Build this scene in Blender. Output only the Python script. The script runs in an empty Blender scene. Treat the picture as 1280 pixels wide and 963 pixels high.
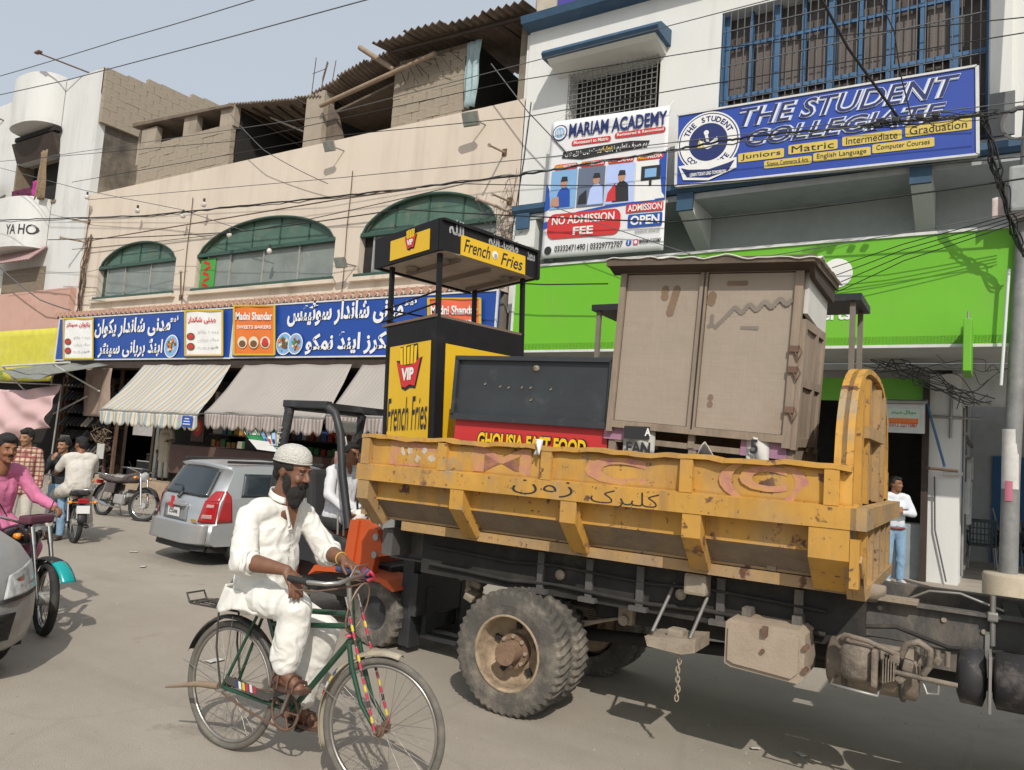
import bpy, bmesh, math, random
from mathutils import Vector, Matrix, noise
random.seed(7)
R = math.radians
PI = math.pi
SC = bpy.context.scene
COL = SC.collection

# ---------------------------------------------------------------- camera
cam_d = bpy.data.cameras.new('camera')
cam_d.sensor_width = 36.0
cam_d.lens = 955.0 / 1280.0 * 36.0
cam_d.clip_start = 0.05
cam_d.clip_end = 900.0
cam = bpy.data.objects.new('camera', cam_d)
COL.objects.link(cam)
cam.matrix_world = (Matrix.Translation((0, 0, 1.75)) @ Matrix.Rotation(R(32.6), 4, 'Z')
                    @ Matrix.Rotation(R(94.9), 4, 'X') @ Matrix.Rotation(R(3.95), 4, 'Z'))
SC.camera = cam

# ---------------------------------------------------------------- sky, sun, exposure
SUN_DIR = Vector((0.71, -0.87, 1.0)).normalized()        # towards the sun
SUN_EL = math.asin(SUN_DIR.z)
SUN_AZ = math.atan2(SUN_DIR.x, SUN_DIR.y)                # clockwise from +Y
world = bpy.data.worlds.new('World')
SC.world = world
world.use_nodes = True
wn = world.node_tree
wn.nodes.clear()
wo = wn.nodes.new('ShaderNodeOutputWorld')
wb = wn.nodes.new('ShaderNodeBackground')
ws = wn.nodes.new('ShaderNodeTexSky')
ws.sky_type = 'NISHITA'
ws.sun_disc = False
ws.sun_elevation = SUN_EL
ws.sun_rotation = SUN_AZ
ws.altitude = 30
ws.air_density = 1.0
ws.dust_density = 4.5
ws.ozone_density = 1.6
whs = wn.nodes.new('ShaderNodeHueSaturation')
whs.inputs['Saturation'].default_value = 0.8
wb.inputs['Strength'].default_value = 0.13
whz = wn.nodes.new('ShaderNodeMix')                      # the city's pale dust haze evens the whole sky out
whz.data_type = 'RGBA'
whz.inputs[0].default_value = 0.68
whz.inputs[7].default_value = (5.1, 5.6, 6.05, 1)
wn.links.new(ws.outputs[0], whs.inputs['Color'])
wn.links.new(whs.outputs[0], whz.inputs[6])
wn.links.new(whz.outputs[2], wb.inputs[0])
wn.links.new(wb.outputs[0], wo.inputs[0])
sl = bpy.data.lights.new('sun', 'SUN')
sl.energy = 3.45
sl.angle = R(0.55)
sl.color = (1.0, 0.945, 0.86)
so = bpy.data.objects.new('sun', sl)
so.rotation_euler = SUN_DIR.to_track_quat('Z', 'Y').to_euler()
so.location = (6, -8, 14)
COL.objects.link(so)
SC.view_settings.view_transform = 'Standard'
SC.view_settings.look = 'None'
SC.view_settings.exposure = 0.0
SC.view_settings.gamma = 1.0
try:
    SC.cycles.max_bounces = 6
    SC.cycles.diffuse_bounces = 3
    SC.cycles.glossy_bounces = 3
except Exception:
    pass

# ---------------------------------------------------------------- materials
MATS = {}
def srgb(h):
    if isinstance(h, str):
        h = h.lstrip('#')
        c = [int(h[i:i + 2], 16) / 255 for i in (0, 2, 4)]
        return tuple(x / 12.92 if x <= .04045 else ((x + .055) / 1.055) ** 2.4 for x in c)
    return tuple(h)
def mat(name, col, rough=.7, metal=0., var=.12, scale=6., bump=.0, bscale=60., dirt=None, damt=.5, dscale=2.5, spec=None, coords='Object', stretch=None, trans=0., alpha=1., coat=0., rvar=0.):
    """Procedural surface: a base colour with fine value variation, optional patches of dirt and fine relief."""
    if name in MATS: return MATS[name]
    m = bpy.data.materials.new(name)
    m.use_nodes = True
    nt = m.node_tree; N = nt.nodes; L = nt.links
    b = N['Principled BSDF']
    col = srgb(col)
    b.inputs['Roughness'].default_value = rough
    b.inputs['Metallic'].default_value = metal
    if spec is not None: b.inputs['Specular IOR Level'].default_value = spec
    if coat: b.inputs['Coat Weight'].default_value = coat; b.inputs['Coat Roughness'].default_value = .08
    if trans: b.inputs['Transmission Weight'].default_value = trans
    tc = N.new('ShaderNodeTexCoord')
    src = tc.outputs[coords]
    if stretch:
        mp = N.new('ShaderNodeMapping'); mp.inputs['Scale'].default_value = stretch
        L.new(src, mp.inputs[0]); src = mp.outputs[0]
    n1 = N.new('ShaderNodeTexNoise'); n1.inputs['Scale'].default_value = scale; n1.inputs['Detail'].default_value = 6; n1.inputs['Roughness'].default_value = .65
    L.new(src, n1.inputs['Vector'])
    mr = N.new('ShaderNodeMapRange'); mr.inputs[1].default_value = .25; mr.inputs[2].default_value = .75
    mr.inputs[3].default_value = 1 - var; mr.inputs[4].default_value = 1 + var
    L.new(n1.outputs['Fac'], mr.inputs[0])
    vm = N.new('ShaderNodeVectorMath'); vm.operation = 'SCALE'; vm.inputs[0].default_value = col
    L.new(mr.outputs[0], vm.inputs['Scale'])
    out = vm.outputs[0]
    if dirt is not None:
        n2 = N.new('ShaderNodeTexNoise'); n2.inputs['Scale'].default_value = dscale; n2.inputs['Detail'].default_value = 8; n2.inputs['Roughness'].default_value = .72
        L.new(src, n2.inputs['Vector'])
        m2 = N.new('ShaderNodeMapRange'); m2.inputs[1].default_value = .62 - .3 * damt; m2.inputs[2].default_value = .78 - .2 * damt
        m2.inputs[3].default_value = 0; m2.inputs[4].default_value = min(1, .35 + damt)
        L.new(n2.outputs['Fac'], m2.inputs[0])
        mx = N.new('ShaderNodeMix'); mx.data_type = 'RGBA'
        L.new(m2.outputs[0], mx.inputs[0]); L.new(out, mx.inputs[6]); mx.inputs[7].default_value = (*srgb(dirt), 1)
        out = mx.outputs[2]
        if rough < .6:
            m3 = N.new('ShaderNodeMapRange'); m3.inputs[3].default_value = rough; m3.inputs[4].default_value = .9
            L.new(m2.outputs[0], m3.inputs[0]); L.new(m3.outputs[0], b.inputs['Roughness'])
    L.new(out, b.inputs['Base Color'])
    if bump:
        nb = N.new('ShaderNodeTexNoise'); nb.inputs['Scale'].default_value = bscale; nb.inputs['Detail'].default_value = 4
        L.new(src, nb.inputs['Vector'])
        bp = N.new('ShaderNodeBump'); bp.inputs['Strength'].default_value = bump; bp.inputs['Distance'].default_value = .02
        L.new(nb.outputs['Fac'], bp.inputs['Height']); L.new(bp.outputs[0], b.inputs['Normal'])
    MATS[name] = m
    return m

def streaks(m, col, lo=.55, hi=.75, sx=2.2, sz=.12, amt=.5, det=5):
    """rain and rust runs: noise drawn out down the wall"""
    nt = m.node_tree; N = nt.nodes; L = nt.links; b = N['Principled BSDF']; src = b.inputs['Base Color'].links[0].from_socket
    mp = N.new('ShaderNodeMapping'); mp.inputs['Scale'].default_value = (sx, sx, sz); L.new(N['Texture Coordinate'].outputs['Object'], mp.inputs[0])
    n = N.new('ShaderNodeTexNoise'); n.inputs['Scale'].default_value = 1; n.inputs['Detail'].default_value = det; n.inputs['Roughness'].default_value = .6; L.new(mp.outputs[0], n.inputs['Vector'])
    mr = N.new('ShaderNodeMapRange'); mr.inputs[1].default_value = lo; mr.inputs[2].default_value = hi; mr.inputs[4].default_value = amt; L.new(n.outputs['Fac'], mr.inputs[0])
    n2 = N.new('ShaderNodeTexNoise'); n2.inputs['Scale'].default_value = .5; n2.inputs['Detail'].default_value = 3; L.new(N['Texture Coordinate'].outputs['Object'], n2.inputs['Vector'])
    mu = N.new('ShaderNodeMath'); mu.operation = 'MULTIPLY'; L.new(mr.outputs[0], mu.inputs[0]); m2 = N.new('ShaderNodeMapRange'); m2.inputs[1].default_value = .4; m2.inputs[2].default_value = .6; L.new(n2.outputs['Fac'], m2.inputs[0]); L.new(m2.outputs[0], mu.inputs[1])
    mx = N.new('ShaderNodeMix'); mx.data_type = 'RGBA'; L.new(mu.outputs[0], mx.inputs[0]); L.new(src, mx.inputs[6]); mx.inputs[7].default_value = (*col, 1); L.new(mx.outputs[2], b.inputs['Base Color'])
    return m
# ---------------------------------------------------------------- geometry accumulator
class G:
    def __init__(s, m=None):
        s.v = []; s.f = []; s.mi = []; s.sm = []; s.mats = []; s.cur = 0
        s.M = Matrix.Identity(4)
        if m is not None: s.use(m)
    def use(s, m):
        if m not in s.mats: s.mats.append(m)
        s.cur = s.mats.index(m); return s
    def add(s, vs, fs, smooth=False, M=None):
        T = s.M @ M if M is not None else s.M
        o = len(s.v)
        s.v += [tuple(T @ Vector(p)) for p in vs]
        for f in fs:
            s.f.append([o + i for i in f]); s.mi.append(s.cur); s.sm.append(smooth)
        return s
    def box(s, c, d, rot=None, M=None, bev=0., taper=None):
        x, y, z = d[0] / 2, d[1] / 2, d[2] / 2
        Mm = Matrix.Translation(c)
        if rot: Mm = Mm @ Matrix.Rotation(rot[2], 4, 'Z') @ Matrix.Rotation(rot[1], 4, 'Y') @ Matrix.Rotation(rot[0], 4, 'X')
        if M is not None: Mm = M @ Mm
        if bev <= 0:
            tx, ty = taper or (1, 1)
            vs = [(-x, -y, -z), (x, -y, -z), (x, y, -z), (-x, y, -z), (-x * tx, -y * ty, z), (x * tx, -y * ty, z), (x * tx, y * ty, z), (-x * tx, y * ty, z)]
            fs = [(0, 3, 2, 1), (4, 5, 6, 7), (0, 1, 5, 4), (1, 2, 6, 5), (2, 3, 7, 6), (3, 0, 4, 7)]
            return s.add(vs, fs, False, Mm)
        b = min(bev, x * .9, y * .9, z * .9)
        bm = bmesh.new(); bmesh.ops.create_cube(bm, size=1)
        for vv in bm.verts: vv.co = Vector((vv.co.x * 2 * x, vv.co.y * 2 * y, vv.co.z * 2 * z))
        bmesh.ops.bevel(bm, geom=bm.edges[:], offset=b, segments=2, profile=.6, affect='EDGES')
        bm.verts.ensure_lookup_table(); bm.verts.index_update()
        s.add([v.co[:] for v in bm.verts], [[v.index for v in f.verts] for f in bm.faces], False, Mm)
        bm.free(); return s
    def tube(s, pts, r, n=8, closed=False, cap=True, smooth=True, flat=1.):
        pts = [Vector(p) for p in pts]; k = len(pts)
        rr = r if isinstance(r, (list, tuple)) else [r] * k
        vs = []; fs = []; up = None
        for i, p in enumerate(pts):
            if closed: d = pts[(i + 1) % k] - pts[i - 1]
            else: d = pts[min(i + 1, k - 1)] - pts[max(i - 1, 0)]
            if d.length < 1e-9: d = Vector((0, 0, 1))
            d.normalize()
            if up is None:
                up = Vector((0, 0, 1)) if abs(d.z) < .9 else Vector((1, 0, 0))
            a = d.cross(up)
            if a.length < 1e-5: a = d.orthogonal()
            a.normalize(); bvec = a.cross(d).normalized(); up = bvec
            for j in range(n):
                t = 2 * PI * j / n
                vs.append(p + (a * math.cos(t) + bvec * math.sin(t) * flat) * rr[i])
        for i in range(k if closed else k - 1):
            for j in range(n):
                a0 = i * n + j; a1 = i * n + (j + 1) % n; b0 = ((i + 1) % k) * n + j; b1 = ((i + 1) % k) * n + (j + 1) % n
                fs.append((a0, a1, b1, b0))
        s.add(vs, fs, smooth)
        if cap and not closed:
            s.add(vs[:n], [list(range(n))[::-1]]); s.add(vs[-n:], [list(range(n))])
        return s
    def loft(s, rings, smooth=True, cap=True, close=True):
        n = len(rings[0]); vs = [p for r_ in rings for p in r_]; fs = []
        for i in range(len(rings) - 1):
            for j in range(n if close else n - 1):
                fs.append((i * n + j, i * n + (j + 1) % n, (i + 1) * n + (j + 1) % n, (i + 1) * n + j))
        s.add(vs, fs, smooth)
        if cap:
            s.add(rings[0], [list(range(n))[::-1]], False); s.add(rings[-1], [list(range(n))], False)
        return s
    def lathe(s, prof, n=24, M=None, smooth=True, arc=2 * PI, a0=0):
        """prof: (radius, z) pairs spun about local Z"""
        full = abs(arc - 2 * PI) < 1e-6
        c = n if full else n + 1
        vs = [(r_ * math.cos(a0 + arc * j / n), r_ * math.sin(a0 + arc * j / n), z) for r_, z in prof for j in range(c)]
        fs = []
        for i in range(len(prof) - 1):
            for j in range(n):
                j2 = (j + 1) % c
                fs.append((i * c + j, i * c + j2, (i + 1) * c + j2, (i + 1) * c + j))
        return s.add(vs, fs, smooth, M)
    def cyl(s, a, b, r, n=16, r2=None, smooth=True):
        return s.tube([a, b], [r, r if r2 is None else r2], n, smooth=smooth)
    def prism(s, poly, axis, t0, t1, smooth=False, M=None):
        """polygon in the plane across AXIS ('x': (y,z), 'y': (x,z), 'z': (x,y)) extruded t0..t1"""
        def p3(p, t):
            return {'x': (t, p[0], p[1]), 'y': (p[0], t, p[1]), 'z': (p[0], p[1], t)}[axis]
        n = len(poly)
        vs = [p3(p, t0) for p in poly] + [p3(p, t1) for p in poly]
        fs = [list(range(n))[::-1], list(range(n, 2 * n))] + [(i, (i + 1) % n, n + (i + 1) % n, n + i) for i in range(n)]
        return s.add(vs, fs, smooth, M)
    def grid(s, fn, nu, nv, smooth=True, thick=0.):
        """surface fn(u,v) for u,v in 0..1, optionally a closed sheet of some thickness"""
        P = [[Vector(fn(i / nu, j / nv)) for j in range(nv + 1)] for i in range(nu + 1)]
        vs = [p for row in P for p in row]
        fs = [(i * (nv + 1) + j, (i + 1) * (nv + 1) + j, (i + 1) * (nv + 1) + j + 1, i * (nv + 1) + j + 1) for i in range(nu) for j in range(nv)]
        if thick:
            o = len(vs); nn = []
            for i in range(nu + 1):
                for j in range(nv + 1):
                    a = P[min(i + 1, nu)][j] - P[max(i - 1, 0)][j]; b = P[i][min(j + 1, nv)] - P[i][max(j - 1, 0)]
                    q = a.cross(b); q = q.normalized() if q.length > 1e-9 else Vector((0, 0, 1))
                    nn.append(P[i][j] - q * thick)
            base = [[f_ for f_ in f] for f in fs]
            fs2 = [tuple(o + k for k in f[::-1]) for f in base]
            vs += nn
            rim = []
            idx = lambda i, j: i * (nv + 1) + j
            loop = [idx(i, 0) for i in range(nu)] + [idx(nu, j) for j in range(nv)] + [idx(i, nv) for i in range(nu, 0, -1)] + [idx(0, j) for j in range(nv, 0, -1)]
            for q in range(len(loop)):
                a, b = loop[q], loop[(q + 1) % len(loop)]
                rim.append((b, a, o + a, o + b))
            s.add(vs, fs + fs2 + rim, smooth)
        else: s.add(vs, fs, smooth)
        return s
    def build(s, name, parent=None, **kw):
        me = bpy.data.meshes.new(name)
        me.from_pydata(s.v, [], s.f)
        for m in s.mats: me.materials.append(m)
        me.polygons.foreach_set('material_index', s.mi)
        me.polygons.foreach_set('use_smooth', s.sm)
        me.update()
        o = bpy.data.objects.new(name, me); COL.objects.link(o)
        if parent is not None: o.parent = parent
        for k, v in kw.items(): o[k] = v
        return o

def ell(c, rx, ry, axis='z', n=16, a0=0., pw=2.):
    """ring of points: a superellipse across AXIS round centre c"""
    out = []
    for j in range(n):
        t = a0 + 2 * PI * j / n
        ct, st = math.cos(t), math.sin(t)
        e = 2. / pw
        x = math.copysign(abs(ct) ** e, ct) * rx; y = math.copysign(abs(st) ** e, st) * ry
        out.append({'z': (c[0] + x, c[1] + y, c[2]), 'x': (c[0], c[1] + x, c[2] + y), 'y': (c[0] + x, c[1], c[2] + y)}[axis])
    return out

def thing(name, label, cat, M=None, group=None, loc=None, rz=0.):
    o = bpy.data.objects.new(name, None); COL.objects.link(o)
    o.empty_display_size = .2
    if M is None: M = Matrix.Translation(loc or (0, 0, 0)) @ Matrix.Rotation(rz, 4, 'Z')
    o.matrix_world = M
    o['label'] = label; o['category'] = cat
    if group: o['group'] = group
    return o
def tag(o, label, cat, group=None, kind=None):
    o['label'] = label; o['category'] = cat
    if group: o['group'] = group
    if kind: o['kind'] = kind
    return o
def struct(o, label=None):
    o['kind'] = 'structure'
    if label: o['label'] = label
    return o
def link_copy(src, parent=None, M=None):
    c = src.copy(); COL.objects.link(c); c.parent = parent
    if M is not None: c.matrix_basis = M
    return c
def TR(x=0, y=0, z=0, rz=0., ry=0., rx=0., s=1.):
    return Matrix.Translation((x, y, z)) @ Matrix.Rotation(rz, 4, 'Z') @ Matrix.Rotation(ry, 4, 'Y') @ Matrix.Rotation(rx, 4, 'X') @ Matrix.Scale(s, 4)

# ---------------------------------------------------------------- organic surfaces: overlapping tapered limbs fused into ONE skin
def fuse(prims, name, m, voxel=.012, smooth=6, parent=None, folds=0., fscale=9., seed=0., post=None):
    """prims: ('c', a, b, ra, rb[, flat, flatdir]) tapered capsules; ('e', centre, (rx,ry,rz)[, rot]) ellipsoids; fused by a voxel remesh"""
    bm = bmesh.new()
    for p in prims:
        if p[0] == 'e':
            Mx = Matrix.Translation(p[1])
            if len(p) > 3: Mx = Mx @ Matrix.Rotation(p[3][2], 4, 'Z') @ Matrix.Rotation(p[3][1], 4, 'Y') @ Matrix.Rotation(p[3][0], 4, 'X')
            Mx = Mx @ Matrix.Diagonal((*p[2], 1))
            bmesh.ops.create_uvsphere(bm, u_segments=16, v_segments=10, radius=1, matrix=Mx)
        else:
            a, b, ra, rb = Vector(p[1]), Vector(p[2]), p[3], p[4]
            d = b - a; L = d.length
            if L < 1e-6: continue
            q = d.to_track_quat('Z', 'Y').to_matrix().to_4x4()
            fl = Matrix.Identity(4)
            if len(p) > 5:
                fd = Vector(p[6]).normalized(); fl = Matrix.Translation(a) @ Matrix.Scale(p[5], 4, fd) @ Matrix.Translation(-a)
            rings = []
            for t in range(5):
                an = -PI / 2 + PI / 2 * t / 4; rings.append((ra * math.cos(an), ra * math.sin(an)))
            for t in range(5):
                an = PI / 2 * t / 4; rings.append((rb * math.cos(an), L + rb * math.sin(an)))
            n = 14; vv = []
            T = fl @ Matrix.Translation(a) @ q
            for rr, zz in rings:
                vv.append([bm.verts.new(T @ Vector((max(rr, 1e-4) * math.cos(2 * PI * j / n), max(rr, 1e-4) * math.sin(2 * PI * j / n), zz))) for j in range(n)])
            for i in range(len(vv) - 1):
                for j in range(n): bm.faces.new((vv[i][j], vv[i][(j + 1) % n], vv[i + 1][(j + 1) % n], vv[i + 1][j]))
            bm.faces.new(vv[0][::-1]); bm.faces.new(vv[-1])
    me = bpy.data.meshes.new(name); bm.to_mesh(me); bm.free()
    o = bpy.data.objects.new(name, me); COL.objects.link(o)
    r = o.modifiers.new('r', 'REMESH'); r.mode = 'VOXEL'; r.voxel_size = voxel
    sm = o.modifiers.new('s', 'SMOOTH'); sm.factor = .5; sm.iterations = smooth
    bpy.context.view_layer.update()
    dg = bpy.context.evaluated_depsgraph_get()
    nm = bpy.data.meshes.new_from_object(o.evaluated_get(dg), depsgraph=dg)
    o.modifiers.clear(); o.data = nm; bpy.data.meshes.remove(me)
    nm.name = name
    if folds:
        nor = [v.normal.copy() for v in nm.vertices]
        for v, q in zip(nm.vertices, nor):
            p = v.co * fscale + Vector((seed, seed * 1.7, 0))
            w = noise.noise(Vector((p.x, p.y, p.z * .35)) + Vector((noise.noise(p * .6), noise.noise(p * .6 + Vector((5, 5, 5))), 0)) * 1.6)
            f = 1 - abs(w) * 2.2
            v.co += q * folds * (f * .8 + noise.noise(p * .45) * .9)
    if post:
        for v in nm.vertices: v.co = post(v.co)
    nm.materials.clear(); nm.materials.append(m)
    for p_ in nm.polygons: p_.use_smooth = True
    if parent is not None: o.parent = parent
    return o

def at(px, py, Y):
    """where the sight line through a point of the 1280 x 963 photograph meets the upright plane at depth Y"""
    d = cam.matrix_world.to_3x3() @ Vector(((px - 640) / 955, -(py - 481.5) / 955, -1))
    t = Y / d.y
    return Vector((d.x * t, Y, 1.75 + d.z * t))
def atz(px, py, z=0.):
    d = cam.matrix_world.to_3x3() @ Vector(((px - 640) / 955, -(py - 481.5) / 955, -1))
    t = (z - 1.75) / d.z
    return Vector((d.x * t, d.y * t, z))
def warp(g, c00, c10, c01, c11, wave=0., off=1., wf=9.):
    """map unit-square artwork (x, y=height above the sheet, z) onto the quad lower-left, lower-right, upper-left, upper-right"""
    c00, c10, c01, c11 = map(Vector, (c00, c10, c01, c11))
    out = []
    for x, y, z in g.v:
        p = c00.lerp(c10, x).lerp(c01.lerp(c11, x), z)
        p.y += y * off + wave * (math.sin(wf * x + 2 * z) * math.sin(3 + 5 * z + x) )
        out.append(tuple(p))
    g.v = out
    return g

# ---------------------------------------------------------------- lettering
_F = {  # Urdu letters in their joined forms: isolated, final, initial, medial
 'ا': (0xFE8D, 0xFE8E), 'آ': (0xFE81, 0xFE82), 'ب': (0xFE8F, 0xFE90, 0xFE91, 0xFE92), 'پ': (0xFB56, 0xFB57, 0xFB58, 0xFB59),
 'ت': (0xFE95, 0xFE96, 0xFE97, 0xFE98), 'ٹ': (0xFB66, 0xFB67, 0xFB68, 0xFB69), 'د': (0xFEA9, 0xFEAA), 'ڈ': (0xFB88, 0xFB89), 'ر': (0xFEAD, 0xFEAE),
 'ز': (0xFEAF, 0xFEB0), 'س': (0xFEB1, 0xFEB2, 0xFEB3, 0xFEB4), 'ش': (0xFEB5, 0xFEB6, 0xFEB7, 0xFEB8), 'ک': (0xFB8E, 0xFB8F, 0xFB90, 0xFB91),
 'گ': (0xFB92, 0xFB93, 0xFB94, 0xFB95), 'ل': (0xFEDD, 0xFEDE, 0xFEDF, 0xFEE0), 'م': (0xFEE1, 0xFEE2, 0xFEE3, 0xFEE4), 'ن': (0xFEE5, 0xFEE6, 0xFEE7, 0xFEE8),
 'و': (0xFEED, 0xFEEE), 'ہ': (0xFBA6, 0xFBA7, 0xFBA8, 0xFBA9), 'ی': (0xFBFC, 0xFBFD, 0xFBFE, 0xFBFF), 'ئ': (0xFE89, 0xFE8A, 0xFE8B, 0xFE8C),
 'ف': (0xFED1, 0xFED2, 0xFED3, 0xFED4), 'ع': (0xFEC9, 0xFECA, 0xFECB, 0xFECC), 'ے': (0xFBAE, 0xFBAF), 'ء': (0xFE80,), 'ه': (0xFEE9, 0xFEEA, 0xFEEB, 0xFEEC),
 'ح': (0xFEA1, 0xFEA2, 0xFEA3, 0xFEA4), 'ج': (0xFE9D, 0xFE9E, 0xFE9F, 0xFEA0), 'ں': (0xFB9E, 0xFB9F), 'ص': (0xFEB9, 0xFEBA, 0xFEBB, 0xFEBC)}
def urdu(s):
    out = []
    for i, c in enumerate(s):
        if c not in _F: out.append(c); continue
        f = _F[c]
        prv = i > 0 and s[i - 1] in _F and len(_F[s[i - 1]]) == 4
        nxt = i + 1 < len(s) and s[i + 1] in _F and len(_F[s[i + 1]]) > 1 and len(f) == 4
        k = 3 if prv and nxt else 1 if prv and len(f) > 1 else 2 if nxt else 0
        out.append(chr(f[k]))
    return ''.join(out[::-1])
_TC = {}
def text(g, s, at, w=None, h=None, M=None, bold=0., shear=0., align='c', res=3, depth=0., space=1.):
    """Flat lettering in the local x-z plane facing -y: fitted to width w and/or height h, lower-left (or centre) at AT=(x,y,z)"""
    key = (s, bold, shear, res, space)
    if key not in _TC:
        c = bpy.data.curves.new('lettering', 'FONT'); c.body = s; c.size = 1; c.resolution_u = res
        c.offset = bold; c.shear = shear; c.space_character = space
        o = bpy.data.objects.new('lettering', c); COL.objects.link(o)
        bpy.context.view_layer.update()
        me = bpy.data.meshes.new_from_object(o)
        _TC[key] = ([v.co.copy() for v in me.vertices], [list(p.vertices) for p in me.polygons])
        bpy.data.objects.remove(o); bpy.data.meshes.remove(me); bpy.data.curves.remove(c)
    vs, fs = _TC[key]
    if not vs: return g
    x0 = min(v.x for v in vs); x1 = max(v.x for v in vs); y0 = min(v.y for v in vs); y1 = max(v.y for v in vs)
    if w is None: sy = h / (y1 - y0); sx = sy
    elif h is None: sx = w / (x1 - x0); sy = sx
    else: sx = w / (x1 - x0); sy = h / (y1 - y0)
    W = (x1 - x0) * sx
    ox = at[0] - (W / 2 if align == 'c' else W if align == 'r' else 0)
    oz = at[2] - ((y1 - y0) * sy / 2 if align == 'c' else 0)
    pv = [(ox + (v.x - x0) * sx, at[1], oz + (v.y - y0) * sy) for v in vs]
    g.add(pv, fs, False, M)
    return g
def disc(g, c, r, y=None, n=24, rz=None, r0=0.):
    """flat disc or ring in the x-z plane facing -y"""
    rz = rz or r
    if r0:
        k = r0 / r
        vs = [(c[0] + r * math.cos(2 * PI * j / n), c[1], c[2] + rz * math.sin(2 * PI * j / n)) for j in range(n)] + \
             [(c[0] + k * r * math.cos(2 * PI * j / n), c[1], c[2] + k * rz * math.sin(2 * PI * j / n)) for j in range(n)]
        return g.add(vs, [(j, (j + 1) % n, n + (j + 1) % n, n + j) for j in range(n)])
    return g.add([(c[0] + r * math.cos(2 * PI * j / n), c[1], c[2] + rz * math.sin(2 * PI * j / n)) for j in range(n)], [list(range(n))])
def flat(g, x0, x1, z0, z1, y):
    return g.add([(x0, y, z0), (x1, y, z0), (x1, y, z1), (x0, y, z1)], [(0, 1, 2, 3)])
def rrect(g, x0, x1, z0, z1, y, r, n=6):
    pts = []
    for cx, cz, a in ((x1 - r, z1 - r, 0), (x0 + r, z1 - r, PI / 2), (x0 + r, z0 + r, PI), (x1 - r, z0 + r, 3 * PI / 2)):
        for i in range(n + 1): t = a + PI / 2 * i / n; pts.append((cx + r * math.cos(t), y, cz + r * math.sin(t)))
    return g.add(pts, [list(range(len(pts)))])
def cable(name, pts, r, m, label=None, parent=None, sag=0., n=16, group=None, kinks=0.):
    """a hanging line through the given points"""
    path = []
    for a, b in zip(pts[:-1], pts[1:]):
        a, b = Vector(a), Vector(b)
        for i in range(n):
            t = i / n; p = a.lerp(b, t); p.z -= sag * 4 * t * (1 - t) * ((b - a).length / 10)
            if kinks and 0 < i: p += Vector((0, random.uniform(-kinks, kinks), random.uniform(-kinks, kinks)))
            path.append(p)
    path.append(Vector(pts[-1]))
    g = G(m); g.tube(path, r, 5)
    o = g.build(name, parent)
    if label: tag(o, label, 'cable', group)
    return o
# ================================================================ palette
ASPH = mat('asphalt', (.335, .295, .242), rough=.93, var=.10, scale=1.1, bump=.5, bscale=160, dirt=(.40, .36, .30), damt=.4, dscale=.3)
def _asphalt_grain(m):
    nt = m.node_tree; N = nt.nodes; L = nt.links; b = N['Principled BSDF']
    link = b.inputs['Base Color'].links[0]; src = link.from_socket
    tc = N['Texture Coordinate']
    cur = src
    for sc_, lo, hi, amt in ((140., .62, .72, .45), (60., .66, .72, -.35), (9., .70, .78, -.3)):
        n = N.new('ShaderNodeTexNoise'); n.inputs['Scale'].default_value = sc_; n.inputs['Detail'].default_value = 3
        L.new(tc.outputs['Object'], n.inputs['Vector'])
        mr = N.new('ShaderNodeMapRange'); mr.inputs[1].default_value = lo; mr.inputs[2].default_value = hi; mr.inputs[3].default_value = 1; mr.inputs[4].default_value = 1 + amt
        L.new(n.outputs['Fac'], mr.inputs[0])
        v = N.new('ShaderNodeVectorMath'); v.operation = 'SCALE'; L.new(cur, v.inputs[0]); L.new(mr.outputs[0], v.inputs['Scale']); cur = v.outputs[0]
    vo = N.new('ShaderNodeTexVoronoi'); vo.feature = 'DISTANCE_TO_EDGE'; vo.inputs['Scale'].default_value = .55
    nz = N.new('ShaderNodeTexNoise'); nz.inputs['Scale'].default_value = 2.2; nz.inputs['Detail'].default_value = 6
    mxv = N.new('ShaderNodeMix'); mxv.data_type = 'VECTOR'; mxv.inputs[0].default_value = .16
    L.new(tc.outputs['Object'], nz.inputs['Vector']); L.new(tc.outputs['Object'], mxv.inputs[4]); L.new(nz.outputs['Color'], mxv.inputs[5]); L.new(mxv.outputs[1], vo.inputs['Vector'])
    mr = N.new('ShaderNodeMapRange'); mr.inputs[1].default_value = 0; mr.inputs[2].default_value = .012; mr.inputs[3].default_value = .93; mr.inputs[4].default_value = 1
    L.new(vo.outputs['Distance'], mr.inputs[0])
    v = N.new('ShaderNodeVectorMath'); v.operation = 'SCALE'; L.new(cur, v.inputs[0]); L.new(mr.outputs[0], v.inputs['Scale'])
    L.new(v.outputs[0], b.inputs['Base Color'])
_asphalt_grain(ASPH)
streaks(ASPH, (.20, .175, .15), .50, .72, .22, .22, .45)
_mp = [n for n in ASPH.node_tree.nodes if n.type == 'MAPPING'][-1]; _mp.inputs['Scale'].default_value = (.16, 1.6, 1)
streaks(ASPH, (.13, .115, .10), .62, .67, 1.1, 1.1, .5, 8)
streaks(ASPH, (.44, .40, .34), .64, .72, .9, .9, .5, 8)
CONC = mat('concrete', (.33, .28, .22), rough=.9, var=.16, scale=1.6, bump=.35, bscale=30, dirt=(.10, .085, .07), damt=.25, dscale=1.2)
CONC_D = mat('sooty_concrete', (.22, .185, .14), rough=.95, var=.25, scale=1.2, bump=.4, bscale=25, dirt=(.055, .047, .04), damt=.6, dscale=.5)
BLOCK = mat('concrete_block', (.33, .28, .215), rough=.95, var=.2, scale=2.3, bump=.5, bscale=40, dirt=(.2, .165, .12), damt=.4, dscale=1.5)
MORTAR = mat('mortar', (.27, .225, .17), rough=.95, var=.2)
PAVE = mat('pavement', (.36, .32, .27), rough=.92, var=.14, scale=2.5, bump=.3, dirt=(.2, .17, .14), damt=.4, dscale=1.3)
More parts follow.
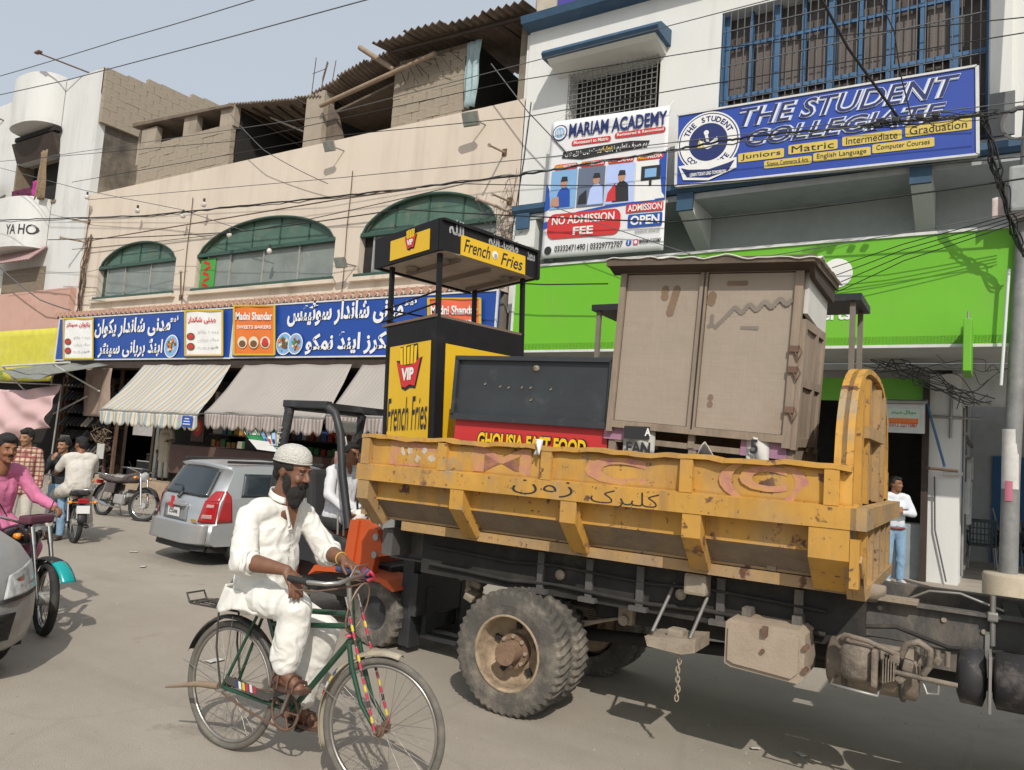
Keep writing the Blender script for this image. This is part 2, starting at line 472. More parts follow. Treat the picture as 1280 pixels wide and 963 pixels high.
CREAM = mat('cream_render', (.60, .52, .43), rough=.9, var=.06, scale=.7, bump=.15, bscale=40, dirt=(.45, .375, .30), damt=.25, dscale=.55, stretch=(1, 1, .45))
WHITE = mat('white_render', (.66, .665, .64), rough=.88, var=.05, scale=.8, bump=.12, bscale=35, dirt=(.48, .46, .42), damt=.18, dscale=.7, stretch=(1, 1, .35))
WHITE_O = mat('old_white_render', (.60, .605, .59), rough=.9, var=.07, scale=.7, bump=.15, bscale=35, dirt=(.40, .38, .34), damt=.28, dscale=.8, stretch=(1, 1, .4))
PALE = mat('pale_grey_wall', (.40, .42, .43), rough=.9, var=.08, dirt=(.3, .28, .26), damt=.3)
BLUEP = mat('dark_blue_paint', (.035, .085, .15), rough=.6, var=.2, scale=5, dirt=(.12, .15, .17), damt=.15)
BLUEF = mat('blue_frame_paint', (.045, .13, .26), rough=.55, var=.2, scale=5, dirt=(.15, .17, .19), damt=.2)
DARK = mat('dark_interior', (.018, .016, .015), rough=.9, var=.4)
DARKW = mat('dark_wood', (.045, .03, .022), rough=.7, var=.3)
BLACK = mat('black_paint', (.016, .016, .018), rough=.45, var=.25, dirt=(.08, .07, .06), damt=.18, dscale=4)
SHEET = mat('corrugated_sheet', (.165, .125, .095), rough=.85, var=.25, scale=2, dirt=(.07, .055, .045), damt=.5, dscale=1.5)
STEEL = mat('grey_steel', (.30, .29, .27), rough=.5, metal=.6, var=.2)
RUST = mat('rusty_steel', (.13, .075, .05), rough=.85, var=.35, scale=12)
GLASSG = mat('window_glass', (.20, .225, .205), rough=.22, var=.25, scale=1.2, spec=.6, dirt=(.33, .33, .30), damt=.25, dscale=1.1)
GLASSD = mat('dark_glass', (.05, .055, .055), rough=.15, var=.3, spec=.6)
GREENW = mat('green_window', (.07, .135, .10), rough=.45, var=.25, scale=2, dirt=(.16, .18, .13), damt=.35)
GREENF = mat('green_frame', (.035, .08, .06), rough=.5, var=.2)
ALU = mat('aluminium', (.42, .41, .38), rough=.45, metal=.5, var=.1)
TERRA = mat('tile_strip', (.40, .24, .175), rough=.8, var=.25, scale=9)
PINKW = mat('pink_wall', (.50, .31, .25), rough=.9, var=.08, scale=1.2, dirt=(.40, .22, .16), damt=.3)
KYEL = mat('kerb_yellow', (.34, .27, .10), rough=.85, var=.3, scale=6, dirt=(.24, .21, .17), damt=.6, dscale=5)
KGRY = mat('kerb_grey', (.25, .235, .21), rough=.9, var=.25, scale=6)
streaks(CREAM, (.33, .265, .20), .50, .76, 1.9, .10, .7); streaks(CREAM, (.66, .60, .52), .62, .66, .5, .5, .35, 7); streaks(WHITE, (.36, .34, .30), .54, .80, 2.2, .10, .5); streaks(WHITE_O, (.33, .30, .26), .52, .80, 1.6, .09, .55); streaks(PALE, (.22, .21, .19), .5, .8, 1.5, .12, .5); streaks(CONC, (.12, .10, .08), .5, .75, 3, .3, .6); streaks(CONC_D, (.03, .027, .024), .48, .7, 1.2, .3, .8)
CURT = mat('pale_blue_curtain', (.30, .40, .42), rough=.9, var=.25, scale=6)
WIRE = mat('black_cable', (.012, .012, .013), rough=.6, var=.2)
WIREG = mat('grey_cable', (.10, .10, .105), rough=.6, var=.2)

# ================================================================ ground
g = G(ASPH)
g.grid(lambda u, v: (-420 + 840 * u, -200 + 640 * v, 0), 12, 12, smooth=False)
struct(g.build('road'))

kerb = [(-24.2, 11.75), (-8.0, 11.95), (-3.0, 12.05), (-1.60, 11.95), (-.03, 11.20), (1.7, 10.75), (9., 10.6)]
g = G(PAVE)
n = len(kerb)
top = [(x, y + .14, .2 if x > -7.9 else .13) for x, y in kerb]
back = [(x, 30 if x > -8 else 13.5, .2 if x > -7.9 else .13) for x, y in kerb]
for i in range(n - 1):
    g.add([top[i], top[i + 1], back[i + 1], back[i]], [(0, 1, 2, 3)])
    g.add([(top[i][0], top[i][1], 0), (top[i + 1][0], top[i + 1][1], 0), top[i + 1], top[i]], [(0, 1, 2, 3)])
pavement = struct(g.build('pavement'))
# kerb stones and paving slabs, one by one where they can be told apart
kk = 0
for i in range(n - 1):
    a, b = Vector((*kerb[i], 0)), Vector((*kerb[i + 1], 0)); L_ = (b - a).length; d = (b - a) / L_
    if b.x < -4 : step = 1.2
    else: step = .52
    m_ = max(1, int(L_ / step)); step = L_ / m_
    for j in range(m_):
        p = a + d * (j + .5) * step
        g = G(KYEL if kk % 2 else KGRY)
        hz = .215 if p.x > -7.9 else .145
        g.box((0, 0, 0), (step - .012, .15, hz), bev=.012)
        o = g.build('kerb_stone', pavement)
        o.matrix_basis = TR(p.x, p.y + .075, hz / 2, rz=math.atan2(d.y, d.x) + random.uniform(-.008, .008))
        kk += 1
slab_me = None
for i in range(7):
    for j in range(9):
        x = -1.55 + i * .60; y = 11.95 + j * .60
        if y < 11.6 + max(0, -x) * .45 + .1: continue
        if slab_me is None:
            g = G(PAVE); g.box((0, 0, 0), (.588, .588, .03), bev=.006); o = g.build('paving_slab', pavement); slab_me = o.data
        else:
            o = bpy.data.objects.new('paving_slab', slab_me); COL.objects.link(o); o.parent = pavement
        o.matrix_basis = TR(x, y, .193 + random.uniform(0, .004), rz=random.uniform(-.006, .006))

# litter on the road
LIT = mat('litter', (.5, .48, .44), rough=.9, var=.2)
for (x, y, s_, lab) in ((-5.0, 3.9, .08, 'pale paper scrap on open road left of the bicycle carrier'), (-8.9, 5.75, .06, 'paper scrap on the road nearest to the silver people carrier'), (-10.0, 6.3, .06, 'paper scrap on the road behind the black motorcycle wheel'), (-1.25, 5.05, .035, 'tiny paper scrap in the shade under the truck chain'), (-1.0, 5.15, .045, 'flat paper scrap in the shade under the tool box')):
    g = G(LIT)
    g.grid(lambda u, v: (s_ * (u - .5) * 1.7, s_ * (v - .5), .006 + .02 * s_ * math.sin(7 * u + 3 * v) + .01), 5, 4, thick=.002)
    o = g.build('paper_scrap'); o.matrix_world = TR(x, y, 0, rz=random.uniform(0, 3))
    tag(o, lab, 'litter', 'paper scraps on the road')
g = G(mat('grit_stone', (.30, .26, .21), rough=.95, var=.3)); rnd = random.Random(11)
for k in range(1500):
    x, y, r_ = rnd.uniform(-11, 1.5), rnd.uniform(1.5, 11.3), rnd.uniform(.002, .009)
    if rnd.random() < .3: y = rnd.uniform(10.6, 11.4); r_ *= 1.8
    g.add([(x + r_, y, 0), (x - r_ * .6, y + r_ * .8, 0), (x - r_ * .7, y - r_, 0), (x + r_ * .2, y, r_ * 1.1)], [(0, 1, 3), (1, 2, 3), (2, 0, 3)])
tag(g.build('gravel'), 'fine grit and small stones scattered over the road', 'grit', kind='stuff')

# ================================================================ wall helpers
def holed_wall(g, x0, x1, z0, z1, y, t, ops):
    """wall front at Y=y, thickness t behind; openings (xa, xb, za, zb, rise) from left to right, rise = arch height over zb"""
    def q(a, b, c, d): g.add([a, b, c, d], [(0, 1, 2, 3)])
    cx = x0
    for xa, xb, za, zb, rise in ops:
        q((cx, y, z0), (xa, y, z0), (xa, y, z1), (cx, y, z1))
        q((xa, y, z0), (xb, y, z0), (xb, y, za), (xa, y, za))
        N_ = 14 if rise else 1
        arc = [(xa + (xb - xa) * i / N_, zb + rise * (1 - (2 * i / N_ - 1) ** 2) ** .62 if rise else zb) for i in range(N_ + 1)]
        for (ax, az), (bx, bz) in zip(arc[:-1], arc[1:]):
            q((ax, y, az), (bx, y, bz), (bx, y, z1), (ax, y, z1))
            q((ax, y, az), (ax, y + t, az), (bx, y + t, bz), (bx, y, bz))
        q((xa, y, za), (xb, y, za), (xb, y + t, za), (xa, y + t, za))
        q((xa, y, za), (xa, y + t, za), (xa, y + t, zb), (xa, y, zb))
        q((xb, y, za), (xb, y, zb), (xb, y + t, zb), (xb, y + t, za))
        cx = xb
    q((cx, y, z0), (x1, y, z0), (x1, y, z1), (cx, y, z1))
    q((x0, y, z1), (x1, y, z1), (x1, y + t, z1), (x0, y + t, z1))
    q((x0, y, z0), (x0, y, z1), (x0, y + t, z1), (x0, y + t, z0))
    q((x1, y, z0), (x1, y + t, z0), (x1, y + t, z1), (x1, y, z1))
    return g
BLK = []
def block_wall(parent, x0, x1, z0, topfn, y, t=.2, bw=.42, bh=.21, alongY=False):
    """masonry of single blocks laid in running bond, joints open by 12 mm over a recessed mortar core"""
    if not BLK:
        for k in range(3):
            gg = G(BLOCK); gg.box((0, 0, 0), (1, 1, 1), taper=(1 - .02 * k, 1))
            o = gg.build('block'); BLK.append(o.data); bpy.data.objects.remove(o)
    r_ = 0; z = z0
    while True:
        off = (r_ % 2) * bw / 2; x = x0 - off; any_ = False
        while x < x1 - .02:
            a, b = max(x, x0), min(x + bw, x1)
            if b - a > .08 and z + bh * .7 <= topfn((a + b) / 2):
                h_ = min(bh, topfn((a + b) / 2) - z) if z + bh > topfn((a + b) / 2) else bh
                o = bpy.data.objects.new('block', random.choice(BLK)); COL.objects.link(o); o.parent = parent
                S_ = Matrix.Diagonal(((b - a) - .006, t, h_ - .006, 1))
                if alongY: o.matrix_basis = Matrix.Translation((y + random.uniform(-.006, .006), (a + b) / 2, z + h_ / 2)) @ Matrix.Rotation(PI / 2, 4, 'Z') @ S_
                else: o.matrix_basis = Matrix.Translation(((a + b) / 2, y + t / 2 + random.uniform(-.008, .008), z + h_ / 2)) @ S_
                any_ = True
            x += bw
        z += bh; r_ += 1
        if not any_ or r_ > 40: break

# ================================================================ left white building with round balconies
Bl = thing('apartment_building', 'white apartment block with rounded balconies and a sooty concrete side wall', 'building', loc=(-28, 12.3, 0))
BO = Matrix.Translation((28, -12.3, 0))
def gl(m): q = G(m); q.M = BO; return q
g = gl(WHITE_O)
holed_wall(g, -42, -23.95, 4.4, 12.9, 12.3, .25, [(-28.9, -26.0, 8.85, 10.42, 0)])
g.build('wall', Bl)
g = gl(CONC_D)
g.add([(-23.95, 12.55, 4.4), (-23.95, 16.6, 4.4), (-23.95, 16.6, 11.2), (-23.95, 12.55, 12.0)], [(0, 1, 2, 3)])
g.add([(-42, 16.6, 4.4), (-23.95, 16.6, 4.4), (-23.95, 16.6, 11.2), (-42, 16.6, 11.2)], [(0, 1, 2, 3)])
g.build('side_wall', Bl)
g = gl(BLOCK)
g.add([(-23.95, 12.3, 12.052), (-23.95, 16.6, 11.202), (-23.95, 16.6, 13.3), (-23.95, 14.3, 12.9), (-23.95, 12.3, 12.9)], [(0, 1, 2, 3, 4)])
g.box((-24.1, 12.9, 12.9), (.3, 1.2, .02)); g.build('parapet_core', Bl)
bw_ = thing('rooftop_wall', 'bare brown block wall stepping down behind the white facade, beside the sheds', 'wall', loc=(-23.9, 13, 11))
def _tf(y): return 12.88 if y < 12.9 else 13.0 + (y - 12.9) * .13
block_wall(bw_, 12.32 - 13, 16.6 - 13, 11.1 - 11, lambda y: _tf(y + 13) - 11, .04, t=.16, bw=.46, bh=.23, alongY=True)
# roof slab behind
g = gl(CONC); g.box((-33, 14.4, 12.6), (18, 4.1, .2)); g.build('roof', Bl)
# balconies: two rounded drums
def drum(z0, z1, cx=-27.05, rx=1.9, ry=.78, cap=True):
    ring = []
    for i in range(21):
        t = PI + PI * i / 20
        ct, st = math.cos(t), math.sin(t)
        ring.append((cx + rx * math.copysign(abs(ct) ** .8, ct), 12.28 + ry * math.copysign(abs(st) ** .8, st)))
    return ring
for z0, z1, cx, rx, nm in ((11.45, 13.02, -27.35, 1.22, 1), (7.3, 8.86, -27.85, 1.7, 2)):
    ring = drum(z0, z1, cx, rx)
    g = gl(WHITE_O)
    g.loft([[(x, y, z) for x, y in ring] for z in (z0, z1)], smooth=True, cap=False, close=False)
    inn = [((x - cx) * .93 + cx, 12.28 + (y - 12.28) * .93) for x, y in ring]
    g.loft([[(x, y, z) for x, y in ring] for z in (z1,)] + [[(x, y, z1) for x, y in inn]] + [[(x, y, z0 + .1) for x, y in inn]], smooth=False, cap=False, close=False)
    g.prism([(x, y) for x, y in ring], 'z', z0 - .1, z0 - .002)
    g.build('balcony', Bl)
    if nm == 2:
        gt = gl(mat('charcoal_lettering', (.04, .04, .045), rough=.8))
        q = G(gt.mats[0]); text(q, 'YA HO', (0, 0, 0), w=1.05, h=.33, bold=.01)
        pv = []
        for x, y, z in q.v:
            px = at(35, 283, 11.6).x - .72 + x
            k = max(0, 1 - (abs(px - cx) / rx) ** 2.5) ** .4
            pv.append((px, 12.28 - .78 * k - .015, z + at(35, 283, 11.6).z))
        gt.add(pv, q.f); gt.build('lettering', Bl)
# openings behind the balconies
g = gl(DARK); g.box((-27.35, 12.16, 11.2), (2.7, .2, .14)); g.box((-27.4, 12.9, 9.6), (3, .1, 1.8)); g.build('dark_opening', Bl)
g = gl(mat('inner_wall_brown', (.22, .17, .12), rough=.9, var=.2)); g.box((-28.86, 12.7, 9.6), (.1, .8, 1.7)); g.box((-27.4, 12.7, 8.8), (3, .9, .08)); g.build('balcony_inner_wall', Bl)
g = gl(DARKW)
g.prism([(12.24, 10.42), (12.0, 11.04), (12.2, 11.05), (12.3, 10.5)], 'x', -28.75, -26.05); g.build('sun_shade', Bl)
MAG = mat('magenta_cloth', (.36, .03, .22), rough=.85, var=.2); PURP = mat('maroon_cloth', (.10, .015, .05), rough=.85, var=.2)
MATT = mat('brown_matting', (.20, .145, .09), rough=.95, var=.3, scale=14)
def cloth(name, m, x0, x1, z0, z1, y, lab, cat, grp=None, amp=.05, fr=6, lean=0., drop=0.):
    g = G(m)
    g.grid(lambda u, v: (x0 + (x1 - x0) * u + .02 * math.sin(9 * v + 2 * u), y + amp * math.sin(fr * u * PI + 1.5 * v) * (.3 + .7 * v) + lean * v, z1 + (z0 - z1) * v + drop * (1 - v) * -4 * u * (1 - u)), 26, 12, thick=.006)
    return tag(g.build(name), lab, cat, grp)
cloth('hanging_cloth', MAG, -26.98, -26.32, 8.95, 9.5, 12.02, 'bright magenta cloth hung over the upper balcony rail', 'cloth')
cloth('hanging_cloth', PURP, -28.3, -27.0, 8.95, 9.32, 12.0, 'dark maroon cloth on the balcony rail beside a magenta one', 'cloth')
cloth('bamboo_blind', MATT, -26.45, -26.02, 8.75, 10.4, 11.92, 'ragged brown matting hanging beside the magenta cloth', 'blind', amp=.09, fr=4)
cloth('bamboo_blind', MATT, -30.3, -29.1, 8.9, 9.9, 11.9, 'brown matting at the picture edge, over the balcony wall', 'blind', amp=.07, fr=5)
# striped shade and lower window of that block
STR = mat('striped_shade', (.50, .36, .34), rough=.85, var=.05)
def stripes(m, c2, scale, axis=0, width=.45, c3=None):
    nt = m.node_tree; N = nt.nodes; L = nt.links; b = N['Principled BSDF']
    src = b.inputs['Base Color'].links[0].from_socket
    tc = N['Texture Coordinate']; sp = N.new('ShaderNodeSeparateXYZ'); L.new(tc.outputs['Object'], sp.inputs[0])
    a = N.new('ShaderNodeMath'); a.operation = 'MULTIPLY'; a.inputs[1].default_value = scale; L.new(sp.outputs[axis], a.inputs[0])
    f = N.new('ShaderNodeMath'); f.operation = 'FRACT'; L.new(a.outputs[0], f.inputs[0])
    c = N.new('ShaderNodeMath'); c.operation = 'LESS_THAN'; c.inputs[1].default_value = width; L.new(f.outputs[0], c.inputs[0])
    mx = N.new('ShaderNodeMix'); mx.data_type = 'RGBA'; L.new(c.outputs[0], mx.inputs[0]); L.new(src, mx.inputs[6]); mx.inputs[7].default_value = (*srgb(c2), 1)
    out = mx.outputs[2]
    if c3:
        c_ = N.new('ShaderNodeMath'); c_.operation = 'COMPARE'; c_.inputs[1].default_value = .72; c_.inputs[2].default_value = .05; L.new(f.outputs[0], c_.inputs[0])
        mx2 = N.new('ShaderNodeMix'); mx2.data_type = 'RGBA'; L.new(c_.outputs[0], mx2.inputs[0]); L.new(out, mx2.inputs[6]); mx2.inputs[7].default_value = (*srgb(c3), 1); out = mx2.outputs[2]
    L.new(out, b.inputs['Base Color'])
stripes(STR, (.24, .12, .12), 5.5)
g = gl(STR); g.prism([(12.25, 7.25), (11.75, 6.72), (11.72, 6.74), (12.25, 7.32)], 'x', -28.85, -26.0); g.build('window_shade', Bl)
g = gl(mat('bamboo_screen', (.20, .16, .115), rough=.9, var=.3, scale=20, stretch=(.2, 1, 3)))
g.box((-27.35, 12.26, 6.15), (2.7, .06, .98)); g.build('window_screen', Bl)
g = gl(PINKW); g.box((-33, 12.2, 5.1), (18.05, .2, 1.4)); g.build('pink_fascia', Bl)
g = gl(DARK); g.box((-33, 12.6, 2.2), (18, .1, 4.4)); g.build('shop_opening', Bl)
YEL = mat('yellow_banner', (.56, .52, .06), rough=.7, var=.16, scale=2.5, dirt=(.52, .50, .26), damt=.3, dscale=1)
g = G(YEL)
g.grid(lambda u, v: (-31.6 + 7.5 * u, 12.0 + .05 * math.sin(8 * u + 2 * v), 4.44 + .1 * u - (1.62 + .04 * u) * v), 30, 8, thick=.01)
o = g.build('banner'); tag(o, 'yellow shop banner stretched below the pink wall at the picture edge', 'banner')
g = G(mat('green_print', (.10, .24, .09), rough=.8)); 
for i, (x, w_) in enumerate(((-27.3, .5), (-26.5, .42), (-25.8, .5), (-24.75, .6))):
    text(g, urdu(['برگر', 'پکوڑے'.replace('ڑ', 'ر'), 'سموسے', 'چاٹ'.replace('چ', 'ج')][i]), (x, 11.93, 3.05 + .04 * i), w=w_, h=.34, bold=.015)
g.build('lettering', o)
PINKC = mat('pink_sheet', (.56, .38, .38), rough=.9, var=.06, scale=1.5)
g = G(PINKC)
def _sheet(u, v):
    x = -27.2 + 5.5 * u; z = 2.72 - .18 * math.sin(u * PI) * 1.2 - v * (1.42 + .22 * math.sin(u * 5) + .2 * (1 - u))
    fold = .10 * math.sin((u * 1.2 + v * .5) * 15) * v + .05 * math.sin((u - v * .6) * 22)
    return (x + .1 * v, 11.0 - .25 * math.sin(v * PI * .6) + fold, z)
g.grid(_sheet, 60, 24, thick=.01)
tag(g.build('sheet_canopy'), 'pale pink cloth sheet sagging in folds under the yellow banner', 'cloth canopy')
g = G(STEEL); g.cyl((-21.75, 11.0, .1), (-21.75, 11.05, 2.7), .025); g.cyl((-27.2, 11.0, 2.75), (-21.7, 11.0, 2.7), .02)
tag(g.build('canopy_frame'), 'thin steel pole and rail holding up the pink sheet', 'frame')
# floodlight rods on that roof
for (x, y, z, dx, lab) in ((-24.9, 12.35, 12.95, -1.55, 'thin steel lamp arm poking up over the white parapet'), (-30.3, 12.3, 12.3, -1.2, 'thin steel lamp arm at the picture edge, over the white wall')):
    g = G(RUST); g.cyl((x, y, z), (x + dx * .75, y - 1.0, z + .42), .025, 6); g.box((x + dx * .78, y - 1.03, z + .46), (.3, .12, .05))
    tag(g.build('lamp_arm'), lab, 'lamp arm')

# ================================================================ cream building
Bc = thing('market_building', 'cream market building with three green arched windows above blue shop signs', 'building', loc=(-16, 12.3, 0))
CO = Matrix.Translation((16, -12.3, 0))
def gc(m): q = G(m); q.M = CO; return q
ARCH = [(-22.88, -19.05, 5.38, 6.33, .68), (-18.12, -12.98, 5.38, 6.33, .82), (-12.2, -8.5, 5.38, 6.33, .78)]
g = gc(CREAM)
holed_wall(g, -23.93, -8.02, 4.4, 8.75, 12.3, .3, ARCH)
g.add([(-8.02, 12.3, 4.4), (-8.02, 16.5, 4.4), (-8.02, 16.5, 8.7), (-8.02, 12.3, 8.7)], [(0, 1, 2, 3)])
g.box((-16, 14.6, 8.6), (15.8, 3.9, .15))
g.build('wall', Bc)
for (xa, xb, za, zb, rise) in ARCH:
    fr = gc(GREENF)
    N_ = 24
    arc = [(xa + (xb - xa) * i / N_, zb + rise * (1 - (2 * i / N_ - 1) ** 2) ** .62) for i in range(N_ + 1)]
    fr.tube([(x, 12.33, z - .02) for x, z in arc], .042, 6)
    fr.box(((xa + xb) / 2, 12.36, zb + .02), (xb - xa, .12, .09)); fr.box(((xa + xb) / 2, 12.3, za + .03), (xb - xa + .1, .16, .07))
    win = fr.build('window', Bc)
    tg = gc(GREENW)
    tg.prism([(x, z) for x, z in arc], 'y', 12.42, 12.45); tg.build('arch_panel', win)
    for k in range(1, 4 if xb - xa < 4.5 else 5):
        kk_ = 4 if xb - xa < 4.5 else 5
        x = xa + (xb - xa) * k / kk_; zt = zb + rise * (1 - (2 * k / kk_ - 1) ** 2) ** .62
        rib = gc(GREENF); rib.box((x, 12.41, (zb + zt) / 2), (.035, .03, zt - zb)); rib.build('arch_rib', win)
    npn = 4 if xb - xa > 4.5 else 3
    w_ = (xb - xa) / npn
    for k in range(npn):
        px0, px1 = xa + k * w_, xa + (k + 1) * w_
        if k == 0:
            q = gc(GREENF if xa < -20 else DARK); q.box(((px0 + px1) / 2 , 12.5, (za + zb) / 2 + .03), (w_, .05, zb - za)); q.build('open_pane', win)
            px0 = px0 + w_ * .28
        q = gc(GLASSG); q.box(((px0 + px1) / 2, 12.41 + .02 * (k % 2), (za + zb) / 2 + .04), (px1 - px0 - .03, .015, zb - za - .08)); q.build('pane', win)
        q = gc(ALU); q.box((px0 + .02, 12.40, (za + zb) / 2 + .04), (.045, .05, zb - za - .06)); q.build('pane_frame', win)
    s_ = gc(CREAM); s_.box(((xa + xb) / 2, 12.24, za - .06), (xb - xa + .3, .14, .09)); s_.build('sill', Bc)
g = G(mat('green_poster', (.06, .30, .05), rough=.6, var=.1)); g.box((-17.72, 12.38, 5.86), (.62, .012, .8))
o = g.build('poster'); tag(o, 'green poster with red print in the left pane of the middle arched window', 'poster')
g = G(mat('red_print', (.5, .02, .02), rough=.6))
for k in range(5): g.box((-17.78 + .05 * (k % 2), 12.37, 5.55 + .15 * k), (.26, .005, .08), rot=(0, .3 * (-1) ** k, 0))
g.build('print', o)
# zig-zag tile strip and cornice
g = gc(CREAM); g.prism([(12.3, 4.78), (11.74, 4.78), (11.74, 4.86), (12.3, 5.05)], 'x', -23.9, -8.03); g.build('cornice', Bc)
g = gc(TERRA)
x = -23.9
while x < -8.1:
    g.box((x + .11, 11.74, 4.83), (.15, .07, .12), rot=(0, R(45), 0)); g.box((x + .11, 11.86, 4.925), (.18, .2, .03), rot=(.32, 0, 0)); x += .235
o = g.build('tile_trim', Bc); o['kind'] = 'stuff'
# recessed panels of damp plaster, pipes down the wall
for x, z0, z1 in ((-23.75, 4.9, 8.4), (-18.55, 4.95, 8.0), (-12.6, 4.95, 7.9)):
    q = gc(RUST if x > -20 else WIREG); q.tube([(x + .012 * math.sin(k), 12.27, z0 + (z1 - z0) * k / 9) for k in range(10)], .011, 5); q.build('conduit', Bc)

# ---- rooftop sheds behind the cream parapet
YS = 12.5
def shed(name, lab): return thing(name, lab, 'shed', loc=(0, YS, 8.7))
SO = Matrix.Translation((0, -YS, -8.7))
def gs(m): q = G(m); q.M = SO; return q
def corr(p0, p1, depth, dz, parent, wave=.12, amp=.035, sheets=None):
    """corrugated roof of overlapping sheets between two eave points, running back"""
    p0 = Vector(p0); p1 = Vector(p1); L_ = (p1 - p0).length; nsh = sheets or max(1, int(L_ / 1.0))
    for s_ in range(nsh):
        a = p0.lerp(p1, s_ / nsh); b = p0.lerp(p1, (s_ + 1.04) / nsh); nn = max(6, int((b - a).length / wave * 4))
        jit = random.uniform(-.08, .08); jz = random.uniform(-.03, .03)
        q = gs(SHEET)
        q.grid(lambda u, v: (a.x + (b.x - a.x) * u, a.y + depth * v - .15 + jit * (1 - v), a.z + (b.z - a.z) * u + dz * v + jz * (1 - v) + amp * math.sin(2 * PI * u * (b - a).length / wave) + .012 * (s_ % 2)), nn, 2, thick=.008)
        q.build('roof_sheet', parent)
A = shed('rooftop_shed', 'low grey block shed with narrow openings and a flat roof edge on the cream roof')
q = gs(MORTAR); q.box((-19.7, 12.64, 9.35), (4.25, .14, 1.25)); q.build('wall_core', A)
block_wall(A, -21.8, -17.5, 8.72 - 8.7, lambda x: 10.02 - 8.7, 0.0, t=.14, bw=.44, bh=.215)
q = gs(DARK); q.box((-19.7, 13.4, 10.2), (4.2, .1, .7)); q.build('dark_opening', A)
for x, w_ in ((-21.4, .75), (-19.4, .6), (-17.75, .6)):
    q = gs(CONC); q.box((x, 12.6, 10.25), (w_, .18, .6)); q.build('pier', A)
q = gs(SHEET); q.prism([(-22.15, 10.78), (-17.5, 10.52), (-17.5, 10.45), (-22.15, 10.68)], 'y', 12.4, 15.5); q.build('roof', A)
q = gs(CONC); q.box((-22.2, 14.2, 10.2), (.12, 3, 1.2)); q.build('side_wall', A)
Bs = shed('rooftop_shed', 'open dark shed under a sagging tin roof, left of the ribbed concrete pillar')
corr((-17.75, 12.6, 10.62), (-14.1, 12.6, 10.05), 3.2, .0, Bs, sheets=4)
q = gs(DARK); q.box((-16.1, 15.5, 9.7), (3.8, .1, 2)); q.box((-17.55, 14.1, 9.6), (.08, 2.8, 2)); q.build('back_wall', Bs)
q = gs(DARKW)
for k in range(7): q.cyl((-17.5 + .5 * k, 12.5 + .2, 10.5 - .08 * k), (-16.9 + .45 * k, 15.4, 9.9 - .1 * k), .04, 6)
q.build('rafter', Bs)
q = gs(mat('pale_sheet_edge', (.33, .3, .26), rough=.8)); q.tube([(-17.3 + .12 * k, 13.2 + .06 * (k % 2), 10.55 - .055 * k) for k in range(24)], .03, 5); q.build('ragged_edge', Bs)
Cp = thing('concrete_pillar', 'short concrete pillar with bare reinforcing rods rising from the cream parapet', 'pillar', loc=(-14.25, 12.5, 8.7))
q = G(CONC); q.M = Matrix.Translation((14.25, -12.5, -8.7)); q.box((-14.27, 12.62, 9.45), (.62, .34, 1.5)); q.build('shaft', Cp)
q = G(RUST); q.M = Matrix.Translation((14.25, -12.5, -8.7))
for dx, dy in ((-.25, 0), (.12, 0), (-.2, .25), (.2, .25), (0, .1)):
    q.tube([(-14.3 + dx, 12.55 + dy, 10.1), (-14.3 + dx * .9, 12.55 + dy, 10.6), (-14.25 + dx * .8 + random.uniform(-.06, .1), 12.55 + dy, 11.1 + random.uniform(-.15, .1))], .012, 5)
q.tube([(-14.52, 12.5, 10.75), (-14.05, 12.5, 10.78)], .01, 4); q.build('reinforcing_rod', Cp)
Cs = shed('rooftop_shed', 'open shed with a broken tin roof between the rod-topped pillar and block wall')
corr((-14.4, 12.6, 10.18), (-11.7, 12.5, 10.78), 2.9, -.35, Cs, sheets=3, amp=.05)
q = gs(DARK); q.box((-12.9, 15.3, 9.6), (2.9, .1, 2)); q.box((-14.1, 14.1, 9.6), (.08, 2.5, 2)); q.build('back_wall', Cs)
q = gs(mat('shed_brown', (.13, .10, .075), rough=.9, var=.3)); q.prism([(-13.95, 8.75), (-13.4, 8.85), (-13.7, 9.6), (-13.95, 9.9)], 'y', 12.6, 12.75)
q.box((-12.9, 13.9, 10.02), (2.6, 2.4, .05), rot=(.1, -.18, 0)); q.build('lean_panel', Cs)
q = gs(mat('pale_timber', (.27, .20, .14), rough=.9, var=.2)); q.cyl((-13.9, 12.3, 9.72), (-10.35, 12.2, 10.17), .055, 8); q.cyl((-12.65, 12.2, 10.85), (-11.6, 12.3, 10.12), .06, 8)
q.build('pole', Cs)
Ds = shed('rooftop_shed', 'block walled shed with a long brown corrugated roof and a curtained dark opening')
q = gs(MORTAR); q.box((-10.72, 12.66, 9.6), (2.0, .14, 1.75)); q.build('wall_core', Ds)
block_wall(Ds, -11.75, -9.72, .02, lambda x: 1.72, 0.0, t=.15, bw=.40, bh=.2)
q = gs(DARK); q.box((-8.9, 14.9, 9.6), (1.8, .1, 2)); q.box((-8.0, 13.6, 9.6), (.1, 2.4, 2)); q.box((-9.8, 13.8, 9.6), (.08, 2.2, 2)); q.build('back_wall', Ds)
q = gs(CONC_D); q.box((-8.12, 12.55, 9.5), (.32, .3, 1.7)); q.build('pier', Ds)
corr((-11.95, 11.95, 10.62), (-7.92, 11.95, 10.50), 3.2, .42, Ds, wave=.19, amp=.045, sheets=4)
q = gs(DARKW); q.cyl((-11.6, 12.2, 10.5), (-8, 12.2, 10.42), .05, 6)
for k in range(14): q.tube([(-11.6 + .13 * k, 12.35, 10.42), (-11.5 + .12 * k + random.uniform(-.1, .1), 12.25, 10.2 + random.uniform(-.1, .1)), (-11.3 + .12 * k, 12.4, 9.9 + random.uniform(-.2, .3))], .009, 4)
q.build('loose_twigs', Ds)
cloth('curtain', CURT, -9.68, -9.3, 8.9, 10.36, 12.42, 'narrow pale blue curtain in the dark rooftop opening', 'curtain', amp=.04, fr=5)

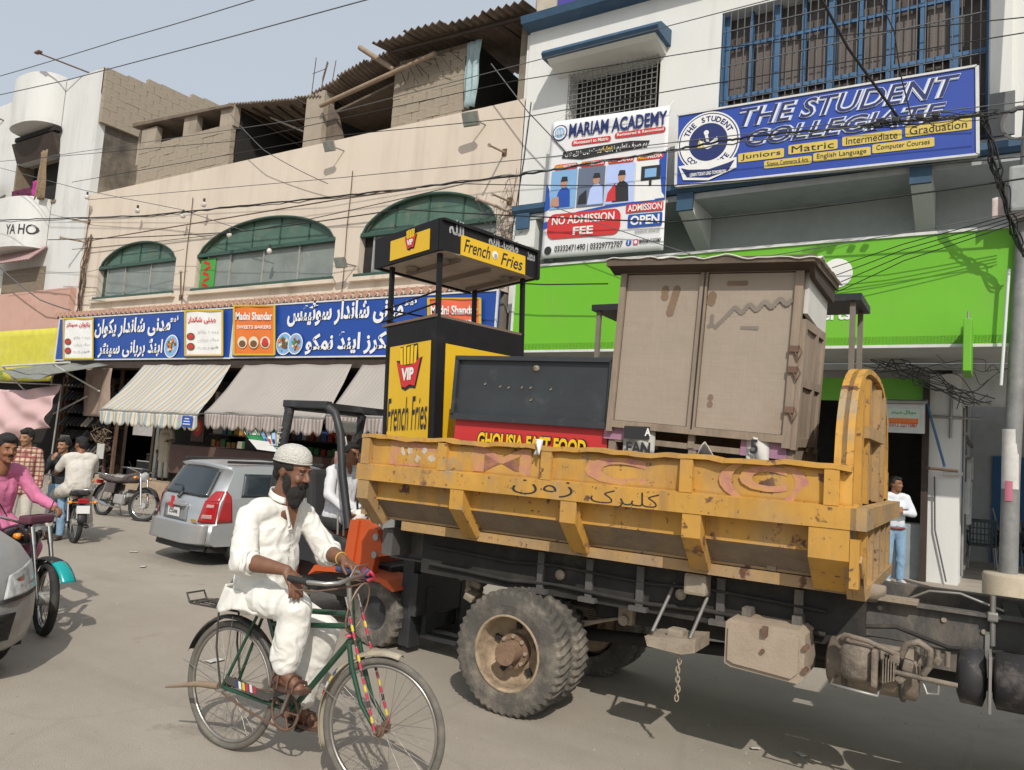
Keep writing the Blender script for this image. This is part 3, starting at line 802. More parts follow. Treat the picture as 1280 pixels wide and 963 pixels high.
# ================================================================ white college building
Bw = thing('college_building', 'white commercial building with dark blue ledges and a large barred window', 'building', loc=(-3, 12.3, 0))
WO = Matrix.Translation((3, -12.3, 0))
def gw(m): q = G(m); q.M = WO; return q
g = gw(WHITE)
holed_wall(g, -8.0, 9.0, 6.42, 10.12, 12.3, .35, [(-7.02, -5.18, 8.0, 9.0, 0), (-4.09, -.17, 6.6, 9.5, 0)])
g.box((-7.72, 12.32, 5.4), (.5, .4, 2.04)); g.box((-7.72, 12.32, 4.0), (.42, .4, .8))
g.box((-.02, 12.24, 8.5), (.26, .12, 4.1)); g.box((-8.05, 14.4, 7.2), (.08, 4.1, 5.8))
g.build('wall', Bw)
g = gw(mat('bare_concrete_top', (.45, .40, .33), rough=.9, var=.15)); g.box((-7.65, 12.5, 11.0), (.5, .4, 1.4)); g.box((0, 12.6, 11.2), (16, .4, 1.6)); g.build('top_wall', Bw)
g = gw(BLUEP)
g.prism([(12.32, 10.1), (12.02, 10.16), (11.98, 10.3), (12.1, 10.38), (12.32, 10.4)], 'x', -8.06, 9.0); g.build('cornice', Bw)
g = gw(BLUEP)
g.prism([(13.0, 6.28), (12.05, 6.28), (12.0, 6.34), (12.0, 6.44), (12.3, 6.52)], 'x', -7.96, 9.0); g.build('ledge', Bw)
g = gw(PALE); g.box((.5, 13.25, 5.3), (17, .3, 2.1)); g.box((.5, 12.65, 6.22), (17, 1.1, .1)); g.build('recess_wall', Bw)
for x in (-4.5, -.98, -7.72):
    q = gw(WHITE); q.prism([(12.1, 6.17), (12.1, 5.98), (13.08, 5.55), (13.08, 6.17)], 'x', x - .13, x + .13); q.build('bracket', Bw)
    q = gw(BLUEP); q.box((x, 12.06, 6.13), (.28, .06, .3)); q.build('bracket_cap', Bw)
# hood over the small window
g = gw(BLUEP)
g.prism([(12.3, 9.12), (11.72, 9.12), (11.66, 9.2), (11.70, 9.27), (11.76, 9.27), (11.8, 9.33), (12.3, 9.42)], 'x', -7.32, -5.0)
g.build('window_hood', Bw)
g = gw(WHITE); g.prism([(12.3, 8.98), (11.85, 9.06), (11.75, 9.118), (12.3, 9.118)], 'x', -7.24, -5.08); g.build('hood_soffit', Bw)
def grille(x0, x1, z0, z1, y, sx, sz, parent, m=STEEL, r=.012, O=WO):
    q = G(m); q.M = O
    x = x0
    while x <= x1 + 1e-6: q.box((x, y, (z0 + z1) / 2), (r, r, z1 - z0)); x += sx
    z = z0
    while z <= z1 + 1e-6: q.box(((x0 + x1) / 2, y - r, z), (x1 - x0, r, r)); z += sz
    o = q.build('grille', parent); o['kind'] = 'stuff'; return o
q = gw(DARK); q.box((-6.1, 12.62, 8.5), (1.9, .04, 1.1)); w1 = q.build('window', Bw)
q = gw(DARKW)
for k in range(4): q.box((-6.85 + .5 * k, 12.58, 8.5), (.05, .05, 1.0))
q.build('window_frame', w1)
grille(-7.0, -5.2, 7.75, 9.02, 12.22, .1, .1, w1, r=.011)
q = gw(mat('brown_blind', (.085, .068, .058), rough=.7, var=.3, scale=3, stretch=(3, 1, .5))); q.box((-2.13, 12.62, 8.1), (3.95, .04, 3)); w2 = q.build('window', Bw)
for k in range(10):
    q = gw(BLUEF); q.box((-4.05 + .43 * k, 12.5, 8.1), (.055 if k % 2 else .11, .09, 2.95)); q.build('mullion', w2)
for z in (8.92, 8.02):
    q = gw(BLUEF); q.box((-2.13, 12.47, z), (3.9, .05, .06)); q.build('transom', w2)
for k in range(8):
    q = gw(mat('blind_panel', (.12, .095, .08), rough=.6, var=.35, scale=2.5, stretch=(1, 1, .3))); q.box((-3.84 + .43 * k + .005, 12.56, 8.45), (.30, .03, .84)); q.build('pane', w2)
grille(-4.05, -.2, 6.65, 9.48, 12.3, .118, .62, w2, m=mat('dark_bar', (.10, .11, .12), rough=.6), r=.014)
q = gw(BLUEF); q.box((-4.12, 12.42, 8.1), (.08, .2, 2.9)); q.box((-.16, 12.42, 8.1), (.06, .2, 2.9)); q.build('window_frame', w2)
# small cut-out panel beside the sign end
q = gw(mat('grey_panel', (.14, .145, .15), rough=.6, var=.2)); q.box((-.0, 12.12, 6.86), (.30, .05, .62)); q.build('meter_panel', Bw)
# lower storey: slab, ceiling, column, recessed fronts
g = gw(PALE); g.box((0.4, 12.55, 3.62), (16.8, 1.9, .12)); g.build('canopy_slab', Bw)
g = gw(mat('pale_ceiling', (.50, .53, .53), rough=.9, var=.1, dirt=(.3, .3, .3), damt=.3)); g.box((.4, 15.6, 3.5), (16.8, 4.3, .1)); g.box((3.2, 13.65, 3.2), (7.6, .25, .55)); g.build('ceiling', Bw)
g = gw(WHITE); g.box((-.68, 13.6, 1.68), (.42, .42, 3.4)); g.build('column', Bw)
g = gw(mat('tiled_white_wall', (.50, .52, .53), rough=.8, var=.16, scale=3, dirt=(.26, .25, .24), damt=.4, dscale=2)); g.box((-.52, 15.9, 1.75), (.12, 4.3, 3.3)); g.build('passage_wall', Bw)
g = gw(PALE); g.box((1.6, 18.2, 1.8), (4.6, .2, 3.4)); g.build('back_wall', Bw)
g = gw(mat('blue_shutter', (.02, .10, .24), rough=.6, var=.2, scale=3)); g.box((.55, 18.06, 1.25), (1.25, .06, 2.1)); g.build('blue_door', Bw)
q = gw(DARKW); q.box((-.93, 13.32, 1.7), (.09, .09, 3.0)); q.build('door_post', Bw)
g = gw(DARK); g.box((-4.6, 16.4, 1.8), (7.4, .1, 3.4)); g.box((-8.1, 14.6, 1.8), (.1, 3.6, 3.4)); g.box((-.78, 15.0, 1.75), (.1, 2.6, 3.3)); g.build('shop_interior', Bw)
g = gw(mat('apple_green', (.13, .40, .02), rough=.45, var=.04)); g.box((-4.5, 13.38, 3.12), (7.16, .06, .37)); g.build('inner_fascia', Bw)
g = gw(mat('counter_grey', (.30, .33, .33), rough=.4, var=.2)); g.box((-1.18, 13.7, .62), (.40, .5, .85)); g.box((-1.72, 13.3, .45), (.5, .4, .5), bev=.02); g.build('counter', Bw)
# pipes, conduits and meter boxes on the passage wall
for (p, r_) in (([(-.44, 13.9, .3), (-.44, 13.9, 2.9)], .022), ([(-.43, 14.5, .4), (-.43, 14.5, 3.1)], .018), ([(-.42, 13.85, 2.5), (-.42, 17.6, 2.45)], .03), ([(-.42, 13.9, 2.15), (-.40, 17.8, 2.2)], .02), ([(-.42, 14.0, .42), (-.42, 17.5, .42)], .025), ([(-.85, 13.36, 2.72), (-.2, 13.36, 2.7)], .02), ([(-.60, 13.36, 2.4), (-.60, 13.36, 3.2)], .02)):
    q = gw(STEEL if r_ > .019 else WIREG); q.tube(p, r_, 8); q.build('pipe', Bw)
for (y, z, h_) in ((14.2, 1.5, .5), (14.9, 1.9, .35), (15.5, 1.4, .7), (16.2, 2.0, .4), (15.0, 1.2, .3)):
    q = gw(mat('meter_box', (.45, .47, .47), rough=.6, var=.2)); q.box((-.41, y, z), (.1, .32, h_), bev=.01); q.build('meter_box', Bw)
q = gw(mat('blue_poster', (.05, .13, .32), rough=.7)); q.box((-.455, 13.98, 1.9), (.012, .25, .8)); q.build('poster', Bw)
# ================================================================ signs
def ink(name, c, rough=.6): return mat('print_' + name, c, rough=rough, var=.05)
I_WHT = ink('white', (.74, .74, .72)); I_BLK = ink('black', (.02, .02, .022)); I_RED = ink('red', (.55, .03, .03)); I_NAVY = ink('navy', (.012, .025, .13))
I_BLU = ink('blue', (.015, .07, .36)); I_ORG = ink('orange', (.68, .17, .03)); I_YEL = ink('yellow', (.78, .5, .01)); I_GRN = ink('green', (.03, .25, .05))
I_PINK = ink('pink', (.6, .25, .22)); I_GREY = ink('grey', (.33, .33, .33)); I_BRN = ink('brown', (.16, .07, .03)); I_SKY = ink('light_blue', (.20, .38, .62))
I_GLOW = ink('pale_blue', (.42, .52, .82)); I_GOLD = ink('gold', (.60, .46, .10)); I_SKIN = ink('skin', (.45, .24, .15)); I_CRM = ink('cream', (.66, .60, .45))
SIGNB = mat('blue_sign_face', (.012, .060, .30), rough=.4, var=.08, scale=1.5, dirt=(.06, .11, .26), damt=.15)
TRIM = mat('sign_trim', (.6, .6, .58), rough=.5)
def art(parent, base, mats_fns, step=.004, **kw):
    pass
def board(name, lab, cat, p, q, Y, m, t=.10, frame=None, ft=.035):
    """p, q = opposite corners (x, z) of an upright sign at depth Y"""
    x0, z0, x1, z1 = p[0], p[1], q[0], q[1]
    B = thing(name, lab, cat, loc=((x0 + x1) / 2, Y, z0))
    g = G(m); g.M = Matrix.Translation((-(x0 + x1) / 2, -Y, -z0))
    g.box(((x0 + x1) / 2, Y + t / 2, (z0 + z1) / 2), (x1 - x0, t, z1 - z0)); g.build('board', B)
    if frame:
        for c, d in ((((x0 + x1) / 2, Y, z0 - .0), (x1 - x0 + ft, t * .4, ft)), (((x0 + x1) / 2, Y, z1), (x1 - x0 + ft, t * .4, ft)), ((x0, Y, (z0 + z1) / 2), (ft, t * .4, z1 - z0 - ft)), ((x1, Y, (z0 + z1) / 2), (ft, t * .4, z1 - z0 - ft))):
            g = G(frame); g.M = Matrix.Translation((-(x0 + x1) / 2, -Y, -z0)); g.box(c, d); g.build('frame', B)
    return B, Matrix.Translation((-(x0 + x1) / 2, -Y, -z0))
def px_text(g, s, x0, x1, y0, y1, Y, bold=.0, shear=0., res=3):
    """lettering over the photograph's box x0..x1, y0..y1 at depth Y"""
    a = at((x0 + x1) / 2, y1, Y); b = at((x0 + x1) / 2, y0, Y); l = at(x0, (y0 + y1) / 2, Y); r = at(x1, (y0 + y1) / 2, Y)
    text(g, s, ((l.x + r.x) / 2, Y, (a.z + b.z) / 2), w=r.x - l.x, h=b.z - a.z, bold=bold, shear=shear, res=res)

# ---- blue shop signs of the sweet shop
YB = 11.72
def dish(g0, c, r, parent, O):
    q = G(I_WHT); q.M = O; disc(q, c, r); q.use(I_SKY); disc(q, (c[0], c[1] - .002, c[2]), r * .9)
    rnd = random.Random(int(c[0] * 100))
    for k in range(26):
        q.use([I_BRN, I_ORG, I_GRN, I_CRM, I_BRN][k % 5]); a = rnd.uniform(0, 6.28); d = rnd.uniform(0, .68) * r
        disc(q, (c[0] + d * math.cos(a), c[1] - .004 - .0006 * k, c[2] + d * math.sin(a)), rnd.uniform(.08, .2) * r, n=7)
    o = q.build('dish_picture', parent); o['kind'] = 'stuff'
def sheet_poster(lab, x0, x1, y0, y1, Y, m, title, tm, grp=None, kind='menu'):
    a, b, c, d = at(x0, y1, Y), at(x1, y1, Y), at(x0, y0, Y), at(x1, y0, Y)
    T = thing('poster', lab, 'poster', loc=tuple(a.lerp(b, .5)), group=grp)
    O = T.matrix_world.inverted()
    g = G(m); g.grid(lambda u, v: (u, 0, v), 10, 10); warp(g, a, b, c, d, wave=.012); g.v = [tuple(O @ Vector(p)) for p in g.v]; g.build('sheet', T)
    g = G(ink('tape', (.55, .38, .03)))
    for s_ in ((-.02, .03), (.97, 1.02)):
        g.add([(s_[0], -.02, 0), (s_[1], -.02, 0), (s_[1], -.02, 1), (s_[0], -.02, 1)], [(0, 1, 2, 3)])
    for s_ in ((-.01, .025), (.975, 1.01)): g.add([(0, -.022, s_[0]), (1, -.022, s_[0]), (1, -.022, s_[1]), (0, -.022, s_[1])], [(0, 1, 2, 3)])
    warp(g, a, b, c, d); g.v = [tuple(O @ Vector(p)) for p in g.v]; g.build('tape_edge', T)
    g = G(tm)
    for s_, (ux, uz, uw, uh), b_ in title:
        text(g, s_, (ux, -.022, uz), w=uw, h=uh, bold=b_)
    rnd = random.Random(int(x0))
    if kind == 'menu':
        g.use(I_GREY)
        for k in range(3): text(g, urdu(['زردہ پلاؤ'.replace('ؤ', 'و'), 'دیگ بریانی', 'قورمہ'.replace('ق', 'ف')][k]), (.62, -.022, .52 - .17 * k), w=.55, h=.07)
        for k in range(2):
            g.use(I_BRN); disc(g, (.16, -.023, .42 - .22 * k), .11, rz=.08); g.use(I_RED); disc(g, (.16, -.025, .42 - .22 * k), .07, rz=.05)
    elif kind == 'sweet':
        g.use(I_CRM)
        for k in range(3): disc(g, (.22 + .28 * k, -.023, .25), .12, rz=.12)
        g.use(I_BRN)
        for k in range(3): disc(g, (.22 + .28 * k, -.025, .22), .085, rz=.07)
        g.use(I_RED); disc(g, (.78, -.027, .26), .07, rz=.08)
    warp(g, a, b, c, d); g.v = [tuple(O @ Vector(p)) for p in g.v]; o = g.build('print', T)
    return T
B1, O1 = board('shop_sign', 'blue shop sign with white Urdu lettering and a dish picture, over the shoe stall', 'shop sign', (-23.6, 3.49), (-15.55, 4.72), YB, SIGNB, frame=TRIM)
g = G(I_WHT); g.M = O1
px_text(g, urdu('مدنی شاندار پکوان'), 119, 213, 397, 423, YB - .02, bold=.035)
px_text(g, urdu('اینڈ بریانی سینٹر'), 123, 203, 424, 447, YB - .02, bold=.03)
px_text(g, urdu('نیو'), 213, 223, 395, 403, YB - .02, bold=.03)
g.build('lettering', B1)
dish(None, tuple(at(214, 433, YB - .03)), .30, B1, O1)
B2, O2 = board('shop_sign', 'blue shop sign with white Urdu lettering partly behind the fries kiosk', 'shop sign', (-15.50, 3.50), (-7.95, 4.73), YB, SIGNB, frame=TRIM)
g = G(I_WHT); g.M = O2
px_text(g, urdu('مدنی شاندار سوئیٹس'), 360, 504, 374, 406, YB - .02, bold=.035)
px_text(g, urdu('بیکرز اینڈ نمکو'), 382, 497, 414, 443, YB - .02, bold=.035)
px_text(g, urdu('نیو'), 506, 521, 373, 382, YB - .02, bold=.03)
g.build('lettering', B2)
dish(None, tuple(at(355, 430, YB - .03)), .26, B2, O2); dish(None, tuple(at(369, 430, YB - .04)), .24, B2, O2)
sheet_poster('white poster with red Urdu heading taped on the left end of the blue sign', 80, 117, 398, 449, YB - .05, I_WHT, [(urdu('پکوان سینٹر'), (.5, .83, .8, .14), .03)], I_RED)
sheet_poster('white poster with red Urdu heading taped between the two blue signs', 232, 279, 388, 445, YB - .05, I_WHT, [(urdu('مدنی شاندار'), (.45, .78, .75, .15), .03)], I_RED)
sheet_poster('orange sweets poster taped on the blue sign, left of the fries kiosk', 293, 344, 382, 444, YB - .05, I_ORG, [('Madni Shandar', (.5, .78, .9, .16), .03), ('SWEETS BAKERS', (.5, .56, .84, .07), .02)], I_WHT, kind='sweet')
sheet_poster('orange sweets poster seen through the open frame of the fries kiosk', 536, 601, 373, 420, YB - .05, ink('coral', (.68, .13, .06)), [('Madni Shandar', (.5, .68, .9, .24), .03), ('BAKERS EXPART', (.5, .36, .84, .12), .02)], I_WHT, kind='none')

# ---- college sign
def quad_thing(name, lab, cat, a, b, c, d, m, wave=0., nx=24, ny=10, thick=.0, wf=9.):
    T = thing(name, lab, cat, loc=tuple(Vector(a).lerp(Vector(b), .5)))
    O = T.matrix_world.inverted()
    def place(g, nm, kind=None):
        warp(g, a, b, c, d, wave=wave, wf=wf); g.v = [tuple(O @ Vector(p)) for p in g.v]; o = g.build(nm, T)
        if kind: o['kind'] = kind
        return o
    g = G(m); g.grid(lambda u, v: (u, 0, v), nx, ny, thick=thick); place(g, 'sheet' if wave else 'board')
    return T, place
YC = 11.9
a, b, c, d = at(845, 233, YC), at(1222, 193, YC), at(847, 145, YC), at(1221, 83, YC)
SGB = mat('college_sign_blue', (.025, .065, .34), rough=.45, var=.12, scale=1.2)
CS, place = quad_thing('college_sign', 'long blue college signboard with glowing white outlined lettering and a round crest', 'signboard', a, b, c, d, SGB)
g = G(TRIM)
for (x0, x1, z0, z1) in ((0, 1, -.015, .01), (0, 1, .99, 1.015), (-.006, .004, 0, 1), (.996, 1.006, 0, 1)): g.box(((x0 + x1) / 2, .03, (z0 + z1) / 2), (x1 - x0, .1, z1 - z0))
place(g, 'frame')
def line3(s, u0, u1, v0, v1, tilt=0.):
    for m_, bd, yy in ((I_GLOW, .06, -.012), (I_WHT, .036, -.018), (I_NAVY, .004, -.024)):
        g = G(m_)
        text(g, s, ((u0 + u1) / 2, yy, (v0 + v1) / 2), w=(u1 - u0) + bd * .06, h=(v1 - v0) + bd * .35, bold=bd, shear=.32, res=3)
        g.v = [(x, y, z + tilt * (x - .65)) for x, y, z in g.v]
        place(g, 'lettering')
line3('THE STUDENT', .245, .955, .70, .94)
line3('COLLEGIATE', .27, .915, .43, .635)
for (s, u0, u1, v0, v1) in (('Juniors', .24, .405, .225, .345), ('Matric', .42, .585, .25, .37), ('Intermediate', .60, .785, .27, .39), ('Graduation', .795, .985, .29, .42),
                            ('Science, Commerce & Arts', .335, .50, .105, .205), ('English Language', .505, .69, .12, .23), ('Computer Courses', .695, .88, .14, .25)):
    g = G(I_GOLD); rrect(g, u0, u1, v0, v1, -.01, .012); g.use(I_BLK); text(g, s, ((u0 + u1) / 2, -.015, (v0 + v1) / 2), w=(u1 - u0) * .86, h=(v1 - v0) * .7, bold=.0)
    place(g, 'name_plate')
AR = 4.5 / 1.3
def rd(g, cx, cz, r, y, r0=0., n=40): disc(g, (cx, y, cz), r / AR, rz=r, n=n, r0=r0 / AR)
def cd(g, cx, cz, r, y, n=40): g.add([(cx + r / AR * math.cos(2 * PI * j / n), y, cz + r * math.sin(2 * PI * j / n)) for j in range(n)], [list(range(n))])
g = G(I_WHT); cd(g, .125, .56, .42, -.008); g.use(I_NAVY); cd(g, .125, .56, .40, -.011); g.use(I_WHT); cd(g, .125, .56, .385, -.014); g.use(I_NAVY); cd(g, .125, .56, .26, -.017)
def arc_text(g, s, cx, cz, r, a0, a1, h, y, up=True):
    n_ = len(s)
    for i, ch in enumerate(s):
        if ch == ' ': continue
        t = a0 + (a1 - a0) * (i + .5) / n_
        q = G(g.mats[g.cur]); text(q, ch, (0, 0, 0), h=h, bold=.03)
        ro = (t - PI / 2) if up else (t + PI / 2)
        for f in q.f: pass
        vs = [(cx + (r * math.cos(t) + x * math.cos(ro) - z * math.sin(ro)) / AR, y, cz + r * math.sin(t) + x * math.sin(ro) + z * math.cos(ro)) for x, _, z in q.v]
        g.add(vs, q.f)
g.use(I_NAVY); arc_text(g, 'THE STUDENT', .125, .56, .32, R(160), R(20), .075, -.017); arc_text(g, 'COLLEGIATE', .125, .56, .325, R(215), R(325), .07, -.017, up=False)
g.use(I_WHT)
g.add([(.085, -.02, .50), (.125, -.02, .46), (.165, -.02, .52), (.16, -.02, .62), (.125, -.02, .53), (.09, -.02, .60)], [(0, 1, 4, 5), (1, 2, 3, 4)])
g.use(I_GOLD); g.add([(.082, -.021, .50), (.098, -.021, .48), (.093, -.021, .63)], [(0, 1, 2)]); g.add([(.10, -.021, .49), (.112, -.021, .475), (.107, -.021, .60)], [(0, 1, 2)])
g.use(I_WHT); cd(g, .118, .69, .035, -.021, 12); g.add([(.112, -.021, .66), (.124, -.021, .66), (.13, -.021, .56), (.118, -.021, .57)], [(0, 1, 2, 3)])
g.use(I_WHT); g.add([(.01, -.019, .27), (.235, -.019, .30), (.235, -.019, .16), (.13, -.019, .03), (.03, -.019, .07)], [(0, 1, 2, 3, 4)])
g.use(I_NAVY); g.add([(.02, -.022, .24), (.045, -.022, .10), (.13, -.022, .065), (.205, -.022, .13), (.228, -.022, .27), (.205, -.022, .24), (.13, -.022, .18), (.05, -.022, .205)], [(0, 1, 7), (1, 2, 6, 7), (2, 3, 5, 6), (3, 4, 5)])
g.use(I_WHT); text(g, 'LEARN TODAY LEAD TOMORROW', (.127, -.026, .128), w=.14, h=.05, bold=.03)
place(g, 'crest')

# ---- academy banner
YM = 11.92
a, b, c, d = at(676, 324, YM), at(829, 313, YM), at(690, 153, YM), at(837, 132, YM)
MB_, place = quad_thing('academy_banner', 'white vinyl academy banner with red and blue print hanging beside the college sign', 'banner', a, b, c, d, mat('vinyl_white', (.70, .70, .71), rough=.5, var=.04), wave=.003, thick=.006, nx=30, ny=20)
def T_(m, s, u0, u1, v0, v1, bold=.02, y=-.02, shear=0.):
    g = G(m); text(g, s, ((u0 + u1) / 2, y, (v0 + v1) / 2), w=u1 - u0, h=v1 - v0, bold=bold, shear=shear); place(g, 'lettering')
def P_(m, u0, u1, v0, v1, r=.02, y=-.012, nm='print'):
    g = G(m); rrect(g, u0, u1, v0, v1, y, min(r, (v1 - v0) * .49)); place(g, nm)
T_(I_NAVY, 'MARIAM ACADEMY', .17, .99, .865, .965, .03)
g = G(I_NAVY); disc(g, (.085, -.013, .91), .068, rz=.058); g.use(I_WHT); disc(g, (.085, -.016, .91), .058, rz=.05); g.use(I_SKY); disc(g, (.085, -.018, .91), .045, rz=.038); g.use(I_WHT)
for k in range(5): g.box((.085 + .014 * (k - 2), -.022, .905 + .008 * (k % 2)), (.006, .001, .045))
place(g, 'logo')
P_(I_RED, .20, .54, .80, .84); T_(I_WHT, 'Montessori to Matric', .22, .52, .808, .833, .02)
P_(I_RED, .57, .98, .815, .855); T_(I_WHT, 'Registered & Recognized', .59, .965, .822, .848, .02)
g = G(I_BLK); g.add([(.12, -.012, .72), (.3, -.012, .695), (.6, -.012, .715), (.84, -.012, .725), (.86, -.012, .77), (.7, -.012, .785), (.4, -.012, .775), (.13, -.012, .765)], [list(range(8))]); place(g, 'print')
T_(I_WHT, urdu('ہم صرف تعلیم نہیں تربیت بھی دیتے ہیں'.replace('ق', 'ف').replace('ھ', 'ہ')), .15, .84, .715, .77, .01)
T_(I_YEL, urdu('تعلیم'), .46, .56, .722, .765, .02, y=-.024)
for k, s in enumerate(('FREE REGISTER', 'FREE COMPUTER', 'ENGLISH LANG', 'MULTI MEDIA')):
    u = .06 + .235 * k
    P_(I_RED, u, u + .21, .635, .675, y=-.014); T_(I_WHT, s.split(' ', 1)[1], u + .085, u + .2, .643, .668); T_(I_YEL, s.split(' ', 1)[0], u + .012, u + .08, .643, .668)
for k in range(4):
    u = .04 + .24 * k
    P_([I_SKY, ink('slate', (.12, .15, .22)), I_GLOW, I_WHT][k], u, u + .23, .35, .63, r=.005)
    rnd = random.Random(k + 3)
    g = G(I_SKY if k != 3 else I_GREY)
    if k < 3:
        cx = u + (.12, .16, .13)[k]
        g.use([I_BLU, I_GLOW, I_BLK][k]); g.add([(cx - .07, -.015, .36), (cx + .065, -.015, .36), (cx + .055, -.015, .48), (cx, -.015, .52), (cx - .05, -.015, .47)], [list(range(5))])
        g.use(I_SKIN); disc(g, (cx, -.018, .535), .03, rz=.035, n=12); g.use(I_BLK); g.add([(cx - .032, -.019, .545), (cx + .032, -.019, .545), (cx + .025, -.019, .58), (cx - .02, -.019, .583)], [(0, 1, 2, 3)])
        g.use([I_SKIN, I_BLK, I_RED][k]); g.add([(u + .01, -.017, .37), (u + .09, -.017, .37), (u + .08, -.017, .44 + .03 * k), (u + .02, -.017, .43)], [(0, 1, 2, 3)])
    else:
        g.use(I_BLK); g.box((u + .12, -.018, .54), (.15, .002, .1)); g.box((u + .12, -.018, .475), (.02, .002, .05)); g.use(I_SKY); g.box((u + .12, -.021, .54), (.09, .002, .06))
    place(g, 'picture')
g = G(I_BLU); g.add([(.0, -.013, .26), (.30, -.013, .32), (.55, -.013, .345), (1, -.013, .36), (1, -.013, .345), (.5, -.013, .325), (.25, -.013, .29), (.0, -.013, .21)], [(0, 1, 6, 7), (1, 2, 5, 6), (2, 3, 4, 5)])
g.add([(.94, -.013, .62), (1, -.013, .70), (1, -.013, .36), (.97, -.013, .40)], [(0, 1, 2, 3)]); g.add([(0, -.013, .55), (.03, -.013, .50), (.05, -.013, .36), (0, -.013, .34)], [(0, 1, 2, 3)]); place(g, 'print')
P_(I_RED, .04, .66, .135, .315, r=.06, y=-.016); T_(I_WHT, 'NO ADMISSION', .08, .61, .235, .295, .02, y=-.024); T_(I_WHT, 'FEE', .27, .44, .152, .21, .03, y=-.024)
P_(I_RED, .70, .99, .275, .335, r=.01, y=-.016); T_(I_WHT, 'ADMISSION', .715, .98, .282, .328, .02, y=-.024); P_(I_BLU, .72, .985, .17, .262, r=.01, y=-.016); T_(I_WHT, 'OPEN', .74, .965, .185, .25, .03, y=-.024)
T_(I_GREY, 'SESSION 2024-25', .78, .97, .13, .155)
T_(I_BLK, '03332471490 | 03329772707', .12, .69, .03, .085, .02); T_(I_BLK, 'MARIAM ACADEMY', .82, .985, .055, .085, .02)
g = G(I_BLK); disc(g, (.06, -.014, .055), .032, rz=.03); g.use(I_BLU); disc(g, (.735, -.014, .068), .022, rz=.02); g.use(ink('magenta', (.6, .1, .2))); rrect(g, .77, .81, .05, .088, -.014, .01); g.use(I_WHT); disc(g, (.79, -.017, .069), .012, rz=.012, n=14)
text(g, 'f', (.735, -.018, .068), h=.03, bold=.03); place(g, 'logo')
g = G(I_WHT); tie = [(at(690, 153, YM), at(712, 140, 12.2)), (at(837, 132, YM), at(842, 126, 12.2)), (at(676, 324, YM), at(672, 330, 12.2))]
for p, q_ in tie: g.tube([p, q_], .006, 4)
tag(g.build('banner_ties'), 'thin strings tying the white banner corners to the wall', 'string')

# ---- purple sign above the cornice
B, O = board('rooftop_sign', 'purple sign with a red lettered panel cut off by the top of the picture', 'signboard', (-7.35, 10.42), (9, 12.2), 12.2, mat('purple_sign', (.07, .05, .30), rough=.5, var=.08), frame=None)
g = G(ink('crimson', (.55, .03, .06))); g.M = O; rrect(g, -7.0, -4.0, 10.52, 11.5, 12.19, .15); g.build('panel', B)
g = G(I_WHT); g.M = O; text(g, 'CAMPUS', (-6.85, 12.18, 10.60), h=.6, align='l', bold=.04); g.build('lettering', B)

# ---- big green sign
YG = 11.6
GRN = mat('green_sign_face', (.135, .42, .016), rough=.5, var=.05, scale=.8, dirt=(.17, .36, .05), damt=.2, dscale=.9); streaks(GRN, (.10, .27, .03), .55, .8, 1.2, .08, .4)
B, O = board('shop_sign', 'huge plain bright green shop sign behind the truck', 'shop sign', (-7.5, 3.54), (.25, 5.1), YG, GRN, t=.12, frame=TRIM, ft=.04)
g = G(I_WHT); g.M = O
p = at(1046, 342, YG); disc(g, (p.x, YG - .01, p.z), .215, n=40)
l, r = at(966, 395, YG), at(1066, 408, YG); zz = at(1045, 400, YG).z
text(g, 'Experts', (at(1064, 400, YG).x, YG - .01, zz - .06), h=.25, align='r', bold=.03)
g.build('lettering', B)
# small projecting green sign
T = thing('hanging_sign', 'small bright green sign standing out edge-on below the big green sign', 'sign', loc=(-.33, 11.3, 3.1))
g = G(mat('apple_green', 0)); g.box((.0, 0, .35), (.09, .75, .66), bev=.01); g.build('panel', T)
for y_ in (.2, -.2): g = G(STEEL); g.cyl((0, y_, .68), (0, y_, .8), .012); g.build('hanger', T)
# lightbox over the doorway
T = thing('shop_lightbox', 'small pale phone number sign leaning over the dark shop doorway', 'sign', loc=(-1.2, 12.95, 2.45))
g = G(mat('lightbox_white', (.5, .52, .52), rough=.5)); g.box((0, 0, .2), (.56, .14, .44), rot=(.15, 0, 0)); g.build('box', T)
g = G(ink('lightbox_print', (.50, .60, .52))); g.M = Matrix.Rotation(.15, 4, 'X'); g.box((0, -.045, .2), (.44, .005, .3))
g.use(I_GRN); text(g, urdu('موبائل سینٹر'), (0, -.05, .29), w=.34, h=.07, bold=.02); g.use(I_ORG); g.add([(-.2, -.0485, .12), (.2, -.0485, .12), (.2, -.0485, .2), (-.2, -.0485, .2)], [(0, 1, 2, 3)])
g.M = Matrix.Rotation(.15, 4, 'X'); g.use(I_RED); text(g, '0312 2271087', (0, -.052, .1), w=.38, h=.07, bold=.02); g.build('print', T)
g = G(STEEL); g.box((0, -.02, .45), (.62, .3, .04), rot=(.15, 0, 0)); g.build('cover', T)

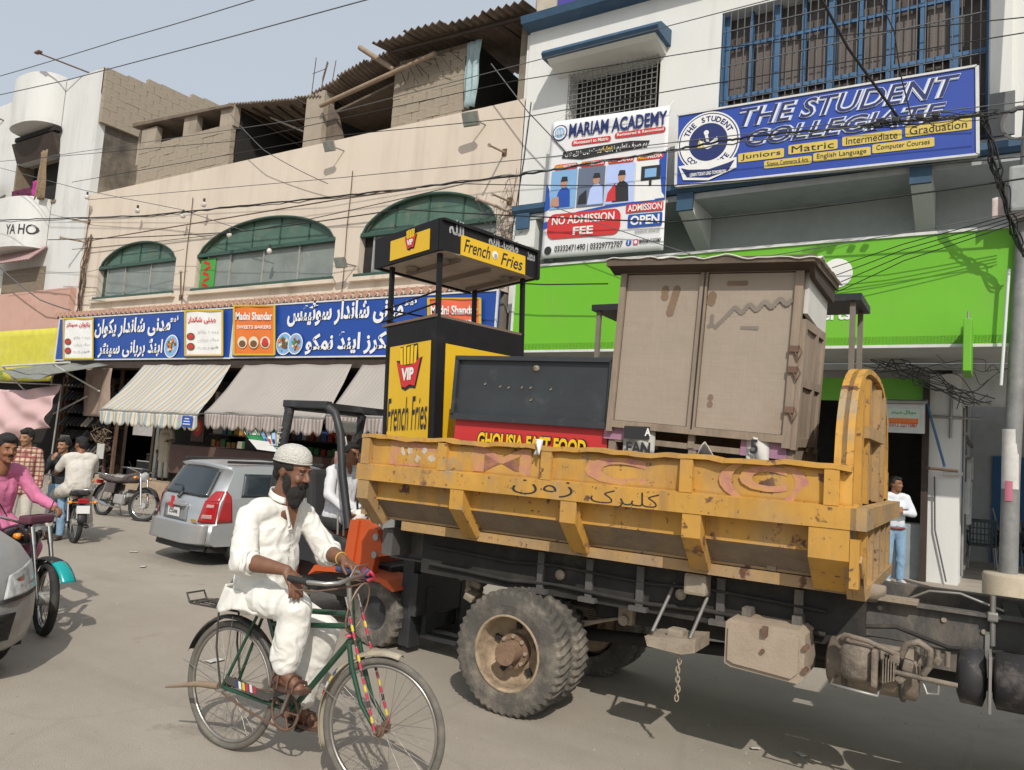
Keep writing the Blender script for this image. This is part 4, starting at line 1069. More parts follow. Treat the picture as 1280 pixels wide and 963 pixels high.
# ================================================================ awnings and shop fronts under the blue signs
def awning(lab, x0t, x1t, x0b, x1b, zt, zb, yt, yb, m, mv, sc=.22, drop=.36, flap=True):
    cx = (x0b + x1b) / 2
    T = thing('awning', lab, 'awning', loc=(cx, yt, zb)); O = Matrix.Translation((-cx, -yt, -zb))
    g = G(m); g.M = O
    g.grid(lambda u, v: ((x0t + (x1t - x0t) * u) * (1 - v) + (x0b + (x1b - x0b) * u) * v, yt + (yb - yt) * v, zt + (zb - zt) * v - .10 * math.sin(PI * v) * (.6 + .4 * math.sin(u * 13)) - .03 * noise.noise(Vector((u * 6, v * 3, x0t))) ), 40, 10, thick=.008)
    g.build('canopy', T)
    g = G(mv); g.M = O
    n_ = max(6, int((x1b - x0b) / .27))
    g.grid(lambda u, v: (x0b + (x1b - x0b) * u, yb - .01 + .035 * math.sin(u * n_ * PI * 1.0 + 1) * v, zb - .01 - v * (drop * .72 + drop * .28 * abs(math.sin(PI * u * n_)) ** .7)), n_ * 6, 5, thick=.005)
    g.build('valance', T)
    g = G(STEEL); g.M = O
    g.cyl((x0b, yb, zb - .02), (x1b, yb, zb - .02), .022); g.build('front_bar', T)
    for xa, xb_ in ((x0t, x0b), (x1t, x1b)):
        g = G(STEEL); g.M = O; g.cyl((xa, yt, zb + .15), (xb_, yb, zb), .018); g.build('arm', T)
    return T
AW1 = mat('striped_awning_cloth', (.46, .43, .37), rough=.9, var=.05, scale=2, dirt=(.42, .38, .32), damt=.2)
stripes(AW1, (.40, .35, .27), 2.6, width=.30, c3=(.16, .25, .33))
AW1V = mat('striped_valance_cloth', (.55, .52, .45), rough=.9, var=.05); stripes(AW1V, (.30, .35, .36), 3.2, width=.34, c3=(.42, .30, .12))
AW2 = mat('pinkish_awning_cloth', (.36, .33, .30), rough=.9, var=.05, scale=3, dirt=(.30, .255, .23), damt=.3); stripes(AW2, (.33, .30, .27), 9., width=.5)
AW2V = mat('pinkish_valance_cloth', (.38, .35, .32), rough=.9, var=.05); stripes(AW2V, (.26, .20, .18), 10., width=.5)
t1 = awning('cream awning with thin blue and brown stripes and a scalloped edge', -19.0, -15.45, -18.72, -14.85, 3.32, 2.07, 11.68, 10.5, AW1, AW1V)
awning('wide dull pink awning above the silver car', -14.95, -11.5, -14.6, -10.95, 3.32, 2.13, 11.68, 10.5, AW2, AW2V)
awning('dull pink awning partly hidden behind the fries kiosk', -11.2, -7.9, -10.9, -7.6, 3.32, 2.2, 11.68, 10.5, AW2, AW2V)
g = G(I_BLU); g.box((-15.15, 10.46, 1.88), (.34, .01, .24)); g.use(I_WHT); text(g, 'Brand', (-15.15, 10.45, 1.88), w=.26, h=.08); o = g.build('awning_label')
bpy.data.objects.remove(o)
g = G(I_BLU); g.M = Matrix.Translation((16.785, -11.68, -2.07)); g.box((-15.12, 10.44, 1.9), (.36, .012, .24)); g.use(I_WHT)
for k in range(3): g.box((-15.12, 10.43, 1.84 + .06 * k), (.26 - .05 * k, .004, .02))
g.build('label_patch', t1)
# fascia shadow gap and steel roller boxes under the signs
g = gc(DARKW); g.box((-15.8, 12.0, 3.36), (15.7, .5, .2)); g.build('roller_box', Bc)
g = gc(mat('bare_bulkhead', (.2, .17, .14), rough=.9)); g.box((-15.95, 12.25, 4.1), (15.8, .3, 1.3)); g.build('bulkhead', Bc)
# piers and dark interiors
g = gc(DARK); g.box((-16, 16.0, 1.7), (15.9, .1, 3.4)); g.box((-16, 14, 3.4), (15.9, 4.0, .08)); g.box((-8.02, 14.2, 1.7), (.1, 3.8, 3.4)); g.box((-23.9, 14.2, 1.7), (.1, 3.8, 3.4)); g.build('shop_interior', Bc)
for x, w_, m_ in ((-21.0, .08, RUST), (-18.95, .12, ALU), (-19.15, .10, mat('old_wood', (.16, .12, .08), rough=.85, var=.3)), (-15.0, .4, BLACK), (-11.3, .4, CONC_D), (-8.2, .4, CONC), (-23.8, .14, RUST)):
    q = gc(m_); q.box((x, 12.3, 1.72), (w_, w_, 3.2)); q.build('post', Bc)
# plinth and steps in front of the shop
STEP = mat('dark_granite', (.03, .03, .03), rough=.4, var=.3); EDGE = mat('pale_edge', (.36, .35, .33), rough=.7)
T = thing('stairs', 'dark stairs with pale edges climbing inside between the shoe stall and the shop door', 'stairs', loc=(-20.3, 12.5, .13))
for k in range(7):
    q = G(STEP); q.box((0, .15 + .28 * k, .1 + .2 * k), (1.55, .3, .2)); st = q.build('step', T)
    q = G(EDGE); q.box((0, 0.0 + .28 * k, .19 + .2 * k), (1.5, .02, .028)); q.build('nosing', st)
q = G(mat('stair_wall', (.42, .41, .40), rough=.8, var=.1)); q.box((0, 2.4, 1.9), (1.6, .05, 2.2)); q.box((.8, 1.2, 1.6), (.05, 2.4, 3.0)); q.box((-.25, .35, 2.2), (1.0, .05, 1.75)); q.build('panel', T)
T = thing('plinth', 'low tan stone plinth in front of the shop door', 'plinth', loc=(-17.6, 11.6, 0))
q = G(mat('tan_stone', (.33, .25, .17), rough=.85, var=.2)); q.box((0, 0, .2), (4.4, .9, .4), bev=.02); q.build('block', T)
q = G(EDGE); q.box((-.6, -.3, .43), (1.2, .35, .05)); q.build('slab', T)
# green panel and glass by the shopkeeper
q = gc(mat('deep_green_panel', (.03, .08, .03), rough=.6, var=.3)); q.box((-17.5, 12.6, .75), (1.3, .06, .7)); q.build('counter_front', Bc)
q = gc(mat('maroon_counter', (.10, .055, .045), rough=.7, var=.2)); q.box((-14.4, 11.75, 1.0), (5.2, .8, .7), bev=.03); q.build('counter', Bc)
q = gc(mat('pale_column', (.42, .42, .42), rough=.6, var=.2)); q.box((-18.72, 12.35, 1.6), (.28, .1, 2.9)); q.build('panel', Bc)
# goods on the shop shelves
T = thing('goods_shelf', 'shelves of bright packets in the dark sweet shop behind the counter', 'shelf', loc=(-14.4, 13.0, .3))
for k in range(5):
    q = G(DARKW); q.box((0, .1, .5 + .42 * k), (6.6, .4, .03)); q.build('shelf', T)
pk = []
for n_, c_ in (('red', (.30, .03, .02)), ('amber', (.40, .22, .05)), ('pale', (.42, .40, .34)), ('green', (.05, .17, .05)), ('blue', (.04, .09, .25)), ('brown', (.14, .08, .05))):
    q = G(mat('packet_' + n_, c_, rough=.6, var=.2)); q.box((0, 0, .13), (.17, .16, .26), bev=.01); o = q.build('packet', T); pk.append(o.data); bpy.data.objects.remove(o)
rnd = random.Random(21)
for k in range(5):
    for j in range(30):
        if rnd.random() < .15: continue
        o = bpy.data.objects.new('packet', rnd.choice(pk)); COL.objects.link(o); o.parent = T; o.matrix_basis = TR(-3.15 + .215 * j, .02 + rnd.uniform(-.02, .04), .515 + .42 * k, rz=rnd.uniform(-.15, .15), s=rnd.uniform(.8, 1.15))
# shoe stall
T = thing('shoe_stall', 'shoe stall shelves packed with dark footwear beside the stairs', 'stall', loc=(-22.5, 12.2, .13))
q = G(RUST)
for x in (-1.35, 1.25): q.box((x, 0, 1.45), (.06, .06, 2.9))
q.build('frame', T)
q = G(DARKW); q.box((0, .5, 1.5), (2.7, .04, 2.9)); q.build('back_panel', T)
for k in range(7):
    q = G(DARKW); q.box((0, .2, .35 + .38 * k), (2.6, .45, .03)); q.build('shelf', T)
SH = [mat('shoe_' + n_, c_, rough=.6, var=.3) for n_, c_ in (('black', (.025, .022, .02)), ('brown', (.07, .045, .03)), ('grey', (.10, .10, .10)), ('navy', (.025, .03, .05)), ('tan', (.45, .28, .12)), ('blue', (.03, .10, .30)), ('pale', (.50, .48, .42)))]
shoe = {}
rnd = random.Random(5)
for k in range(7):
    for j in range(13):
        mi = rnd.choice([0, 0, 0, 1, 2, 3, 0, 1]) if not (k == 4 and j in (7, 8)) else 4
        if k == 4 and j in (9, 10): mi = 5
        if k == 3 and j in (6, 7): mi = 6
        if k == 1 and j in (1, 2, 12): mi = 6
        if mi not in shoe:
            q = G(SH[mi]); q.loft([ell((0, y_, z_ + .0), w_, h_, 'y', 8) for y_, z_, w_, h_ in ((-.12, .04, .035, .025), (-.06, .05, .05, .04), (.03, .07, .045, .055), (.12, .09, .042, .075))])
            o = q.build('shoe', T); shoe[mi] = o.data
        else: o = bpy.data.objects.new('shoe', shoe[mi]); COL.objects.link(o); o.parent = T
        o.matrix_basis = TR(-1.22 + .2 * j, .08, .37 + .38 * k, rx=.55, s=1.25)
T = thing('stall_canopy', 'tattered grey tarpaulin canopy on white struts over the shoe stall', 'canopy', loc=(-22.6, 11.8, 3.2))
q = G(mat('grey_tarpaulin', (.19, .20, .18), rough=.8, var=.25)); q.grid(lambda u, v: (-1.4 + 3.4 * u, -.15 - 1.2 * v, .15 - .35 * v - .22 * math.sin(PI * u) * v + .03 * math.sin(17 * u)), 24, 6, thick=.01); q.build('sheet', T)
q = G(mat('pale_rail', (.5, .5, .46), rough=.6)); q.cyl((-1.5, -1.25, -.05), (2.1, -1.25, 0.05), .03); q.build('rail', T)
for a_, b_ in (((-1.5, -1.25, -.05), (-1.2, 0, -1.35)), ((-.9, 0, -1.3), (1.0, -.1, -.75)), ((1.2, -1.2, 0), (1.6, -.1, -.6)), ((-1.1, -.05, .1), (-1.1, -.05, -1.35))):
    q = G(mat('pale_rail', 0)); q.cyl(a_, b_, .025, 6); q.build('strut', T)
cloth('side_curtain', mat('greybrown_cloth', (.28, .21, .17), rough=.9, var=.2), -21.9, -20.6, 1.9, 3.25, 11.75, 'grey brown cloth with faded print between the shoe stall and the striped awning', 'cloth', amp=.06, fr=4)
# paper notice, tangle of toys, clock poster
g = G(mat('paper_white', (.5, .5, .48), rough=.8)); g.box((-21.15, 12.0, .95), (.34, .02, .42)); tag(g.build('notice'), 'white paper notice fixed low between the shoe stall and the stairs', 'notice')
g = G(mat('paper_white', 0)); g.box((-23.0, 11.95, 1.1), (.5, .02, .42)); tag(g.build('notice'), 'white paper sheet at the foot of the shoe shelves', 'notice')
g = G(mat('bundle_brown', (.20, .15, .10), rough=.9, var=.4)); rnd = random.Random(9)
for k in range(60):
    p = Vector((-21.35 + rnd.uniform(-.32, .3), 12.1 + rnd.uniform(-.1, .1), 1.0 + rnd.uniform(0, 1.15)))
    g.tube([p, p + Vector((rnd.uniform(-.15, .15), rnd.uniform(-.05, .05), rnd.uniform(-.12, .12))), p + Vector((rnd.uniform(-.2, .2), rnd.uniform(-.1, .1), rnd.uniform(-.2, .2)))], .014, 4)
o = g.build('hanging_bundle'); tag(o, 'tangled brown bundle of small goods hanging beside the shoe shelves', 'goods', kind='stuff')
T = thing('poster', 'small dark red oval poster hanging at the shop door right of the shopkeeper', 'poster', loc=(-16.75, 11.9, 1.75))
q = G(mat('poster_frame_dark', (.08, .03, .02), rough=.5)); q.box((0, 0, 0), (.5, .03, .62)); q.build('board', T)
q = G(I_RED); disc(q, (0, -.02, .03), .18, rz=.22); q.use(I_ORG); disc(q, (0, -.024, .05), .1, rz=.12); q.build('print', T)
# green beverage banner, seen from the road under the pink awning
a, b, c, d = at(322, 562, 10.55), at(353, 566, 10.55), at(293, 526, 10.55), at(354, 528, 10.55)
BG, place = quad_thing('shop_banner', 'green and white product banner hanging below the pink awning', 'banner', a, b, c, d, mat('banner_green', (.02, .22, .07), rough=.6, var=.1), wave=.02)
g = G(I_WHT); g.add([(.0, -.012, 0), (1, -.012, 0), (1, -.012, .3), (.0, -.012, .35)], [(0, 1, 2, 3)]); text(g, 'PAKISTAN', (.30, -.02, .66), w=.52, h=.3, bold=.03); place(g, 'lettering')
g = G(I_GLOW)
for k in range(4): g.use([I_SKY, I_WHT, I_GLOW, I_CRM][k]); g.box((.52 + .13 * k, -.02, .42), (.1, .004, .42)); g.use([I_BLU, I_RED, I_NAVY, I_BRN][k]); g.box((.52 + .13 * k, -.024, .34), (.07, .002, .15))
place(g, 'picture')
# ================================================================ the tipper truck
TM = TR(-2.70, 4.43, 0, rz=R(1.2))
TI = TM.inverted()
def tp(px, py, y):
    """photograph point -> truck coordinates on the truck's upright plane at depth y"""
    d = TI.to_3x3() @ (cam.matrix_world.to_3x3() @ Vector(((px - 640) / 955, -(py - 481.5) / 955, -1)))
    c = TI @ Vector((0, 0, 1.75)); t = (y - c.y) / d.y
    return c + d * t
YELT = mat('worn_yellow_paint', (.49, .262, .046), rough=.68, var=.2, scale=3, bump=.14, bscale=25, dirt=(.33, .21, .10), damt=.45, dscale=2.6, stretch=(1, 1, .6))
YELD = mat('dusty_yellow_paint', (.40, .25, .10), rough=.8, var=.2, scale=4, bump=.15, bscale=30, dirt=(.28, .21, .14), damt=.6, dscale=2.5)
MUDY = mat('mud_caked_steel', (.20, .155, .11), rough=.95, var=.25, scale=5, bump=.4, bscale=30, dirt=(.35, .22, .06), damt=.25, dscale=2)
def _chips(m):
    """flaked paint: sharp small patches of rust brown"""
    nt = m.node_tree; N = nt.nodes; L = nt.links; b = N['Principled BSDF']
    src = b.inputs['Base Color'].links[0].from_socket; tc = N['Texture Coordinate']
    for sc_, th, c in ((7., .65, (.11, .05, .03)), (2.2, .675, (.14, .065, .055)), (26., .655, (.16, .08, .04)), (1.3, .62, (.33, .25, .15))):
        n = N.new('ShaderNodeTexNoise'); n.inputs['Scale'].default_value = sc_; n.inputs['Detail'].default_value = 8; n.inputs['Roughness'].default_value = .6
        L.new(tc.outputs['Object'], n.inputs['Vector'])
        mr = N.new('ShaderNodeMapRange'); mr.inputs[1].default_value = th - .03; mr.inputs[2].default_value = th + .01
        L.new(n.outputs['Fac'], mr.inputs[0])
        mx = N.new('ShaderNodeMix'); mx.data_type = 'RGBA'; L.new(mr.outputs[0], mx.inputs[0]); L.new(src, mx.inputs[6]); mx.inputs[7].default_value = (*c, 1); src = mx.outputs[2]
    L.new(src, b.inputs['Base Color'])
_chips(YELT); _chips(YELD); streaks(YELT, (.17, .095, .05), .54, .72, 9, .8, .65); streaks(YELT, (.45, .36, .24), .56, .7, 5, 1.2, .5); streaks(YELD, (.15, .10, .07), .52, .72, 8, .8, .6)
DUST = mat('dusty_steel', (.30, .25, .19), rough=.9, var=.18, scale=6, bump=.2, dirt=(.16, .12, .09), damt=.35, dscale=4)
FRAME = mat('dusty_black_steel', (.085, .080, .075), rough=.75, var=.3, scale=4, bump=.2, dirt=(.24, .20, .155), damt=.40, dscale=3, stretch=(1, 1, .5))
GRIME = mat('greasy_underside', (.022, .020, .018), rough=.8, var=.4, scale=5, dirt=(.08, .065, .05), damt=.35, dscale=3)
TYRE = mat('dusty_tyre', (.085, .078, .068), rough=.92, var=.2, scale=9, bump=.25, bscale=90, dirt=(.25, .215, .17), damt=.5, dscale=4)
TYRED = mat('tyre_rubber', (.022, .021, .020), rough=.85, var=.25, dirt=(.10, .09, .075), damt=.35, dscale=5)
RIMT = mat('tan_rim_paint', (.36, .275, .18), rough=.8, var=.2, scale=7, dirt=(.13, .09, .06), damt=.55, dscale=5)
PINKP = mat('faded_pink_paint', (.47, .20, .17), rough=.8, var=.3, scale=9, dirt=(.48, .27, .07), damt=.75, dscale=9)
SMEAR = mat('whitish_smear', (.48, .42, .34), rough=.85, var=.25, scale=9, dirt=(.44, .24, .06), damt=.5, dscale=8)
TRK = thing('dump_truck', 'worn yellow tipper truck loaded with kiosks and stalls', 'truck', M=TM)
def P(m): return G(m)
X0, X1 = -1.32, 2.06
# ---- bed
BED = G(YELT)
BED.grid(lambda u, v: (X0 + (X1 - X0) * u, -.088 - .016 * noise.noise(Vector((u * 9, v * 1.3, 2))), 1.56 + .215 * v), 60, 5, thick=-.02)          # upper side sheet
BED.prism([(-.05, 1.47), (-.05, 1.322), (-.02, 1.322), (-.02, 1.47)], 'x', X0, X1); BED.use(MUDY); BED.prism([(-.048, 1.322), (.12, 1.165), (.15, 1.19), (-.02, 1.322)], 'x', X0, X1); BED.use(YELT)
bed = BED.build('bed_side', TRK)
q = G(YELD); q.box((.37, .85, 1.19), (3.36, 1.5, .04)); q.prism([(1.85, 1.19), (1.85, 1.78), (1.80, 1.78), (1.80, 1.19)], 'x', X0, X1); q.prism([(1.60, 1.16), (1.60, 1.2), (1.85, 1.38), (1.85, 1.34)], 'x', X0, X1); q.build('bed_floor', TRK)
q = G(YELD); q.prism([(.085, 1.10), (.085, 1.165), (.14, 1.165), (.14, 1.10)], 'x', X0 + .25, X1); q.build('lower_lip', TRK)
q = G(YELT)    # dented top rim
q.loft([[(X0 + (X1 - X0) * i / 40, y_, z_ + .006 * math.sin(i * .9) + .005 * math.sin(i * 2.3) - .0 * i) for y_, z_ in ((-.155, 1.77), (-.155, 1.797), (-.06, 1.80), (-.06, 1.765))] for i in range(41)], smooth=False)
q.build('top_rim', TRK)
q = G(YELT); q.prism([(-.16, 1.462), (-.16, 1.575), (-.05, 1.592), (-.05, 1.462)], 'x', X0 - .02, X1 + .03); q.build('side_rail', TRK)
for x in (-1.28, -.575, .253, 1.178, 1.965):
    q = G(YELT); q.box((x, -.125, 1.675), (.075, .05, .19)); q.build('upper_post', TRK)
for k, x in enumerate((-1.27, -.42, .435, 1.225)):
    q = G(YELT if k else YELD); q.prism([(-.155, 1.46), (-.155, 1.325), (.05, 1.125), (.13, 1.165), (-.03, 1.46)], 'x', x - .055, x + .055); q.build('side_rib', TRK)
q = G(YELT); q.prism([(-.155, 1.46), (-.155, 1.30), (.05, 1.115), (.13, 1.165), (-.03, 1.46)], 'x', 1.86, 2.06); q.build('corner_rib', TRK)
# front plate: arched headboard and the tapering lower board
def archpts(n_=22, y0=-.10, y1=1.80, zb=1.59, zt=2.40):
    out = [(y0, zb)]
    for i in range(n_ + 1):
        t = PI - PI * i / n_; c_ = (y0 + y1) / 2; r_ = (y1 - y0) / 2
        out.append((c_ + r_ * math.copysign(abs(math.cos(t)) ** .72, math.cos(t)), zb + (zt - zb) * (abs(math.sin(t)) ** .62)))
    out.append((y1, zb)); return out
arc = archpts()
q = G(YELD); q.prism(arc, 'x', 2.0, 2.025); q.build('headboard', TRK)
q = G(YELT)
inn = [((y - .85) * .955 + .85, (z - 1.5) * .965 + 1.5) for y, z in arc]
for (a, b, c, d) in zip(arc[:-1], arc[1:], inn[1:], inn[:-1]):
    q.add([(1.965, *a), (1.965, *b), (2.06, *b), (2.06, *a), (1.965, *d), (1.965, *c), (2.06, *c), (2.06, *d)], [(0, 1, 2, 3), (7, 6, 5, 4), (3, 2, 6, 7), (0, 4, 5, 1)])
q.build('headboard_flange', TRK)
for y in (.25, .55, 1.15, 1.45):
    q = G(YELT if y < 1 else YELD); q.box((2.045, y, 1.95 if abs(y - .85) < .4 else 1.93), (.04, .09, .74)); q.build('headboard_rib', TRK)
q = G(YELD); q.box((2.055, .85, 2.0), (.05, .9, .07)); q.build('headboard_crossbar', TRK)
q = G(YELD); q.prism([(-.15, 1.46), (1.85, 1.46), (1.85, 1.34), (1.62, 1.08), (.06, 1.08), (-.15, 1.30)], 'x', 2.03, 2.06); q.build('front_board', TRK)
q = G(YELD); q.prism([(-.16, 1.462), (1.86, 1.462), (1.86, 1.575), (-.16, 1.575)], 'x', 2.062, 2.14); q.build('front_rail', TRK)
q = G(YELD); q.prism([(-.15, 1.30), (.06, 1.08), (1.62, 1.08), (1.62, 1.14), (.09, 1.14), (-.10, 1.33)], 'x', 2.062, 2.12); q.build('front_lip', TRK)
for y in (-.11, .18, .5, .85, 1.2, 1.5):
    q = G(YELD if y > .3 else YELT); q.box((2.085, y, 1.29), (.045, .08, .34 if y > 0 else .25)); q.build('front_rib', TRK)
q = G(YELD); q.box((X0 - .0, .85, 1.45), (.04, 1.85, .5)); q.build('tailgate', TRK)
# stencilled letters and the scrawled Urdu word
def on_side(s, x0, x1, y0, y1, y, m, nm, bold=.0, shear=0., ring=None):
    a, b = tp(x0, (y0 + y1) / 2, y), tp(x1, (y0 + y1) / 2, y); lo, hi = tp((x0 + x1) / 2, y1, y), tp((x0 + x1) / 2, y0, y)
    q = G(m)
    if s: text(q, s, ((a.x + b.x) / 2, y, (lo.z + hi.z) / 2), w=b.x - a.x, h=hi.z - lo.z, bold=bold, shear=shear)
    slope = (tp(x1, y1, y).z - tp(x0, y1, y).z) / (b.x - a.x)
    q.build(nm, TRK)
on_side('D', 488, 550, 553, 583, -.113, PINKP, 'lettering', .05)
on_side('M', 592, 664, 560, 592, -.113, PINKP, 'lettering', .015)
on_side('C', 730, 808, 572, 606, -.113, PINKP, 'lettering', .05)
on_side('(C)', 898, 1012, 582, 624, -.113, PINKP, 'lettering', .045)
q = G(SMEAR); rnd = random.Random(4)
for k in range(7):
    p = tp(505 + 9 * k, 567 + rnd.uniform(-6, 8), -.1045); q.add([(p.x + .04 * math.cos(t) * rnd.uniform(.3, 1), -.116 - .0003 * k, p.z + .035 * math.sin(t) * rnd.uniform(.5, 1)) for t in [i * .7 for i in range(9)]], [list(range(9))])
o = q.build('paint_smear', TRK); o['kind'] = 'stuff'
on_side(urdu('کلیرک'), 738, 824, 614, 637, -.1625, I_BLK, 'lettering', -.012)
on_side(urdu('زون'), 640, 716, 600, 620, -.1625, I_BLK, 'lettering', -.012)
for (px, py, m_, s_) in ((676, 567, I_WHT, .035), (669, 605, None, .03)):
    if m_ is None: continue
    p = tp(px, py, -.12); q = G(m_); q.grid(lambda u, v: (p.x + .05 * (u - .5), -.165 + .02 * math.sin(5 * u + 3 * v), p.z + .04 + .10 * (v - .5)), 4, 5, thick=.003); q.build('rag_scrap', TRK)
# ---- chassis
for y in (.46, 1.22):
    q = G(FRAME); q.box((1.6, y, .945), (6.0, .06, .22)); q.box((1.6, y - .03 if y < 1 else y + .03, 1.05), (6.0, .09, .015)); q.box((1.6, y - .03 if y < 1 else y + .03, .838), (6.0, .09, .015)); q.build('chassis_rail', TRK)
q = G(FRAME); q.box((2.9, .40, .79), (1.9, .04, .11)); q.build('lower_rail', TRK)
q = G(GRIME); q.box((1.5, .80, .74), (2.3, .55, .22), bev=.03); q.box((2.75, .75, .80), (1.0, .6, .3)); q.build('underside_filler', TRK)  # dark filler blocks, added so no sunlit road shows through the underside
q = G(GRIME); q.box((.3, .85, 1.12), (3.3, 1.0, .09)); q.build('subframe', TRK)
for x in (-1.2, -.4, .5, 1.3, 2.0, 2.8, 3.5):
    q = G(GRIME); q.box((x, .84, .95), (.08, .74, .18)); q.build('cross_member', TRK)
q = G(GRIME); q.box((.55, .30, .93), (3.1, .05, .30)); q.box((.3, .62, 1.0), (3.2, .2, .3)); q.build('hoist_shroud', TRK)
q = G(GRIME); q.box((1.0, .9, .78), (1.9, .5, .25), bev=.05); q.cyl((-.04, .84, .42), (2.6, .84, .62), .045, 10); q.build('driveline', TRK)
q = G(GRIME); q.cyl((-.04, .1, .41), (-.04, 1.6, .41), .075, 12); q.lathe([(.0, -.2), (.14, -.16), (.19, 0), (.14, .16), (0, .2)], 16, M=TR(-.04, .84, .41)); q.build('rear_axle', TRK)
for y in (.52, 1.2):
    q = G(DUST)
    for k in range(7):
        L_ = .62 - .06 * k
        q.tube([(-.04 + L_ * t, y, .56 - .018 * k + .11 * t * t) for t in (-1, -.6, -.2, .2, .6, 1)], .011, 5, flat=1)
        q.box((-.04, y, .56 - .018 * k), (.3, .07, .014))
    o = q.build('leaf_spring', TRK)
    for x_, h_ in ((-.66, .22), (.60, .18)): q = G(DUST); q.box((x_, y, .72), (.11, .1, h_), bev=.02); q.cyl((x_, y - .08, .665), (x_, y + .08, .665), .035, 10); q.build('spring_hanger', TRK)
q = G(DUST)
for px_, py_, s_ in ((578, 716, .06), (600, 728, .05), (640, 722, .045), (590, 745, .05)):
    p = tp(px_, py_, .42); q.box(tuple(p), (s_ * 1.6, .12, s_), rot=(.2, .4, .1), bev=.012)
q.build('spring_bracket', TRK)
q = G(FRAME); q.box((-1.02, .5, .95), (.22, .1, .3), rot=(0, .25, 0)); q.box((-1.28, .84, .98), (.1, 1.3, .2)); q.build('rear_cross_beam', TRK)
for x_ in (.05, .42, .78, 1.3, 1.75):
    q = G(FRAME); q.box((x_, .262, .93), (.05, .03, .27)); q.box((x_, .25, .80), (.12, .06, .03)); q.build('mount_bracket', TRK)
for z_, r_ in ((.99, .012), (.86, .016)):
    q = G(GRIME); q.tube([(-.9 + .35 * k, .25 + .01 * (k % 2), z_ - .012 * (k % 3)) for k in range(9)], r_, 6); q.build('hose', TRK)
for x_ in (.2, 1.05):
    q = G(DUST); q.lathe([(0, 0), (.035, .0), (.035, .02), (0, .02)], 10, M=TR(x_, .268, .93) @ Matrix.Rotation(PI / 2, 4, 'X')); q.build('bolt_plate', TRK)
# ---- wheels
def lug_tyre(r, w, m=TYRE, lugs=44, bead=.62, deep=.016):
    """tyre lying across local Y (0..w): carcass and raised shoulder lugs"""
    q = G(m); n = lugs * 2
    prof = [(r * bead, .06 * w), (r * .78, .0), (r * .93, .02 * w), (r * .975, .10 * w), (r * .985, .30 * w), (r * .985, .70 * w), (r * .975, .90 * w), (r * .93, .98 * w), (r * .78, w), (r * bead, .94 * w)]
    vs = []; fs = []; k = len(prof)
    for j in range(n):
        t = 2 * PI * j / n
        for i, (rr, yy) in enumerate(prof):
            up = 0
            if 2 <= i <= 7: up = deep if (j + (1 if i > 4 else 0)) % 2 == 0 else -.001
            vs.append(((rr + up) * math.cos(t), yy, (rr + up) * math.sin(t)))
    for j in range(n):
        for i in range(k - 1):
            a = j * k + i; b = ((j + 1) % n) * k + i; fs.append((a, a + 1, b + 1, b))
    q.add(vs, fs, False); return q
RT = .405
tm = lug_tyre(RT, .20).build('tyre', TRK)
def truck_wheel(x, y, face, r=RT, src=tm):
    """wheel object chain: tyre as the wheel's child"""
    w = G(RIMT)
    # deep concave dual rim
    w.lathe([(r * .64, .02), (r * .60, .0), (r * .575, .02), (r * .565, .13), (r * .52, .17), (r * .34, .18), (r * .30, .15), (r * .20, .14), (0, .14)], 32, M=Matrix.Rotation(-PI / 2, 4, 'X') @ Matrix.Scale(1, 4))
    o = w.build('wheel', TRK)
    o.matrix_basis = TR(x, y, r) if face < 0 else TR(x, y, r) @ Matrix.Rotation(PI, 4, 'Z')
    t_ = src.copy(); COL.objects.link(t_); t_.parent = o; t_.matrix_basis = Matrix.Identity(4); t_.name = 'tyre'
    return o
w1 = truck_wheel(-.04, 0, -1)
q = G(DUST)
for k in range(8):
    t = 2 * PI * k / 8; q.cyl((.10 * math.cos(t) , .085, .10 * math.sin(t)), (.10 * math.cos(t), .155, .10 * math.sin(t)), .014, 6)
for k in range(8):
    t = 2 * PI * (k + .5) / 8; q.cyl((.055 * math.cos(t), -.005, .055 * math.sin(t)), (.055 * math.cos(t), .02, .055 * math.sin(t)), .009, 6)
q.use(mat('rusty_hub', (.20, .125, .08), rough=.9, var=.3, scale=12, bump=.3)); q.cyl((0, -.01, 0), (0, .14, 0), .075, 20); q.cyl((0, .10, 0), (0, .15, 0), .115, 20); q.build('hub', w1)
q = G(GRIME)
for k in range(5):
    t = 2 * PI * k / 5 + .3; q.box((.165 * math.cos(t), .168, .165 * math.sin(t)), (.05, .03, .035), rot=(0, -t, 0))
q.build('hand_hole', w1)['kind'] = 'stuff'
truck_wheel(-.04, .25, -1); truck_wheel(-.04, 1.70, 1); truck_wheel(-.04, 1.45, 1)
truck_wheel(3.55, .05, -1); truck_wheel(3.55, 1.65, 1)
bpy.data.objects.remove(tm)
# ---- hung along the near rail
def octa(x0, x1, z0, z1, c=.035): return [(x0 + c * .5, z1), (x1 - c, z1), (x1, z1 - c * .6), (x1, z0 + c), (x1 - c, z0), (x0 + c, z0 + .02), (x0, z0 + c), (x0, z1 - c * .5)]
TAN = mat('tan_box_paint', (.33, .265, .20), rough=.85, var=.15, scale=4, bump=.15, dirt=(.22, .14, .09), damt=.3, dscale=3)
q = G(TAN); q.prism(octa(1.405, 1.835, .60, .882), 'y', .0, .34)
tb = q.build('tool_box', TRK)
q = G(TAN); q.prism(octa(1.425, 1.805, .625, .86), 'y', -.018, -.002); q.build('lid', tb)
q = G(RUST); q.cyl((1.62, -.035, .745), (1.62, -.015, .745), .012, 8); q.box((1.63, -.03, .855), (.03, .025, .05)); q.cyl((1.84, -.02, .8), (1.84, .04, .8), .014, 8); q.cyl((1.84, -.02, .68), (1.84, .04, .68), .014, 8); q.build('latch', tb)
